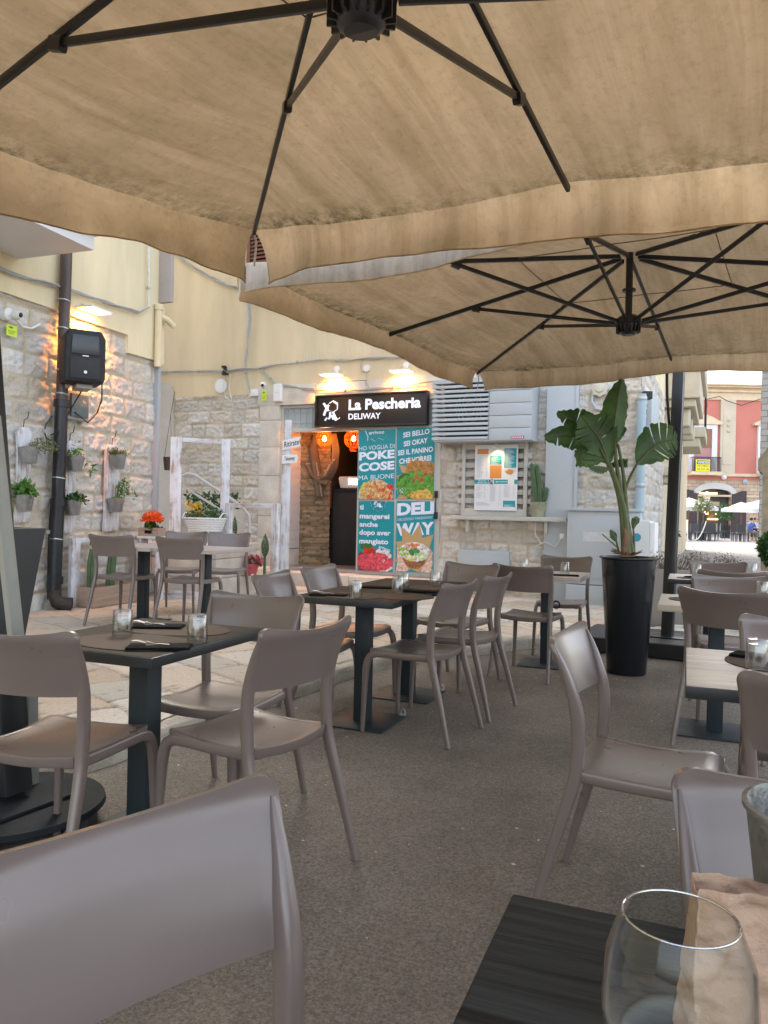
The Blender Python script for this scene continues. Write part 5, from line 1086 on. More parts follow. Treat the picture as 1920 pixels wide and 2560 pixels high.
# ---------------------------------------------------------------- chairs: one is built with its parts, the rest are copies
def interp_path(keys, n):
    ks = [k[0] for k in keys]; u = np.linspace(ks[0], ks[-1], n)
    # smooth (Catmull-Rom) through the keys
    A = np.array([k[1:] for k in keys]); out_ = []
    for t in u:
        i = min(max(np.searchsorted(ks, t)-1, 0), len(ks)-2); f = (t-ks[i])/(ks[i+1]-ks[i])
        p0, p1, p2, p3 = A[max(i-1, 0)], A[i], A[i+1], A[min(i+2, len(ks)-1)]
        out_.append(.5*((2*p1)+(-p0+p2)*f+(2*p0-5*p1+4*p2-p3)*f*f+(-p0+3*p1-3*p2+p3)*f**3))
    return out_
UP = [(0, .226, -.315, 0), (.2, .214, -.262, .2), (.40, .203, -.205, .40), (.47, .200, -.193, .47), (.56, .200, -.188, .56), (.65, .205, -.197, .65), (.75, .215, -.226, .75), (.79, .219, -.242, .79), (.822, .223, -.257, .822)]
def up_at(z):
    zs = [k[0] for k in UP]; pts = interp_path(UP, 60); return np.interp(z, [p[2] for p in pts], [p[0] for p in pts]), np.interp(z, [p[2] for p in pts], [p[1] for p in pts])
def seat_z(x, y):
    u = x/.2; side = .014*(1-u*u)
    return .468-side-.012*math.sin(math.pi*min(1, max(0, (y+.2)/.36)))-(.0 if y < .15 else .35*(y-.15)**1.35)
def make_chair(label):
    t = thing('dining_chair', label, 'chair', (0, 0, 0), 0, 'taupe plastic dining chairs')
    def wy(y): return .182+.016*sstep(-.2, .1, y)-.0*y
    mb = MB(); N, Mv = 16, 20; top, bot = [], []
    for j in range(Mv+1):
        y = -.205+.40*j/Mv
        for i in range(N+1):
            s = -1+2*i/N; rr_ = 1-.12*max(0, (j/Mv-.86)/.14)**2; x = s*wy(y)*rr_; z = seat_z(x, y); yy = y-(.018*(1-s*s) if j == 0 else .018*(1-s*s)*(1-j/Mv)**3)
            top.append((x, yy, z)); bot.append((x*.985, yy+(.004 if j == 0 else 0), z-.034-(.004 if abs(s) > .8 else 0)))
    n = len(top); w_ = N+1; vs = top+bot; fs = [(j*w_+i, j*w_+i+1, (j+1)*w_+i+1, (j+1)*w_+i) for j in range(Mv) for i in range(N)]
    fs += [(n+f[3], n+f[2], n+f[1], n+f[0]) for f in fs[:]]
    for i in range(N): fs.append((i, n+i, n+i+1, i+1)); k = Mv*w_; fs.append((k+i, k+i+1, n+k+i+1, n+k+i))
    for j in range(Mv): fs.append((j*w_, (j+1)*w_, n+(j+1)*w_, n+j*w_)); fs.append((j*w_+N, n+j*w_+N, n+(j+1)*w_+N, (j+1)*w_+N))
    mb.add(vs, fs); build('seat', mb, CHAIRM, t, smooth=50, bevel=.005, seg=2)
    # back panel, hollow towards the sitter, with raised corners
    mb = MB(); N, Mv = 44, 16; fr_, bk = [], []
    for j in range(Mv+1):
        v = j/Mv
        for i in range(N+1):
            s = math.sin(math.pi/2*(-1+2*i/N)); c = 1-s*s
            zt = .862-.030*c**.8-.040*(1-math.sqrt(max(0, 1-max(0, (abs(s)-.83)/.17)**2))); zb = .648-.006*c
            z = zb+(zt-zb)*v; ux, uy = up_at(z); x = s*(ux+.012); y = uy-.006-.040*c
            th = .0045+.005*max(0, (abs(s)-.86)/.14)*(1-max(0, (abs(s)-.97)/.03))
            fr_.append((x, y+th, z)); bk.append((x, y-th, z))
    n = len(fr_); w_ = N+1; vs = fr_+bk; fs = [(j*w_+i+1, j*w_+i, (j+1)*w_+i, (j+1)*w_+i+1) for j in range(Mv) for i in range(N)]
    fs += [(n+f[3], n+f[2], n+f[1], n+f[0]) for f in fs[:]]
    for i in range(N): fs.append((i, i+1, n+i+1, n+i)); k = Mv*w_; fs.append((k+i+1, k+i, n+k+i, n+k+i+1))
    for j in range(Mv): fs.append(((j+1)*w_, j*w_, n+j*w_, n+(j+1)*w_)); fs.append((j*w_+N, (j+1)*w_+N, n+(j+1)*w_+N, n+j*w_+N))
    mb.add(vs, fs); build('backrest', mb, CHAIRM, t, smooth=60)
    for sx_ in (1, -1):
        pts = interp_path(UP, 34); zs = [p[2] for p in pts]
        ws = [float(np.interp(z, [0, .3, .5, .7, .79, .822], [.022, .030, .033, .030, .016, .006])) for z in zs]; ds = [float(np.interp(z, [0, .3, .5, .65, .76, .822], [.024, .036, .040, .040, .020, .006])) for z in zs]
        build('leg', MB().sweep([(sx_*p[0], p[1], p[2]) for p in pts], ws, ds), CHAIRM, t, smooth=60)
        keys = [(0, .190, -.185, .445), (.2, .186, -.05, .438), (.34, .186, .09, .436), (.42, .187, .150, .432), (.47, .188, .185, .415), (.52, .190, .202, .375), (.62, .193, .210, .28), (.9, .203, .216, 0)]
        pts = interp_path(keys, 44); m = len(pts)
        ws = [float(np.interp(i/m, [0, .5, .62, 1], [.026, .028, .032, .021])) for i in range(m)]; ds = [float(np.interp(i/m, [0, .45, .58, .7, 1], [.040, .038, .040, .030, .021])) for i in range(m)]
        build('leg', MB().sweep([(sx_*p[0], p[1], p[2]) for p in pts], ws, ds), CHAIRM, t, smooth=60)
    return t
# rear-edge middle (x, y), heading it faces (deg, 90 = away along +y), label, height of the ground
CH = [
 ((-1.865, 1.78), 96, 'chair tucked under the near side of the dark two-glass table beside the umbrella foot', 0),
 ((-1.205, 2.27), 168, 'aisle-side chair at the dark two-glass table, its long rear leg clear on the asphalt', 0),
 ((-1.74, 2.86), -90, 'chair on the far side of the dark two-glass table, its seat over the kerb', 0),
 ((-2.20, 3.96), 2, 'first chair on the kerb side of the long dark double table', 0),
 ((-2.22, 4.62), -3, 'second chair on the kerb side of the long dark double table', 0),
 ((-1.20, 4.06), 172, 'aisle-side chair at the near half of the long dark double table', 0),
 ((-1.13, 4.66), 172, 'aisle-side chair at the far half of the long dark double table', 0),
 ((-1.50, 5.52), -106, 'chair closing the far end of the long dark double table', 0),
 ((-1.12, 5.72), 84, 'dark-looking chair at the near side of the small table before the street cabinet', 0),
 ((-1.02, 7.12), -90, 'chair between the small table and the street cabinet', 0),
 ((-4.95, 5.74), 97, 'chair on the flagstones nearest the downpipe at the washed oak tables', .1),
 ((-4.24, 5.80), 97, 'second chair with its back towards us at the washed oak tables on the flagstones', .1),
 ((-5.13, 7.08), -68, 'lit chair on the far side of the washed oak tables, before the landing', .1),
 ((-4.68, 7.24), -68, 'lit chair on the far side of the washed oak tables, nearest the pink geraniums', .1),
 ((-.285, 2.53), -5, 'lone chair turned sideways in the aisle facing the pale oak table', 0),
 ((.20, 4.42), 70, 'chair at the near side of the middle pale table in the row by the mast', 0),
 ((.27, 5.42), -88, 'bluish lit chair between the middle and the last pale table of the row', 0),
 ((.31, 6.10), 90, 'dark chair at the near side of the last pale table of the row', 0),
 ((.26, 7.22), -90, 'last chair of the row, before the bright square', 0),
 ((.42, 3.20), -96, 'chair on the far side of the pale oak table with the near tumbler', 0),
 ((.36, 2.10), 84, 'dark chair at the near side of the pale oak table with the tumbler', 0),
 ((.226, 1.165), -84, 'pale lilac-lit chair across the black oak table behind the wine glass', 0),
 ((-.555, .70), -22, 'large close chair with a broad sheen beside the black oak table', 0),
]
chair0 = None
for (x, y), hd, lb, gz in CH:
    rz = R(hd-90); off = Vector((-math.sin(rz), math.cos(rz)))*.205
    loc = (x+off.x, y+off.y, gz+(.006 if gz == 0 else .012))
    if chair0 is None:
        chair0 = make_chair(lb); chair0.location = loc; chair0.rotation_euler = (0, 0, rz)
    else: dup(chair0, loc, rz, lb)

# ---------------------------------------------------------------- tables
def make_table(label, cx, cy, w_, d_, topm, edgem, gz=0, hz=.745, ang=0.0, group='square cafe tables', pads=True):
    t = thing('cafe_table', label, 'table', (cx, cy, gz), ang, group)
    build('table_top', MB().box(-w_/2, w_/2, -d_/2, d_/2, hz-.036, hz-.0015), edgem, t, bevel=.0025)
    top = kids(t)[-1]; build('table_surface', MB().box(-w_/2+.003, w_/2-.003, -d_/2+.003, d_/2-.003, hz-.0015, hz), topm, top, smooth=0)
    build('pedestal', MB().box(-.042, .042, -.042, .042, .012, hz-.045), PED, t, bevel=.004); build('mounting_plate', MB().box(-.16, .16, -.16, .16, hz-.044, hz-.037), PED, t)
    build('base_plate', MB().box(-.20, .20, -.20, .20, .006, .014), PED, t, bevel=.002)
    mb = MB(); mb.box(.16, .20, -.20, -.185, .015, .022) if False else mb.box(-.20, -.165, -.20, -.17, .015, .022) if label.startswith('dark') and 'two' in label else mb.box(.165, .20, .17, .20, .015, .022)
    cx_, cy_ = (-.182, -.185) if ('two' in label and label.startswith('dark')) else (.182, .185)
    mb.tube([(cx_-.012, cy_, .02), (cx_-.012, cy_, .045), (cx_, cy_, .056), (cx_+.012, cy_, .045), (cx_+.012, cy_, .02)], .0035, 6); build('security_eye', mb, ALU, t)
    return t
make_table('dark table with two upturned glasses beside the umbrella foot', -1.86, 2.34, .60, .70, TOPD, TOPE)
make_table('dark table, near half of the long double table', -1.73, 4.12, .60, .68, TOPD, TOPE)
make_table('dark table, far half of the long double table', -1.71, 4.84, .60, .68, TOPD, TOPE)
make_table('small greyish oak table with a ring hook on its post before the street cabinet', -1.05, 6.34, .60, .66, TOPW, TOPW)
RT = woodmat('pale_top_grained', (.11, .078, .045), (.40, .32, .21), 0, .38, 1, .15, 16)
make_table('pale oak table with a thick dark edge and grain running across', .335, 2.70, .66, .70, RT, TOPE)
make_table('pale oak table, middle one of the row by the mast', .17, 4.80, .62, .66, TOPL, TOPL)
make_table('whitish oak table with a dark edge, last of the row by the mast', .18, 6.72, .62, .62, TOPW, TOPE)
make_table('washed oak table on the flagstones nearest the wall', -4.93, 6.14, .70, .72, TOPW, TOPW, .1)
make_table('washed oak table on the flagstones nearest the tall frame', -4.23, 6.16, .66, .72, TOPW, TOPW, .1)
make_table('black oak table at the very front under the wine glass', .115, .612, .62, .70, TOPB, TOPB)
rk = thing('ring_hook', 'black ring hook fixed on the post of the small greyish table', 'hook', (-1.0, 6.30, .5), 0)
build('ring', MB().tube([(.03+.028*math.cos(R(a)), -.0, .028*math.sin(R(a))) for a in range(0, 361, 20)], .007, 6).tube([(-.01, 0, 0), (.004, 0, 0)], .008, 6), BLK, rk)

# things on the tables: placemats, folded napkins with forks, upturned tumblers
MATM = M('placemat_leather', (.085, .064, .050), .7, .06, 20, .05, 300, 0, .1); NAP = M('black_napkin', (.010, .010, .011), .85, .2, 40, .2, 200, 0, .08); FORK = M('steel_cutlery', (.30, .29, .28), .4, .05, 9, 0, 60, .95)
def tumbler(x, y, z, label):
    t = thing('water_tumbler', label, 'glass', (x, y, z), 0, 'upturned tumblers on the tables')
    o = [(.0365, .0), (.0370, .003), (.0368, .02), (.034, .088), (.032, .093), (.0, .094)]; i_ = [(.0, .078), (.0285, .077), (.031, .070), (.0335, .02), (.0345, .0)]
    n = 48; mb = MB(); prof = o+i_; mb.lathe(prof, n)
    vs = []
    for k, (a, b, c) in enumerate(mb.v): r = math.hypot(a, b); th = math.atan2(b, a); q_ = 1+(.018*math.cos(8*th) if .02 < c < .08 and r > .031 else 0); vs.append((a*q_, b*q_, c))
    mb.v = vs; mb.f = mb.f[:-0 or None]
    # close the foot rim between outer and inner skins
    L = len(prof); mb.f = [f for f in mb.f if len(f) == 4] + [(k, (L-1)*n+k, (L-1)*n+(k+1) % n, (k+1) % n) for k in range(n)]
    build('glass_body', mb, GL, t, smooth=50); return t
def placemat(x, y, z, rx, ry, ang, label):
    t = tag(build('placemat', MB().lathe([(0, 0), (1, 0), (1, .003), (0, .0031)], 48), MATM, None), label, 'placemat', 'round leather placemats'); t.location = (x, y, z); t.scale = (rx, ry, 1); t.rotation_euler = (0, 0, ang); return t
def napkin(x, y, z, ang, label, fork=True):
    t = thing('folded_napkin', label, 'napkin', (x, y, z), ang, 'black napkins with forks')
    mb = MB(); mb.box(-.105, .105, -.05, .05, 0, .004); mb.box(-.104, .10, -.048, .046, .0045, .009)
    build('cloth', mb, NAP, t, bevel=.0015)
    if fork:
        f = MB(); f.tube([(-.02, .0, .012), (.0, .002, .013), (.03, .004, .010)], [.0012, .0015, .0018], 8); f.tube([(-.045, -.0, .016), (-.02, 0, .012)], [.009, .003], 8, flat=.2)
        for k in range(4): f.tube([(-.045, -.009+.006*k, .016), (-.075, -.0095+.0063*k, .024), (-.092, -.0095+.0063*k, .023)], .0014, 5)
        build('fork', f, FORK, t)
    return t
Z = .745
def tz(px, py, z=Z): p = gp(px, py, z); return p.x, p.y
def put(kind, px, py, label, z=Z, **k):
    x, y = tz(px, py, z)
    return tumbler(x, y, z+.0035, label) if kind == 't' else None
# table with two glasses
x, y = tz(400, 1620); placemat(-1.80, 2.19, Z, .225, .155, 0, 'near placemat on the dark two-glass table'); placemat(-1.86, 2.50, Z, .24, .155, 0, 'far placemat on the dark two-glass table')
put('t', 306, 1590, 'upturned tumbler on the far placemat of the dark two-glass table'); put('t', 493, 1604, 'upturned tumbler at the near placemat of the dark two-glass table')
x, y = tz(400, 1622); napkin(x, y, Z+.0035, R(28), 'black folded napkin with a fork, at the front of the dark two-glass table'); x, y = tz(392, 1570); napkin(x, y, Z+.0035, R(24), 'black folded napkin, at the back of the dark two-glass table')
# double table
x, y = tz(885, 1490); placemat(x, y, Z, .17, .17, 0, 'placemat by the front tumbler of the double table'); x, y = tz(1010, 1492); placemat(x, y, Z, .17, .17, 0, 'placemat by the aisle napkin of the double table'); x, y = tz(1085, 1470); placemat(x, y, Z, .17, .17, 0, 'placemat at the far aisle side of the double table')
put('t', 889, 1496, 'upturned tumbler nearest the arrow post on the double table'); put('t', 994, 1484, 'front one of the two middle tumblers of the double table'); put('t', 1008, 1471, 'back one of the two middle tumblers of the double table'); put('t', 1087, 1465, 'tumbler at the far aisle corner of the double table')
x, y = tz(822, 1489); napkin(x, y, Z+.001, R(10), 'black napkin with a fork at the kerb side of the double table'); x, y = tz(942, 1470); napkin(x, y, Z+.001, R(12), 'black napkin in the middle of the double table', False); x, y = tz(1052, 1481); napkin(x, y, Z+.004, R(6), 'black napkin at the aisle side of the double table', False)
# small table
put('t', 1412, 1435, 'lone upturned tumbler on the small greyish table'); x, y = tz(1410, 1438); t = napkin(x+.02, y-.06, Z+.0008, R(8), 'black napkin beside the lone tumbler on the small greyish table', False); put('t', 1310, 1425, 'tumbler half hidden behind the dark-looking chair of the small table')
# pale oak with the near tumbler
x, y = tz(1885, 1655); placemat(x+.1, y, Z, .19, .19, 0, 'placemat on the pale oak table with the near tumbler'); put('t', 1893, 1672, 'big near tumbler on the pale oak table'); x, y = tz(1865, 1645); napkin(x+.06, y, Z+.004, R(-20), 'black napkin beside the big near tumbler', False)
x, y = tz(1735, 1500); placemat(x, y, Z, .14, .14, 0, 'placemat on the middle pale table'); napkin(x+.05, y+.03, Z+.004, R(-30), 'black napkin on the middle pale table', False); put('t', 1905, 1492, 'tumbler on the middle pale table')
x, y = tz(1735, 1446); placemat(x, y, Z, .13, .13, 0, 'placemat on the last pale table'); napkin(x+.04, y+.02, Z+.004, R(-30), 'black napkin on the last pale table', False); put('t', 1742, 1440, 'tumbler near the mast on the last pale table'); put('t', 1882, 1436, 'tumbler at the far edge of the last pale table')

# wine glass, paper bag and zinc bucket on the black oak table
c = cw(.198, .50); t = thing('wine_glass', 'large stemmed wine glass on the black oak table', 'wine glass', (c.x, c.y, Z+.001), 0)
rz_ = EYE-(2297-1296)/F*.50-Z
o = [(.0, .0), (.036, .0015), (.034, .004), (.008, .008), (.0045, .02), (.004, .08), (.008, .093), (.030, .105), (.045, .130), (.049, .155), (.046, .19), (.0365, rz_)]
i_ = [(.0355, rz_-.0005), (.045, .19), (.0478, .155), (.0438, .131), (.029, .1075), (.0, .100)]
mb = MB(); mb.lathe(o+i_, 64); mb.f = [f for f in mb.f if len(f) == 4]; build('glass_body', mb, glass('wine_glass_clear', thin=True), t, smooth=60)
build('glass_rim', MB().tube([(.036*math.cos(R(a)), .036*math.sin(R(a)), rz_) for a in range(0, 361, 6)], .0009, 8), glass('rim_glass', thin=True, lo=.35, hi=1, pw=1.5), t)
mb = MB().lathe([(0, .1006), (.0285, .1082), (.0370, .1195), (.0372, .120), (0, .120)], 48); build('water', mb, glass('water_drop', 0, 1.33, thin=True), t)
c = cw(.375, .68); t = thing('paper_bag', 'crumpled brown paper bag standing behind the wine glass', 'paper bag', (c.x, c.y, Z+.001), R(12)); rg = random.Random(1)
def bag(u, v):
    # walls of a soft bag, creased
    a = u*4; sd_ = int(a) % 4; f = a-int(a); w_, d_ = .10, .030
    P_ = [(-w_, -d_), (w_, -d_), (w_, d_), (-w_, d_), (-w_, -d_)]; x = P_[sd_][0]*(1-f)+P_[sd_+1][0]*f; y = P_[sd_][1]*(1-f)+P_[sd_+1][1]*f
    z = v*.145; n1 = float(fbm(np.array(x*45+3), np.array(z*38+sd_*3), 4, 5))-.5+1.4*abs(float(fbm(np.array(x*20-z*26+5), np.array(z*16+x*12), 14, 3))-.5); n2 = abs(float(fbm(np.array(x*14+z*18), np.array(z*9), 9, 3))-.5)
    k = 1-v*.12; return (x*k+n1*.012, y*(1-.55*v)+n1*.02-n2*.03*(1 if sd_ == 0 else 0), z+(.004*math.sin(u*19) if v > .98 else 0))
build('bag_body', MB().grid(bag, 96, 44), M('kraft_paper', (.46, .31, .215), .75, .14, 6, .5, 55), t, smooth=70)
c = cw(.475, .79); t = thing('zinc_bucket', 'weathered zinc bucket at the far corner of the black oak table', 'bucket', (c.x, c.y, Z+.001), 0)
hb = EYE-(2040-1301)/F*.78-Z; mb = MB().lathe([(0, .002), (.066, .002), (.068, 0), (.088, hb-.006), (.092, hb-.004), (.092, hb+.001), (.087, hb+.002), (.083, hb-.008), (.064, .008), (0, .008)], 56)
build('bucket_body', mb, M('weathered_zinc', (.24, .24, .22), .5, .4, 22, .3, 90, .7), t)

# ---------------------------------------------------------------- cantilever umbrellas
RUF = [1.0]
def umbrella(name_label, centre, rot, a, ze, rise, zcol, mast_xy, mast_label, drop, phase, strut_f=.63, tilt=.126):
    t = thing('cantilever_umbrella', name_label, 'umbrella', (centre[0], centre[1], 0), rot, 'large stained square umbrellas')
    za = ze+rise
    def surf(x, y):
        m = max(abs(x), abs(y))/a; mi = min(abs(x), abs(y))/max(abs(x), abs(y), 1e-6)
        return za-rise*m-.045*math.sin(math.pi*mi)*m*m-.03*math.sin(math.pi*m)*.5
    n = 64; xs = np.linspace(-a, a, n+1); vs = []; gr = []
    for j in range(n+1):
        for i in range(n+1):
            x, y = float(xs[i]), float(xs[j]); m = max(abs(x), abs(y))/a; mi = min(abs(x), abs(y))/max(abs(x), abs(y), 1e-6); pull = 1-.018*math.sin(math.pi*mi)*m
            w_ = (float(fbm(np.array(x*3+phase), np.array(y*3), 3, 4))-.5)*.035*m
            vs.append((x*pull, y*pull, surf(x, y)+w_)); gr.append(max(0, (m-.86)/.14)**2*1.0*float(fbm(np.array(x*1.3+9), np.array(y*1.3), 6, 3))*1.7+.10*m)
    fs = [(j*(n+1)+i, j*(n+1)+i+1, (j+1)*(n+1)+i+1, (j+1)*(n+1)+i) for j in range(n) for i in range(n)]
    c_ = build('canopy', MB().add(vs, fs), CANV, t, smooth=0)
    for p in c_.data.polygons: p.use_smooth = True
    at = c_.data.attributes.new('grime', 'FLOAT', 'POINT'); at.data.foreach_set('value', gr)
    for k in range(4):      # hanging valance, one strip a side, loose at the corners
        Mk = Matrix.Rotation(k*math.pi/2, 4, 'Z'); mb = MB(); N, V = 120, 12; g2 = []
        def val(u, v):
            s = -1+2*u; x = s*a*.999; mi = abs(s); e = math.sin(math.pi*mi)
            y0 = a*(1-.018*e); X_, Y_ = (x, a) if k == 0 else ((-a, x) if k == 1 else ((-x, -a) if k == 2 else (a, -x))); z0 = surf(x, a)+(float(fbm(np.array(X_*3+phase), np.array(Y_*3), 3, 4))-.5)*.035
            d = drop*(1+.35*mi**6+.10*math.sin(s*5+phase+k)); d *= (1-.30*max(0, (mi-.985)/.015))
            rip = .022*math.sin(s*13+phase*2+k)+.014*math.sin(s*29+k*2+phase)+.03*math.sin(s*4.2+k)
            xin = -math.copysign(1, s)*max(0, (mi-.93)/.07)**2*.055*v**.8
            return (x*(1-.018*e*(1-v))+xin, y0+.001+v*(.035+rip*RUF[0])+.015*math.sin(v*3.1), z0+.003-d*v)
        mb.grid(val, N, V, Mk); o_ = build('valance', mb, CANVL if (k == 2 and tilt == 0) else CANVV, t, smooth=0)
        for p in o_.data.polygons: p.use_smooth = True
        g_ = [max(0, .35-v/V)*.7 for v in range(V+1) for _ in range(N+1)]
        at = o_.data.attributes.new('grime', 'FLOAT', 'POINT'); at.data.foreach_set('value', g_)
        hem = MB().tube([Vector(val(i/N, 1.0)) for i in range(N+1)], .004, 5, M=Mk); build('hem', hem, CANV2, o_)
    for k in range(8):
        a_ = k*math.pi/4; L = a*(math.sqrt(2) if k % 2 else 1); d = Vector((math.cos(a_), math.sin(a_), 0)); b = d.cross(Vector((0, 0, 1)))
        zt = lambda f: za-rise*f-.028
        pts = [d*L*f+Vector((0, 0, zt(f))) for f in (0.03, .25, .5, .75, 1.0)]
        build('rib', MB().sweep(pts, [.018]*5, [.030]*5, X=b, n=12, p=8), BLK, t)
        f = strut_f*(1 if k % 2 == 0 else .80); p = [d*.09+Vector((0, 0, zcol+.09)), d*L*f+Vector((0, 0, zt(f)-.02))]
        s_ = build('strut', MB().sweep([p[0], (p[0]+p[1])/2, p[1]], [.014]*3, [.026]*3, X=b, n=12, p=8), BLK, t)
        build('strut_joint', MB().sweep([p[1]-d*.025+Vector((0, 0, -.01)), p[1]+d*.03+Vector((0, 0, .005))], [.032]*2, [.045]*2, X=b, n=12, p=6), BLK, s_)
        if k % 2: build('corner_tie', MB().tube([d*(L-.02)+Vector((0, 0, zt(1))), d*L+Vector((.02, 0, zt(1)-.05)), d*L+Vector((0, .01, zt(1)-.17))], .006, 6), CABW, t)
    sq = MB(); mm = .32*a; cs = [(-mm, -mm), (mm, -mm), (mm, mm), (-mm, mm), (-mm, -mm)]; pl2 = [Vector((*c_1, 0)).lerp(Vector((*c_2, 0)), i/12) for c_1, c_2 in zip(cs, cs[1:]) for i in range(12)]+[Vector((-mm, -mm, 0))]
    sq.tube([Vector((q_.x, q_.y, surf(q_.x, q_.y)-.006)) for q_ in pl2], .0035, 5); build('vent_seam', sq, M('seam_thread', (.22, .16, .09), .9, .1, 9), t)
    build('centre_post', MB().tube([(0, 0, zcol+.06), (0, 0, za+.05)], .024, 16).lathe([(0, zcol+.30), (.045, zcol+.30), (.045, zcol+.315), (0, zcol+.315)], 20), BLK, t)
    mb = MB().lathe([(0, zcol), (.040, zcol), (.056, zcol+.012), (.066, zcol+.04), (.076, zcol+.07), (.084, zcol+.075), (.084, zcol+.11), (.06, zcol+.13), (0, zcol+.13)], 32)
    for k in range(16): q_ = k*math.pi/8; mb.box(.050, .082, -.003, .003, zcol+.016, zcol+.10, Matrix.Rotation(q_, 4, 'Z'))
    build('hub', mb, M('hub_black', (.02, .02, .02), .35, .1, 9), t)
    for ch in kids(t):
        for o2_ in [ch]+kids(ch):
            for v_ in o2_.data.vertices: v_.co.z += tilt*max(0, v_.co.y)+(-.045*v_.co.x if tilt else 0)
    # boom over the canopy and mast
    mv = Vector((mast_xy[0]-centre[0], mast_xy[1]-centre[1], 0)); mv.rotate(Matrix.Rotation(-rot, 3, 'Z')); dd = mv.normalized(); bb = dd.cross(Vector((0, 0, 1)))
    build('boom', MB().sweep([Vector((0, 0, za+.12)), dd*(mv.length*.5)+Vector((0, 0, za+.22)), mv+Vector((0, 0, za+.10))], [.06]*3, [.10]*3, X=bb, n=16, p=8), BLK, t)
    return t, mv, dd, bb, za
# near umbrella
t, mv, dd, bb, za = umbrella('near stained canvas umbrella with black ribs overhead', (-.728, 1.639), R(-7.8), 1.70, 2.425, .50, 2.335, (dp(-115, 400, 2.9).x, dp(-115, 400, 2.9).y), '', .21, 1.3)
def at_local(t, p): v = Vector(p)-t.location; v.rotate(Matrix.Rotation(-t.rotation_euler.z, 3, 'Z')); return v
mb = MB(); b0 = gp(30, 1990, .12); b0 = at_local(t, (b0.x, b0.y, .12)); tp_ = at_local(t, dp(-115, 400, 2.9)); tp_.z = za+.1; build('mast', MB().sweep([b0+Vector((0, 0, .02)), b0.lerp(tp_, .5), tp_], [.10]*3, [.12]*3, n=16, p=8), BLK, t)
pA, pB = dp(28, 1185, 2.75), dp(42, 1600, 2.95); pt0 = dp(-20, 1040, 2.6); 
mb = MB(); mb.sweep([at_local(t, pt0), at_local(t, dp(40, 1590, 2.75))], [.032]*2, [.05]*2, n=12, p=8); build('lift_strut', mb, M('pale_aluminium', (.36, .37, .34), .45, .06, 8, 0, 60, .3), t)
mb = MB(); q0 = at_local(t, dp(75, 1705, 3.0)); q1 = at_local(t, dp(78, 1985, 3.05)); mb.sweep([q0, q1], [.038]*2, [.05]*2, n=12, p=8); build('mast_rail', mb, MATS['pale_aluminium'], t)
mb = MB(); mb.lathe([(0, .075), (.33, .075), (.335, .08), (.33, .10), (0, .105)], 64, M=Matrix.Translation((b0.x, b0.y, 0))); mb.box(-.16, .16, -.16, .16, .106, .116, Matrix.Translation((b0.x, b0.y, 0)))
build('base_disc', mb, M('base_black', (.016, .019, .022), .75, .3, 8, 0, 60, 0, .15), t, bevel=.0)
mb = MB()
for k in range(4): q_ = k*math.pi/2+.5; mb.box(-.07, .07, -.045, .045, .0, .074, Matrix.Translation((b0.x+.24*math.cos(q_), b0.y+.24*math.sin(q_), 0)) @ Matrix.Rotation(q_, 4, 'Z'))
build('base_foot', mb, BLKM, t, bevel=.006)
# far umbrella
RUF[0] = .35
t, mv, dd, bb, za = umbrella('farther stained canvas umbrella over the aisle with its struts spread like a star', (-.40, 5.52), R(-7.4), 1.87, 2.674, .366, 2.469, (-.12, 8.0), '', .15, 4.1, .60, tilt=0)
b = gp(1668, 1602, .1); b = at_local(t, b); tp_ = at_local(t, (-.12, 8.0, za+.1))
tp_ = at_local(t, dp(1702, 850, 7.6)); tp_.z = za+.1
build('mast', MB().sweep([b+Vector((0, 0, .02)), b.lerp(tp_, .35), tp_], [.105]*3, [.12]*3, n=16, p=8), BLK, t)
mb = MB(); mb.box(b.x-.75, b.x+1.2, b.y-.45, b.y+.45, .005, .14); build('ballast_base', mb, BLKM, t, bevel=.02, seg=3); build('mast_plate', MB().box(b.x-.16, b.x+.16, b.y-.16, b.y+.16, .141, .152), BLK, t, bevel=.002)
mb = MB(); c0_ = at_local(t, dp(1667, 893, 7.15)); c1_ = at_local(t, dp(1674, 1080, 7.5)); mb.tube([c0_, (c0_+c1_)/2+Vector((-.01, 0, 0)), c1_], .013, 8); build('crank_rod', mb, BLKM, t)
mb = MB(); 
for k, (x_, y_) in enumerate(((1672, 1190), (1664, 1452), (1670, 1330))): v_ = at_local(t, dp(x_, y_, 7.5)); mb.tube([v_, v_+Vector((0, -.02, 0))], .012, 8)
build('mast_bolt', mb, ALU, t)

# ---------------------------------------------------------------- big plant in the black pot
pb = gp(1573, 1692, 0); pb = Vector((pb.x-.03, pb.y+.12, 0)); hp = .905
t = thing('plant_pot', 'tall glossy black tapered pot beside the aisle', 'plant pot', pb+Vector((0, 0, .006)), 0)
build('pot_shell', MB().lathe([(0, 0), (.142, 0), (.148, .01), (.205, hp-.02), (.222, hp-.012), (.222, hp), (.208, hp), (.195, hp-.04), (.0, hp-.06)], 56), M('glossy_black', (.008, .011, .014), .26, .04, 3, 0, 60, 0, .5, 0, (1, 1, 1), .02), t)
build('potting_soil', MB().lathe([(0, hp-.045), (.192, hp-.05)], 32), SOIL, t)
bt = thing('bird_of_paradise', 'tall banana-leaved plant with torn leaves growing in the tall black pot', 'plant', pb+Vector((0, 0, hp-.05)), 0); DQ = (pb.x*-SY+pb.y*CY)
def L3(px, py, dd_=0.0): return dp(px, py, DQ+dd_)-bt.location
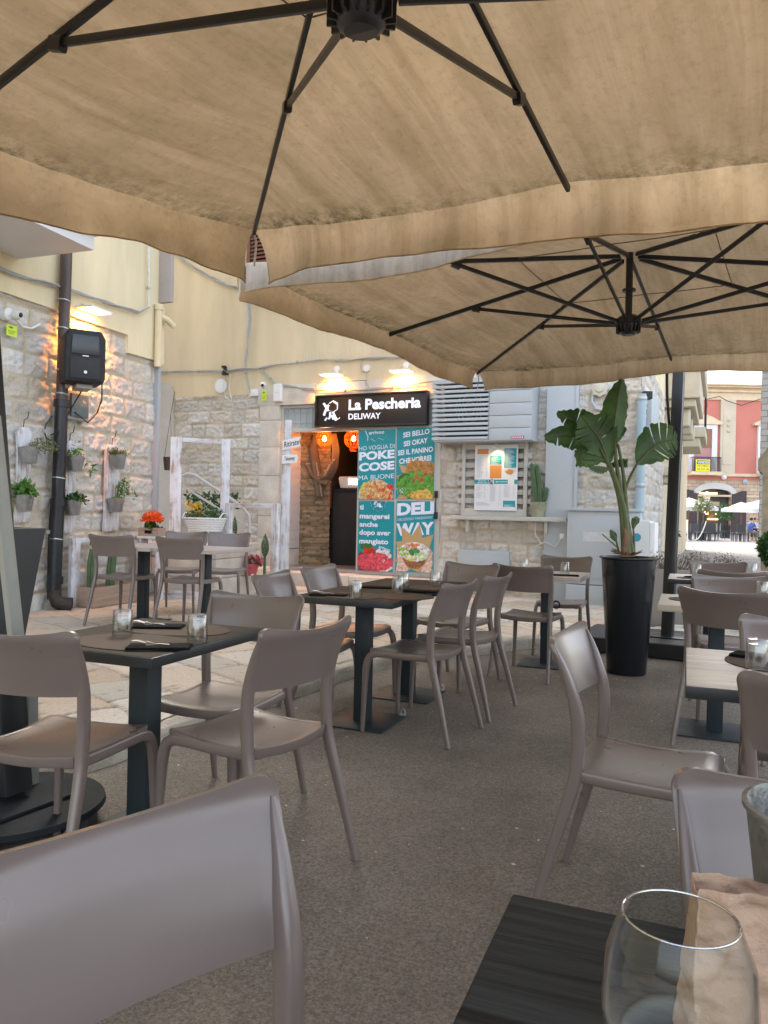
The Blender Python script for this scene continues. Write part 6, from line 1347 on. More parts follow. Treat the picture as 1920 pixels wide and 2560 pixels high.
def leaf(mb, pts, widths, side, fold=.25, nseg=26, slits=(), droop=.0, seed=0):
    """blade along a midrib; slits = set of (side, segment) left open as tears"""
    rg = random.Random(seed); P_ = interp_path([(i, *p) for i, p in enumerate(pts)], nseg+1); P_ = [Vector(p) for p in P_]; W_ = np.interp(np.linspace(0, 1, nseg+1), np.linspace(0, 1, len(widths)), widths)
    sd_ = Vector(side).normalized()
    for s in (-1, 1):
        k = 6; base = None; rows = []
        for i, p in enumerate(P_):
            d = (P_[min(i+1, nseg)]-P_[max(i-1, 0)]).normalized(); b = (sd_-d*sd_.dot(d)).normalized(); n_ = d.cross(b)
            fw = d*.35*float(W_[i]); wv = 1+.05*math.sin(i*1.7+seed)
            rows.append([p+(b*s*wv+n_*fold*1.0)*float(W_[i])*(q_/k)+fw*(q_/k)**1.5-n_*droop*(q_/k)**2*float(W_[i])+Vector((0, 0, -.006*math.sin(i*2.2)*(q_/k))) for q_ in range(k+1)])
        for i in range(nseg):
            cut = (s, i) in slits
            r0, r1 = rows[i], rows[i+1]
            if cut: r1 = [p.lerp(r0[j], .0+.75*(j/k)) for j, p in enumerate(r1)]
            o = len(mb.v); mb.v += [tuple(p) for p in r0]+[tuple(p) for p in r1]; mb.f += [(o+j, o+j+1, o+k+2+j, o+k+1+j) for j in range(k)]
    return mb
stem = MB()
CAMR = Vector((CY, SY, 0)); CAMF = Vector((-SY, CY, 0)); UPV = Vector((0, 0, 1))
# (petiole points), (blade midrib points), widths, side vector, slits
def lf(pet, rib, wd, side, slits=(), fold=.2, droop=.3, seed=0, pr=(.03, .012)):
    if pet: 
        pp = [Vector(p) for p in interp_path([(i, *L3(*p)) for i, p in enumerate(pet)], 16)]; stem.tube(pp, [pr[0]+(pr[1]-pr[0])*i/15 for i in range(16)], 10)
    rp_ = [L3(*p) for p in rib]; m_ = MB(); leaf(m_, rp_, wd, side, fold, 26, set(slits), droop, seed)
    stem.tube([Vector(p) for p in interp_path([(i, *p) for i, p in enumerate(rp_)], 20)], [.011*(1-.75*i/19) for i in range(20)], 6)
    build('leaf', m_, BOP, bt, smooth=0); o = bt_last = [c for c in bpy.data.objects if c.parent is bt][-1]
    for p in o.data.polygons: p.use_smooth = True
lf([(1568, 1385), (1562, 1290), (1545, 1220), (1522, 1155)], [(1522, 1160), (1500, 1100), (1480, 1075), (1455, 1040)], [.02, .13, .175, .16, .09, .01], CAMR*.9+UPV*.35, [(1, 17), (-1, 8), (-1, 15), (-1, 19), (1, 8), (1, 12)], .1, .25, 1, (.034, .016))
lf([(1566, 1385), (1555, 1250), (1540, 1150), (1538, 1090)], [(1538, 1100), (1536, 1060), (1545, 1000), (1556, 948)], [.035, .09, .105, .095, .06, .01], CAMR+UPV*.1, [], .55, .1, 2, (.022, .012))
lf([(1582, 1385), (1568, 1310), (1556, 1255), (1572, 1200), (1594, 1157)], [(1592, 1160), (1625, 1125), (1655, 1105), (1692, 1098)], [.02, .12, .16, .155, .12, .025], UPV*.9+CAMR*-.45, [(1, 12), (1, 16), (1, 19), (1, 22), (-1, 10), (-1, 14), (-1, 18), (-1, 21), (-1, 24), (1, 24)], .12, .2, 3, (.019, .009))
lf([(1560, 1385), (1552, 1270), (1532, 1190), (1500, 1120)], [(1505, 1125, .1), (1455, 1098, .1), (1420, 1090, .08), (1362, 1094, .05)], [.02, .09, .115, .10, .07, .015], UPV*.9+CAMR*.25, [(1, 10), (1, 12), (1, 15), (-1, 13), (-1, 20)], .15, .35, 4, (.022, .011))
lf(None, [(1500, 1110, .16), (1470, 1075, .16), (1430, 1050, .14), (1392, 1032, .1)], [.02, .09, .12, .10, .05, .01], UPV*.7+CAMR*.6, [(1, 14), (-1, 19)], .2, .5, 5)
lf(None, [(1510, 1150, -.05), (1475, 1150, -.06), (1450, 1145, -.05), (1440, 1150, 0)], [.01, .05, .07, .07, .04], UPV, [], .2, .3, 6)
lf(None, [(1520, 1165, .05), (1550, 1158, .05), (1565, 1158, .0), (1569, 1158, 0)], [.01, .03, .035, .03, .02], UPV, [], .2, .3, 7)
lf(None, [(1522, 1172, -.03), (1505, 1175, -.05), (1485, 1172, -.06), (1471, 1166, -.06)], [.01, .03, .028, .018, .004], UPV, [], .2, .2, 8)
lf([(1574, 1385), (1560, 1200), (1545, 1110)], [(1540, 1105, .12), (1545, 1085, .12), (1552, 1070, .1), (1558, 1062, .1)], [.02, .05, .06, .04, .005], CAMR, [], .3, .1, 9, (.02, .01))
lf([(1585, 1385), (1585, 1345), (1583, 1320)], [(1583, 1322), (1586, 1308), (1590, 1300), (1584, 1295)], [.01, .03, .03, .005], CAMR, [], .3, .1, 10, (.012, .006))
lf([(1548, 1385), (1540, 1350)], [(1540, 1352), (1533, 1338), (1526, 1325)], [.01, .03, .02, .005], CAMR+UPV*.5, [], .3, .3, 11, (.010, .006))
stem.tube([L3(1545, 1370), L3(1505, 1335)], .005, 6)
build('stems', stem, STEM, bt)
sh = MB()
for k in range(5): sh.tube([L3(1560+k*5, 1392, .02*k-.04), L3(1566+k*2, 1340, .02*k-.04), L3(1562+k*1.5, 1310-8*k, 0)], [.035, .028, .008], 8, flat=.5)
rg = random.Random(3)
for k in range(24): a_ = rg.uniform(0, 6.28); p_ = L3(1566, 1384)+Vector((.07*math.cos(a_), .07*math.sin(a_), 0)); sh.tube([p_, p_+Vector((.05*math.cos(a_), .05*math.sin(a_), rg.uniform(.0, .04)))], [.008, .002], 5)
build('dry_sheaths', sh, DRYB, bt)
# tapered dark planter by the umbrella foot, with a leafy plant
p = gp(62, 1600, .1); w0, w1 = .25, .38
pA = dp(112, 1320, 3.9); t = thing('square_planter', 'tall tapered dark grey square planter behind the umbrella foot', 'planter', (pA.x-.32, pA.y-.29, .11), R(-3)); hq = pA.z-.11
vs = [(-.2, -.2, 0), (.2, -.2, 0), (.2, .2, 0), (-.2, .2, 0), (-.31, -.31, hq), (.31, -.31, hq), (.31, .31, hq), (-.31, .31, hq), (-.285, -.285, hq), (.285, -.285, hq), (.285, .285, hq), (-.285, .285, hq), (-.27, -.27, hq-.12), (.27, -.27, hq-.12), (.27, .27, hq-.12), (-.27, .27, hq-.12)]
fs = [(0, 3, 2, 1)]+[(a_+i, a_+(i+1) % 4, a_+4+(i+1) % 4, a_+4+i) for a_ in (0, 4, 8) for i in range(4)]+[(12, 13, 14, 15)]
build('planter_shell', MB().add(vs, fs), M('planter_anthracite', (.040, .044, .046), .5, .08, 3), t, bevel=.004)
rg = random.Random(2); pv = dp(4, 1096, 3.7)-t.location; pl_ = thing('planter_shrub', 'yellow-green leafy shrub growing in the dark square planter', 'shrub', t.location+Vector((0, 0, hq-.12)), 0); mb = MB(); st = MB()
for k in range(16): tx_, ty_, tz_ = rg.uniform(-.3, .0), rg.uniform(-.2, .2), rg.uniform(.2, .42); st.tube([(0, 0, 0), (tx_*.4, ty_*.4, tz_*.6), (tx_, ty_, tz_)], .006, 5); leaf_quads(mb, [(tx_+rg.uniform(-.06, .06), ty_+rg.uniform(-.06, .06), tz_+rg.uniform(-.08, .05)) for _ in range(16)], .09, rg, .3, .7)
build('foliage', mb, leafmat('lime_leaf', (.36, .38, .03)), pl_, smooth=0); build('stems', st, STEM, pl_)
# beige planter box with shrubs behind the mast
p0 = gp(1630, 1590, 0); p0.y += .3; t = thing('planter_box', 'long beige-grey planter box behind the black mast', 'planter', (p0.x, p0.y+.1, 0), R(0)); hq = .68
mb = MB(); mb.box(-.05, 1.55, -.22, -.19, .05, hq); mb.box(-.05, 1.55, .19, .22, .05, hq); mb.box(-.05, -.02, -.19, .19, .05, hq); mb.box(1.52, 1.55, -.19, .19, .05, hq); mb.box(-.02, 1.52, -.19, .19, .05, hq-.06); build('box_body', mb, M('beige_box', (.34, .32, .29), .7, .08, 2), t, bevel=.006)
build('box_skid', MB().box(-.02, 1.5, -.2, -.14, 0, .049).box(-.02, 1.5, .14, .2, 0, .049), BLKM, t)
for (xo, lb, n) in ((.18, 'dry twiggy heather clump at the pipe side of the beige planter box', 500), (.60, 'fuller twiggy heather clump in the middle of the beige planter box', 800)):
    s_ = thing('heather_shrub', lb, 'shrub', t.location+Vector((xo, 0, hq-.06)), 0); rg = random.Random(n); mb = MB(); st = MB()
    for k in range(60):
        x_, y_, z_ = rg.uniform(-.22, .22), rg.uniform(-.15, .15), rg.uniform(.08, .22); st.tube([(x_*.4, y_*.4, 0), (x_*.8, y_*.8, z_*.6), (x_, y_, z_)], .0028, 4); leaf_quads(mb, [(x_+rg.gauss(0, .03), y_+rg.gauss(0, .03), z_+rg.gauss(-.02, .04)) for _ in range(n//50)], .022, rg)
    build('foliage', mb, M('heather', (.16, .13, .085), .8, .3, 20), s_, smooth=0); build('stems', st, DRYB, s_)
mb = MB(); rl = thing('rolled_mat', 'pale rolled mat lying at the foot of the beige planter box', 'mat roll', (p0.x+.1, p0.y-.22, .07), 0); build('roll', MB().tube([(0, 0, 0), (.75, 0, 0)], .055, 18), M('mat_white', (.55, .52, .48), .8, .15, 14), rl); build('strap', MB().tube([(.2, 0, 0), (.23, 0, 0)], .059, 18).tube([(.5, 0, 0), (.52, 0, 0)], .059, 18), BLKM, rl)
# round dark topiary leaf mass at the picture edge
p = dp(1950, 1372, 7.4); t = thing('topiary_bush', 'dark green clipped round bush at the edge of the square', 'bush', (p.x, p.y, p.z), 0); rg = random.Random(5); mb = MB()
pts = []
for _ in range(2600):
    v = Vector((rg.gauss(0, 1), rg.gauss(0, 1), rg.gauss(0, 1))).normalized(); pts.append(v*.19*rg.uniform(.88, 1))
build('foliage', leaf_quads(mb, pts, .035, rg, 0, .8), LEAFB, t, smooth=0); build('trunk', MB().tube([(0, 0, -p.z+.35), (0, 0, 0)], .018, 8), DRYB, t); build('bush_pot', MB().lathe([(0, -p.z), (.13, -p.z), (.17, -p.z+.36), (.15, -p.z+.36), (0, -p.z+.33)], 24), BLKM, t)
# terracotta pot with laurel on the square
p = gp(1655, 1400, 0); t = thing('terracotta_pot', 'terracotta pot with a leafy green bush out on the square', 'potted plant', p, 0); sc = 1.0; rg = random.Random(9); D_ = p.length
hh = (1400-1366)/F*D_; build('pot', MB().lathe([(0, 0), (.16, 0), (.25, hh), (.22, hh), (0, hh-.05)], 24), TERRA, t); build('foliage', leaf_quads(MB(), [(x_, y_, z_+hh+.25) for x_, y_, z_ in ball_pts(rg, 500, (0, 0, 0), .42, 1.2)]+[(x_, y_, hh+.3-z_) for x_, y_, z_ in ball_pts(rg, 200, (0, 0, 0), .3, .9)], .17, rg, .5, .4), LEAFB, t, smooth=0)

# ---------------------------------------------------------------- house with balconies beyond the shop (its side faces the square)
BB = Frame(dp(1640, 1290, 15.5).xy, R(88))
def bp(px, py, d): v = dp(px, py, d); o = v.xy-BB.O; return o.dot(BB.t), -o.dot(BB.n), v.z
hb_ = thing('balcony_house', 'pale stone house with heavy moulded balconies beyond the shop corner', 'building', BB.at(0), BB.ang)
PALE = M('pale_render', (.60, .54, .42), .85, .06, 2, .2, 30); YB = YEL2
a_s = 0.2; 
build('house_wall', MB().box(-.6, 16, .0, 4, 0, 10), M('cream_render', (.62, .54, .38), .85, .08, .8, .2, 30), hb_, smooth=0)
zt = dp(1680, 945, 16.5).z; zm = dp(1680, 1022, 16.5).z; zl = dp(1680, 1070, 16.5).z; z5 = dp(1720, 1100, 18).z
mb = MB(); mb.box(-.2, 3.4, -.78, -.004, zm+.02, zt-.12); mb.box(-.25, 3.45, -.86, -.004, zt-.118, zt+.35); mb.box(-.1, 3.3, -.7, -.004, zm-.14, zm+.018); build('balcony', mb, PALE, hb_, bevel=.03, seg=3)
mb = MB()
for x in (.1, 1.6, 2.9): mb.box(x, x+.3, -.6, -.004, zl-.1, zm-.142); mb.box(x+.02, x+.28, -.35, -.004, zl-.5, zl-.102)
build('bracket', mb, PALE, hb_, bevel=.06, seg=4)
zq = dp(1725, 1075, 21).z; mb = MB(); mb.box(5.6, 8.4, -.80, -.004, zq-.25, zq+.02); mb.box(5.7, 8.3, -.66, -.004, zq-.5, zq-.252); build('balcony', mb, PALE, hb_, bevel=.03, seg=3)
mb = MB()
for k in range(22): x = 5.65+k*.12; mb.box(x, x+.02, -.78, -.76, zq+.022, zq+.9)
mb.box(5.6, 8.4, -.79, -.75, zq+.9, zq+.94); build('balcony_rail', mb, BLKM, hb_, smooth=0)
z6 = dp(1660, 1165, 15.5).z; mb = MB(); mb.box(-.1, 1.2, -.35, -.004, z6-.2, z6-.02); mb.box(0, 1.1, -.25, -.004, z6-.34, z6-.202); build('balcony', mb, PALE, hb_, bevel=.02)
mb = MB()
for k in range(11): x = -.05+k*.11; mb.box(x, x+.02, -.34, -.32, z6-.018, z6+.75)
mb.box(-.1, 1.2, -.35, -.31, z6+.75, z6+.79); build('balcony_rail', mb, BLKM, hb_, smooth=0)
# cables running along the side
mb = MB(); rg = random.Random(4)
A_, B_ = dp(1572, 948, 10.0), dp(1655, 1090, 15.0)
for s in range(6): mb.tube([A_.lerp(B_, k/14)+Vector((rg.uniform(-.03, .03), 0, rg.uniform(-.06, .06)+.03*s-.1)) for k in range(15)], .012, 5)
t = thing('cable_bundle', 'heavy tangle of old cables slanting along the side wall towards the square', 'cable', (0, 0, 0), 0, 'cables strung on the walls'); build('strands', mb, M('old_cable', (.14, .12, .10), .8, .3, 30), t)
mb = MB(); c_ = dp(1592, 1020, 9.9); 
for s in range(5): mb.tube([c_+Vector((.05*math.cos(R(a))+.006*s, 0, .16*math.sin(R(a))-.02*s)) for a in range(0, 361, 20)], .008, 5)
t = thing('cable_coil', 'coil of pale cable hanging by the blue drain pipe', 'cable', (0, 0, 0)); build('coil', mb, CABW, t)
p = dp(1588, 1000, 9.9); t = thing('small_floodlight', 'small dark floodlight at the top of the blue drain pipe', 'lamp', dp(1614, 990, 9.9), R(20)); build('lamp_head', MB().box(-.06, .06, -.1, .03, -.05, .05), BLKM, t, bevel=.01); build('bracket', MB().tube([(0, .03, 0), (-.08, .12, -.03)], .012, 6), BLKM, t)
t = thing('meter_box', 'pale grey meter box high on the side wall behind the drain pipe', 'meter box', dp(1615, 1045, 10.6), R(80)); build('box_body', MB().box(-.2, .25, -.12, .02, -.28, .30), GREYP, t, bevel=.015)

# ---------------------------------------------------------------- red palazzo across the square
fp = lambda x, y, n=0.0: FAR.px(x, y, n)
pal = thing('red_palazzo', 'salmon red palazzo with pale pilasters over a brick-stone arcade across the square', 'building', FAR.at(0), FAR.ang)
xl, xr = fp(1560, 1200)[0], fp(2250, 1200)[0]; zc1 = fp(1800, 1189)[1]; zc2 = fp(1800, 1200)[1]; ztop = fp(1800, 1000)[1]; zroof = fp(1800, 962)[1]
def smallstone():
    m, t, nd, lk, b = nodes('arcade_stone'); co = coords(nd, lk)
    mp = nd.new('ShaderNodeMapping'); mp.inputs['Rotation'].default_value = (R(90), 0, 0); lk.new(co, mp.inputs[0])
    br = nd.new('ShaderNodeTexBrick'); lk.new(mp.outputs[0], br.inputs['Vector']); br.inputs['Scale'].default_value = 1; br.inputs['Brick Width'].default_value = .62; br.inputs['Row Height'].default_value = .27; br.inputs['Mortar Size'].default_value = .02
    br.inputs['Color1'].default_value = (.62, .50, .38, 1); br.inputs['Color2'].default_value = (.52, .40, .30, 1); br.inputs['Mortar'].default_value = (.34, .24, .17, 1)
    n = noise(nd, lk, .7, 5, co, .6); c = mixc(nd, lk, 1, br.outputs[0], ramp(nd, lk, n.outputs[0], [(.3, (.8, .7, .65)), (.7, (1.1, 1.1, 1.1))]).outputs[0], 'MULTIPLY'); lk.new(c, b.inputs['Base Color']); b.inputs['Roughness'].default_value = .9; bump(nd, lk, br.outputs['Fac'], -.5, .03, b); return m
ARC = smallstone()
xa, xb = fp(1746, 1280)[0], fp(1826, 1280)[0]; zs_ = fp(1786, 1234)[1]; zk = fp(1786, 1222)[1]
wallp = [(xl, 0), (xa, 0), (xa, zs_)]+[((xa+xb)/2+(xb-xa)/2*math.cos(R(a)), zs_+(zk-zs_)*math.sin(R(a))) for a in range(170, 9, -10)]+[(xb, zs_), (xb, 0), (xr, 0), (xr, zc2), (xl, zc2)]
build('arcade_wall', MB().prism(wallp, 0, .6), ARC, pal, smooth=0)
mb = MB(); o_ = []; 
for a in range(0, 181, 10): mb_ = 0; o_.append(((xa+xb)/2+(xb-xa)/2*1.0*math.cos(R(a)), zs_+(zk-zs_)*math.sin(R(a))))
o2 = [((xa+xb)/2+((xb-xa)/2+.45)*math.cos(R(a)), zs_+(zk-zs_+.5)*math.sin(R(a))) for a in range(180, -1, -10)]
build('arch_trim', MB().prism(o_+o2, -.12, -.01), M('arch_white', (.62, .60, .56), .8, .05), pal, smooth=0)
build('red_wall', MB().box(xl, xr, .02, .6, zc2+.004, ztop), REDW, pal, smooth=0)
CREAM = M('cornice_stone', (.70, .56, .38), .85, .12, 1.5, .3, 12)
mb = MB(); mb.box(xl, xr, -.15, .6, zc1-.05, zc1+.18); mb.box(xl, xr, -.05, .0, zc2-1.35, zc2-1.2); build('string_course', mb, CREAM, pal, smooth=0)
mb = MB(); h = zroof-ztop
for k, (d_, f0, f1) in enumerate(((.12, 0, .3), (.05, .302, .5), (.25, .502, .62), (.10, .622, .78), (.5, .782, .9), (.7, .902, 1.0))): mb.box(xl, xr, -d_, .6, ztop+h*f0, ztop+h*f1)
build('cornice', mb, CREAM, pal, smooth=0)
PIL = M('pilaster_cream', (.62, .53, .40), .85, .08, 1.2, .2, 12)
for (x0, x1) in ((1799, 1837), (2010, 2048), (1640, 1676)):
    a0, a1 = fp(x0, 1100)[0], fp(x1, 1100)[0]; mb = MB(); mb.box(a0, a1, -.14, .015, zc1+.185, ztop); mb.box(a0+.2, a1-.2, -.18, -.141, zc1+.9, ztop-.6)
    for k in range(3): mb.lathe([(0, 0), (.16, 0), (.1, .12), (0, .14)], 12, M=Matrix.Translation(((a0+a1)/2, -.18, ztop-1.6-k*.45)) @ Matrix.Rotation(R(90), 4, 'X'))
    build('pilaster', mb, PIL, pal, smooth=40)
WF = M('window_surround', (.74, .74, .74), .7, .05); 
def big_window(x0, x1, sign):
    a0, a1 = fp(x0, 1100)[0], fp(x1, 1100)[0]; zb, ztw = fp(1760, 1180)[1], fp(1760, 1073)[1]; w_ = .42
    wi = build('window', MB().box(a0, a1, -.10, .015, zb, ztw), M('rose_blind', (.50, .24, .24), .7, .04, 40, 0, 60, 0, .5, 0, (1, 1, 3)), pal, smooth=0)
    mb = MB(); mb.box(a0-w_, a0-.01, -.25, .015, zb, ztw+.36); mb.box(a1+.01, a1+w_, -.25, .015, zb, ztw+.36); mb.box(a0-.01, a1+.01, -.24, .015, ztw+.005, ztw+.35); build('window_frame', mb, WF, wi, smooth=0)
    build('bamboo_fringe', MB().box(a0, a1, -.16, -.11, ztw-1.5, ztw-.1), M('bamboo', (.30, .15, .08), .8, .3, 14, 0, 60, 0, .5, 0, (6, 6, .4)), wi, smooth=0)
    c = (a0+a1)/2; H = ztw+.36; P_ = [(c-1.5, H)]+[(c+1.5*k/12, H+.22+.55*math.cos(k/12*math.pi/2)**1.5 if abs(k) < 12 else H+.22) for k in range(-12, 13)]+[(c+1.5, H)]; build('pediment', MB().prism(P_, -.4, .015), CREAM, wi, smooth=0)
    mb = MB(); ra, rb_ = fp(x0-12, 1100)[0], fp(x1+14, 1100)[0]
    for k in range(24): x = ra+(rb_-ra)*k/23; mb.box(x-.02, x+.02, -.95, -.91, zb, zb+1.1) 
    for k in (0, 1): mb.box([ra, rb_-.03][k], [ra+.03, rb_][k], -.93, -.12, zb+1.06, zb+1.1)
    mb.box(ra, rb_, -.96, -.90, zb+1.1, zb+1.15); build('balcony_rail', mb, BLKM, pal, smooth=0); build('balcony_slab', MB().box(ra-.1, rb_+.1, -1.0, -.16, zb-.28, zb-.01), CREAM, pal, smooth=0)
    return a0, a1, zb
a0, a1, zb = big_window(1733, 1777, True); big_window(1905, 1949, False)
s0, z0 = fp(1739, 1178, 1.0); s1, z1 = fp(1775, 1149, 1.0)
t = thing('sale_banner', 'yellow for-sale banner reading VENDESI on the palazzo balcony', 'banner', FAR.at(s0, 1.02, z0), FAR.ang); W, H = s1-s0, z1-z0
build('banner_sheet', MB().box(0, W, -.01, .01, 0, H), M('banner_yellow', (.80, .72, .03), .6, .04), t, smooth=0); build('dark_stripe', MB().box(.08*W, .94*W, -.016, -.0105, .60*H, .92*H), M('banner_green', (.02, .07, .03), .6, .05), t, smooth=0)
mb = MB(); write(mb, 'VENDESI', .11*W, .91*W, .64*H, .88*H, -.018, .02); build('white_lettering', mb, PWHITE, t, smooth=0); mb = MB(); write(mb, 'APPARTAMENTO', .09*W, .92*W, .38*H, .53*H, -.012, .005); write(mb, '346 75 01 166', .1*W, .92*W, .1*H, .28*H, -.012, .01); build('dark_lettering', mb, M('banner_ink', (.10, .09, .01), .6, .05), t, smooth=0)
# bar inside the arch, open wooden leaves
DB = M('bar_dark', (.035, .028, .024), .6, .3, 3); zf = fp(1786, 1330)[1]
build('bar_front', MB().box(xa, xb, .35, .5, 0, zk), DB, pal, smooth=0)
d0, d1 = fp(1766, 1280)[0], fp(1802, 1280)[0]; zd = fp(1786, 1254)[1]; zd2 = fp(1786, 1265)[1]
build('bar_transom', MB().box(d0, d1, .28, .345, zd2, zd), M('bar_cream', (.42, .34, .20), .6, .05), pal, smooth=0)
build('bar_opening', MB().box(d0+.1, d1-.1, .30, .345, .1, zd2-.01), M('bar_warm_dark', (.09, .045, .015), .6, .4, 4), pal, smooth=0)
mb = MB()
for (x0, x1, y, h_) in ((1768, 1794, 1286, .10), (1762, 1790, 1281.5, .06), (1772, 1798, 1299, .10), (1752, 1796, 1234, .10)): a_, z_ = fp(x0, y); b_, _ = fp(x1, y); mb.box(a_, b_, .22, .27, z_, z_+h_)
build('bar_shelf_lights', mb, emit('bar_light', (1, .62, .25), 2.2), pal, smooth=0)
mb = MB(); rg = random.Random(3)
for k in range(46): a_ = rg.uniform(d0+.3, d1-.4); z_ = rg.choice((fp(1786, 1281)[1], fp(1786, 1293)[1], fp(1786, 1288)[1])); mb.lathe([(0, 0), (.09, 0), (.09, .35), (.03, .45), (.03, .6), (0, .6)], 6, M=Matrix.Translation((a_, .2, z_)))
build('bar_bottles', mb, M('bottle_amber', (.35, .17, .04), .3, .6, 3), pal)
s_, z_ = fp(1775, 1242, .3); build('bar_emblem', MB().lathe([(0, 0), (.28, 0), (.28, .03), (0, .03)], 16, M=Matrix.Translation((s_, .33, z_)) @ Matrix.Rotation(R(90), 4, 'X') , sy=1.6), WHITE, pal)
mb = MB(); 
s0, _ = fp(1710, 1280); s1, _ = fp(1742, 1280); s2_, _ = fp(1828, 1280); s3, _ = fp(1864, 1280); zl_ = fp(1780, 1226)[1]; zh = fp(1780, 1236)[1]
for (q0, q1, lo_, hi_) in ((s0, s1, zl_, zh), (s2_, s3, zh, zl_)): mb.prism([(q0, .05), (q1, .05), (q1, hi_), (q0*.3+q1*.7, hi_*.6+lo_*.4+.12), (q0*.7+q1*.3, hi_*.2+lo_*.8+.1), (q0, lo_)], -.12, -.04)
build('arch_door_leaf', mb, M('leaf_brown', (.055, .038, .036), .6, .1, 5), pal, smooth=0)
# sunlit wall wire
mb = MB(); mb.tube([Vector((fp(x, y)[0], -.6, fp(x, y)[1])) for x, y in ((1757, 1001), (1790, 994), (1812, 1006), (1845, 1016), (1880, 1004), (1900, 998))], .03, 5); build('sagging_wire', mb, BLKM, pal)
t = thing('wall_globe', 'white round globe fixed under the palazzo string course', 'lamp', FAR.at(*[fp(1806, 1194)[0], .3], fp(1806, 1194)[1]), 0); build('globe', MB().lathe([(.2*math.sin(R(a)), -.2*math.cos(R(a))) for a in range(0, 181, 15)], 16), WHITE, t)
t = thing('wall_disc', 'small grey satellite dish on the arcade stone', 'satellite dish', FAR.at(*[fp(1859, 1205)[0], .3], fp(1859, 1205)[1]), FAR.ang); build('dish', MB().lathe([(0, .08), (.2, 0), (.2, .04), (0, .12)], 16, M=Matrix.Rotation(R(90), 4, 'X')), PVC, t)
# white cafe umbrellas
def far_umb(px, py, ym, label, half):
    p = gp(px, 1330, 0); d = -p.x*SY+p.y*CY; zt = dp(px, py, d).z; ze = dp(px, ym, d).z; t = thing('cafe_umbrella', label, 'umbrella', (p.x, p.y, 0), YAW+R(12), 'white umbrellas across the square'); a = half
    def s_(u, v): x, y = (u*2-1)*a, (v*2-1)*a; m = max(abs(x), abs(y))/a; return (x, y, zt-(zt-ze)*m)
    build('canopy', MB().grid(s_, 16, 16), CANVW, t, smooth=0)
    mb = MB()
    for k in range(4): mb.add([(-a, a, ze), (a, a, ze), (a, a, ze-.28), (-a, a, ze-.28)], [(0, 1, 2, 3)], Matrix.Rotation(k*math.pi/2, 4, 'Z'))
    build('valance', mb, CANVW, t, smooth=0); build('pole', MB().tube([(0, 0, 0), (0, 0, zt)], .05, 8), M('wood_pole', (.16, .07, .03), .6, .2), t); return t
def far_p(px, d): v = cw((px-960)/F*d, d); return v
def far_umb2(px, d, py, ym, label, half):
    v = far_p(px, d); zt = dp(px, py, d).z; ze = dp(px, ym, d).z; a = half; t = thing('cafe_umbrella', label, 'umbrella', (v.x, v.y, 0), YAW+R(14), 'white umbrellas across the square')
    def s_(u, w): x, y = (u*2-1)*a, (w*2-1)*a; m = max(abs(x), abs(y))/a; return (x, y, zt-(zt-ze)*m)
    build('canopy', MB().grid(s_, 16, 16), CANVW, t, smooth=0); mb = MB()
    for k in range(4): mb.add([(-a, a, ze), (a, a, ze), (a, a, ze-.22), (-a, a, ze-.22)], [(0, 1, 2, 3)], Matrix.Rotation(k*math.pi/2, 4, 'Z'))
    build('valance', mb, CANVW, t, smooth=0); build('pole', MB().tube([(0, 0, 0), (0, 0, zt)], .05, 8), M('wood_pole', (.16, .07, .03), .6, .2), t)
far_umb2(1722, 46, 1243, 1267, 'white umbrella in front of the open bar doors', 1.1*F/1920*1.05)
far_umb2(1622, 44, 1240, 1262, 'white umbrella half hidden behind the grey drain pipe', 1.2)
far_umb2(1898, 46, 1250, 1272, 'white umbrella beside the stone tower over the seated people', 1.5)
far_umb2(1853, 50, 1254, 1272, 'small white umbrella between the bar and the seated people', .8)
# dark chairs and tables of the bar
DCM = M('bar_chair_dark', (.03, .035, .045), .6, .2, 3)
def far_chair(px, d, rz, label, m=DCM, hi=.95):
    v = far_p(px, d); t = thing('bar_chair', label, 'chair', (v.x, v.y, 0), rz, 'chairs of the bar across the square'); mb = MB()
    mb.box(-.22, .22, -.22, .22, .44, .48); build('seat', mb, m, t, smooth=0); build('backrest', MB().box(-.22, .22, -.24, -.20, .5, hi), m, t, smooth=0)
    for x in (-.2, .2):
        for y in (-.2, .2): build('leg', MB().box(x-.02, x+.02, y-.02, y+.02, 0, .44), m, t, smooth=0)
rg = random.Random(1)
for i, (x, d, n) in enumerate(((1702, 44, 'dark bar chair nearest the black mast'), (1718, 43, 'dark bar chair beside the white ladder-back chair'), (1730, 45, 'dark bar chair under the pole of the white umbrella'), (1742, 42, 'dark bar chair before the left leaf of the arch'), (1752, 43, 'dark bar chair in front of the bar plant'), (1763, 42, 'dark bar chair below the bar shelf lights'), (1775, 43, 'dark bar chair at the middle of the bar doorway'), (1787, 44, 'dark bar chair before the doorway post'), (1801, 47, 'dark bar chair inside the arch shadow'), (1812, 49, 'dark bar chair by the arch plant'), (1842, 43, 'dark bar chair nearest the open brown leaf'), (1852, 42, 'dark bar chair with a white tag on its back'), (1862, 43, 'dark bar chair behind the person in blue'))): far_chair(x, d, YAW+rg.uniform(-2, 2), n.replace('left ', 'first '))
far_chair(1710, 41, YAW+R(160), 'white ladder-back chair among the dark bar chairs', WHITE, 1.15)
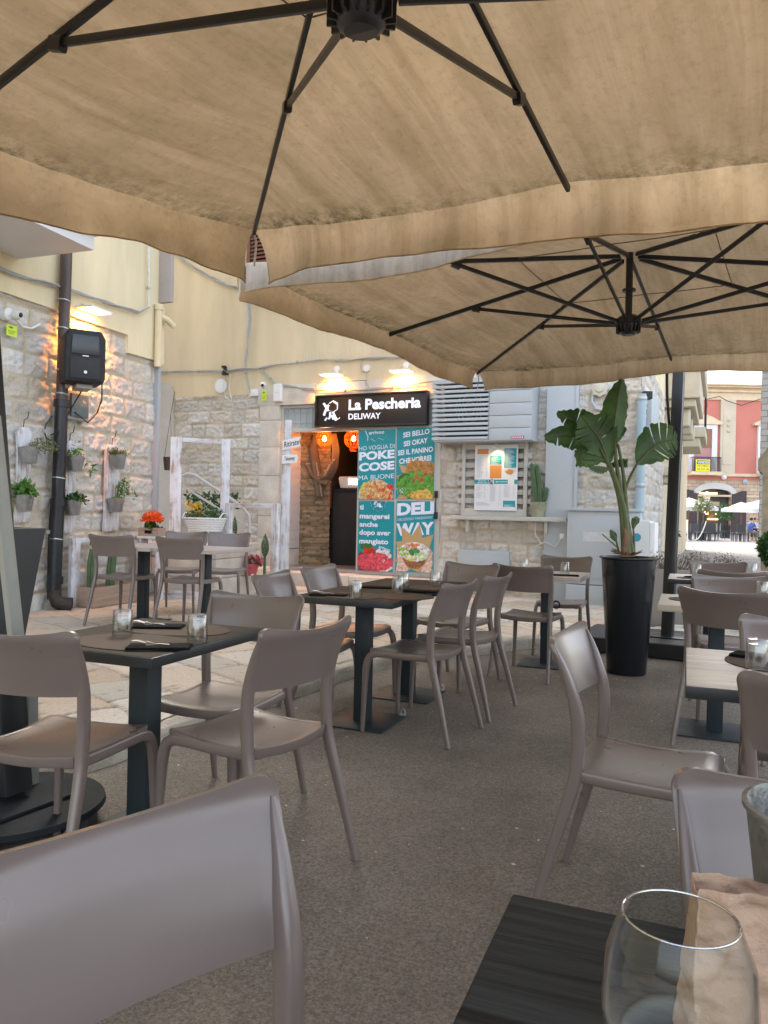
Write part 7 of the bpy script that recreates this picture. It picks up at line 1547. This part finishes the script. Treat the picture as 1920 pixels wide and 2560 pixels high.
for i, (x, d, n) in enumerate(((1724, 46, 'high dark bar table under the white umbrella'), (1756, 46, 'high dark bar table before the arch'), (1892, 43, 'small table where the people sit across the square'))):
    v = far_p(x, d); t = thing('bar_table', n, 'table', (v.x, v.y, 0), YAW, 'tables of the bar across the square'); build('table_top', MB().box(-.5, .5, -.4, .4, .98 if i < 2 else .72, 1.03 if i < 2 else .77), DCM if i < 2 else M('red_brown_top', (.3, .10, .05), .5, .1), t, smooth=0); build('pedestal', MB().box(-.04, .04, -.04, .04, 0, .97 if i < 2 else .71), DCM, t, smooth=0)
v = far_p(1620, 38); t = thing('menu_cabinet', 'dark grey bar cabinet beyond the terracotta pot', 'cabinet', (v.x, v.y, 0), YAW); build('cabinet_body', MB().box(-.2, .7, -.3, .3, 0, 1.15), M('slate_grey', (.06, .07, .09), .6, .1), t, bevel=.02); build('cabinet_lid', MB().box(-.22, .72, -.32, .32, 1.152, 1.2), DCM, t)
v = far_p(1662, 32); t = thing('barrier_post', 'red and white striped post beside the terracotta pot', 'post', (v.x, v.y, 0), R(10))
for k in range(4): build('white_band' if k % 2 else 'red_band', MB().box(-.05, .05, -.05, .05, .12+k*.15, .268+k*.15), WHITE if k % 2 else MATS['red_enamel'], t, smooth=0)
build('foot', MB().box(-.12, .12, -.12, .12, 0, .118), BLKM, t)
v = far_p(1757, 44); t = thing('potted_olive', 'slender potted tree before the bar doorway', 'tree', (v.x, v.y, 0)); rg = random.Random(4); build('crown', leaf_quads(MB(), [(x_, y_, z_+1.7-.3*rg.random()) for x_, y_, z_ in ball_pts(rg, 420, (0, 0, .1), .6, 1.2)], .16, rg, .2, .5), LEAFC, t, smooth=0); build('trunk', MB().tube([(0, 0, .4), (.05, 0, 1.8)], .03, 6), DRYB, t); build('tree_pot', MB().lathe([(0, 0), (.2, 0), (.25, .45), (0, .42)], 14), BLKM, t)
v = far_p(1813, 50); t = thing('potted_shrub', 'dark leafy shrub in a pot inside the arch', 'shrub', (v.x, v.y, 0)); build('foliage', leaf_quads(MB(), [(x_, y_, z_*1.5+1.0) for x_, y_, z_ in ball_pts(rg, 420, (0, 0, .1), .55, 1.4)], .16, rg, .2, .5), LEAFB, t, smooth=0); build('tree_pot', MB().lathe([(0, 0), (.3, 0), (.36, .8), (0, .78)], 14), BLKM, t)
# rope barrier
va, vb = far_p(1738, 40), far_p(1766, 40); t = thing('rope_barrier', 'pale rope sagging between two posts before the bar', 'rope', (0, 0, 0)); build('rope', MB().tube([va.lerp(vb, k/10)+Vector((0, 0, .1+1.0*(k/10)**2)) for k in range(11)], .03, 6), CABW, t)

# seated people: one continuous skinned body each
SKIN = M('skin', (.50, .28, .19), .6, .06, 8)
def person(px, d, face, label, shirt, legs, hair, seat=.46, lean=.1):
    v = far_p(px, d); t = thing('person', label, 'person', (v.x, v.y, 0), face)
    J = {'pel': ((0, 0, seat+.10), .15), 'wai': ((0, lean*.3, seat+.28), .13), 'che': ((0, lean*.7, seat+.46), .15), 'nek': ((0, lean, seat+.62), .055), 'hed': ((0, lean+.02, seat+.74), .085), 'top': ((0, lean+.02, seat+.84), .075)}
    E = [('pel', 'wai'), ('wai', 'che'), ('che', 'nek'), ('nek', 'hed'), ('hed', 'top')]
    for s, n in ((-1, 'l'), (1, 'r')):
        J['sh'+n] = ((s*.19, lean*.8, seat+.54), .06); J['el'+n] = ((s*.24, lean+.08, seat+.30), .045); J['wr'+n] = ((s*.16, lean+.33, seat+.30), .032); J['ha'+n] = ((s*.12, lean+.42, seat+.31), .03)
        J['hi'+n] = ((s*.10, .05, seat+.08), .09); J['kn'+n] = ((s*.13, .45, seat+.07), .065); J['an'+n] = ((s*.13, .42, .09), .04); J['to'+n] = ((s*.14, .58, .04), .035)
        E += [('che', 'sh'+n), ('sh'+n, 'el'+n), ('el'+n, 'wr'+n), ('wr'+n, 'ha'+n), ('pel', 'hi'+n), ('hi'+n, 'kn'+n), ('kn'+n, 'an'+n), ('an'+n, 'to'+n)]
    ks = list(J); me = bpy.data.meshes.new('body'); me.from_pydata([J[k][0] for k in ks], [(ks.index(a), ks.index(b)) for a, b in E], []); o = bpy.data.objects.new('body', me); C.objects.link(o)
    md = o.modifiers.new('skin', 'SKIN'); 
    for i, k in enumerate(ks): me.skin_vertices[0].data[i].radius = (J[k][1],)*2
    me.skin_vertices[0].data[0].use_root = True; o.modifiers.new('sub', 'SUBSURF').levels = 1
    bpy.context.view_layer.update(); m2 = bpy.data.meshes.new_from_object(o.evaluated_get(bpy.context.evaluated_depsgraph_get())); bpy.data.objects.remove(o)
    o = bpy.data.objects.new('body', m2); C.objects.link(o); o.parent = t; m2.materials.clear(); [m2.materials.append(m) for m in (SKIN, shirt, legs)]
    for p in m2.polygons:
        c = p.center; p.use_smooth = True; arm = abs(c.x) > .17 and c.z > seat+.2
        p.material_index = 0 if c.z > seat+.60 or (arm and c.z < seat+.40) or (c.y > lean+.22 and c.z > seat+.2) or c.z < .25 else (1 if c.z > seat+.13 else 2)
    build('hair', MB().lathe([(.095*math.sin(R(a)), -.105*math.cos(R(a))) for a in range(60, 181, 15)], 16, M=Matrix.Translation((0, lean-.005, seat+.79))), hair, t)
    # small features of the face
    mb = MB(); mb.lathe([(0, 0), (.012, 0), (.0, .03)], 8, M=Matrix.Translation((0, lean+.10, seat+.76)) @ Matrix.Rotation(R(-90), 4, 'X')); 
    for s in (-1, 1): mb.lathe([(0, 0), (.02, 0), (.02, .012), (0, .014)], 8, M=Matrix.Translation((s*.088, lean+.01, seat+.765)) @ Matrix.Rotation(R(90)*s, 4, 'Y'))
    build('face_features', mb, SKIN, t)
HD = M('dark_hair', (.02, .013, .01), .7, .2, 9); HB = M('fair_hair', (.30, .17, .08), .7, .2, 9)
person(1876, 42.5, YAW+R(-60), 'person in a blue shirt seated with their back to us across the square', M('blue_shirt', (.06, .12, .36), .8, .1, 4), M('grey_shorts', (.20, .18, .17), .8, .1), HD)
person(1887, 44.5, YAW+R(175), 'dark-haired person in black seated behind the small table across the square', M('black_dress', (.015, .015, .02), .8, .1, 4), MATS['black_dress'], HD)
person(1897, 44.0, YAW+R(120), 'fair-haired person in a pale shirt seated by the stone tower', M('pale_shirt', (.45, .52, .62), .8, .1, 4), M('dark_trousers', (.03, .03, .045), .8, .1), HB)
person(1650, 44, YAW+R(80), 'person in dark red leaning on a table behind the black mast', M('dark_red_top', (.10, .015, .015), .8, .1, 4), MATS['dark_trousers'], HD, seat=.62)
person(1643, 45.0, YAW+R(-90), 'dark-haired person facing the one in dark red', M('brown_top', (.07, .03, .02), .8, .1, 4), MATS['dark_trousers'], HD, seat=.62)
# stone tower and arch pier at the picture edge
tw = thing('stone_tower', 'tall pale block-stone tower wall closing the square at the picture edge', 'building', FAR.at(0), YAW-R(28)); TW = Frame(cw(0, 34).xy, YAW-R(28)); tw.location = TW.at(0); s0 = TW.px(1901, 1100)[0]
def towerstone():
    m, t, nd, lk, b = nodes('tower_stone'); co = coords(nd, lk); mp = nd.new('ShaderNodeMapping'); mp.inputs['Rotation'].default_value = (R(90), 0, 0); lk.new(co, mp.inputs[0]); br = nd.new('ShaderNodeTexBrick'); lk.new(mp.outputs[0], br.inputs['Vector'])
    br.inputs['Scale'].default_value = 1; br.inputs['Brick Width'].default_value = .42; br.inputs['Row Height'].default_value = .22; br.inputs['Mortar Size'].default_value = .014; br.inputs['Color1'].default_value = (.46, .44, .40, 1); br.inputs['Color2'].default_value = (.38, .36, .32, 1); br.inputs['Mortar'].default_value = (.20, .18, .16, 1)
    lk.new(br.outputs[0], b.inputs['Base Color']); b.inputs['Roughness'].default_value = .9; bump(nd, lk, br.outputs['Fac'], -.6, .03, b); return m
TS = towerstone(); build('tower_wall', MB().box(s0, s0+9, 0, 5, 0, 14), TS, tw, smooth=0)
AW = Frame(cw(0, 16).xy, YAW-R(28)); s0 = AW.px(1904, 1300)[0]; z1 = AW.px(1904, 1160)[1]
ap = thing('arch_pier', 'weathered stone pier with a springing arch in front of the tower', 'building', AW.at(0), AW.ang)
P_ = [(s0, 0), (s0, z1-.15), (s0-.07, z1-.1), (s0-.07, z1+.08), (s0+.02, z1+.2), (s0+.2, z1+.45), (s0+.5, z1+.7), (s0+3, z1+.9), (s0+3, 0)]
build('pier_stone', MB().prism(P_, 0, 1.2), M('pier_brown', (.30, .23, .15), .95, .35, 3.5, .6, 14), ap, smooth=0)
for x in []: pass
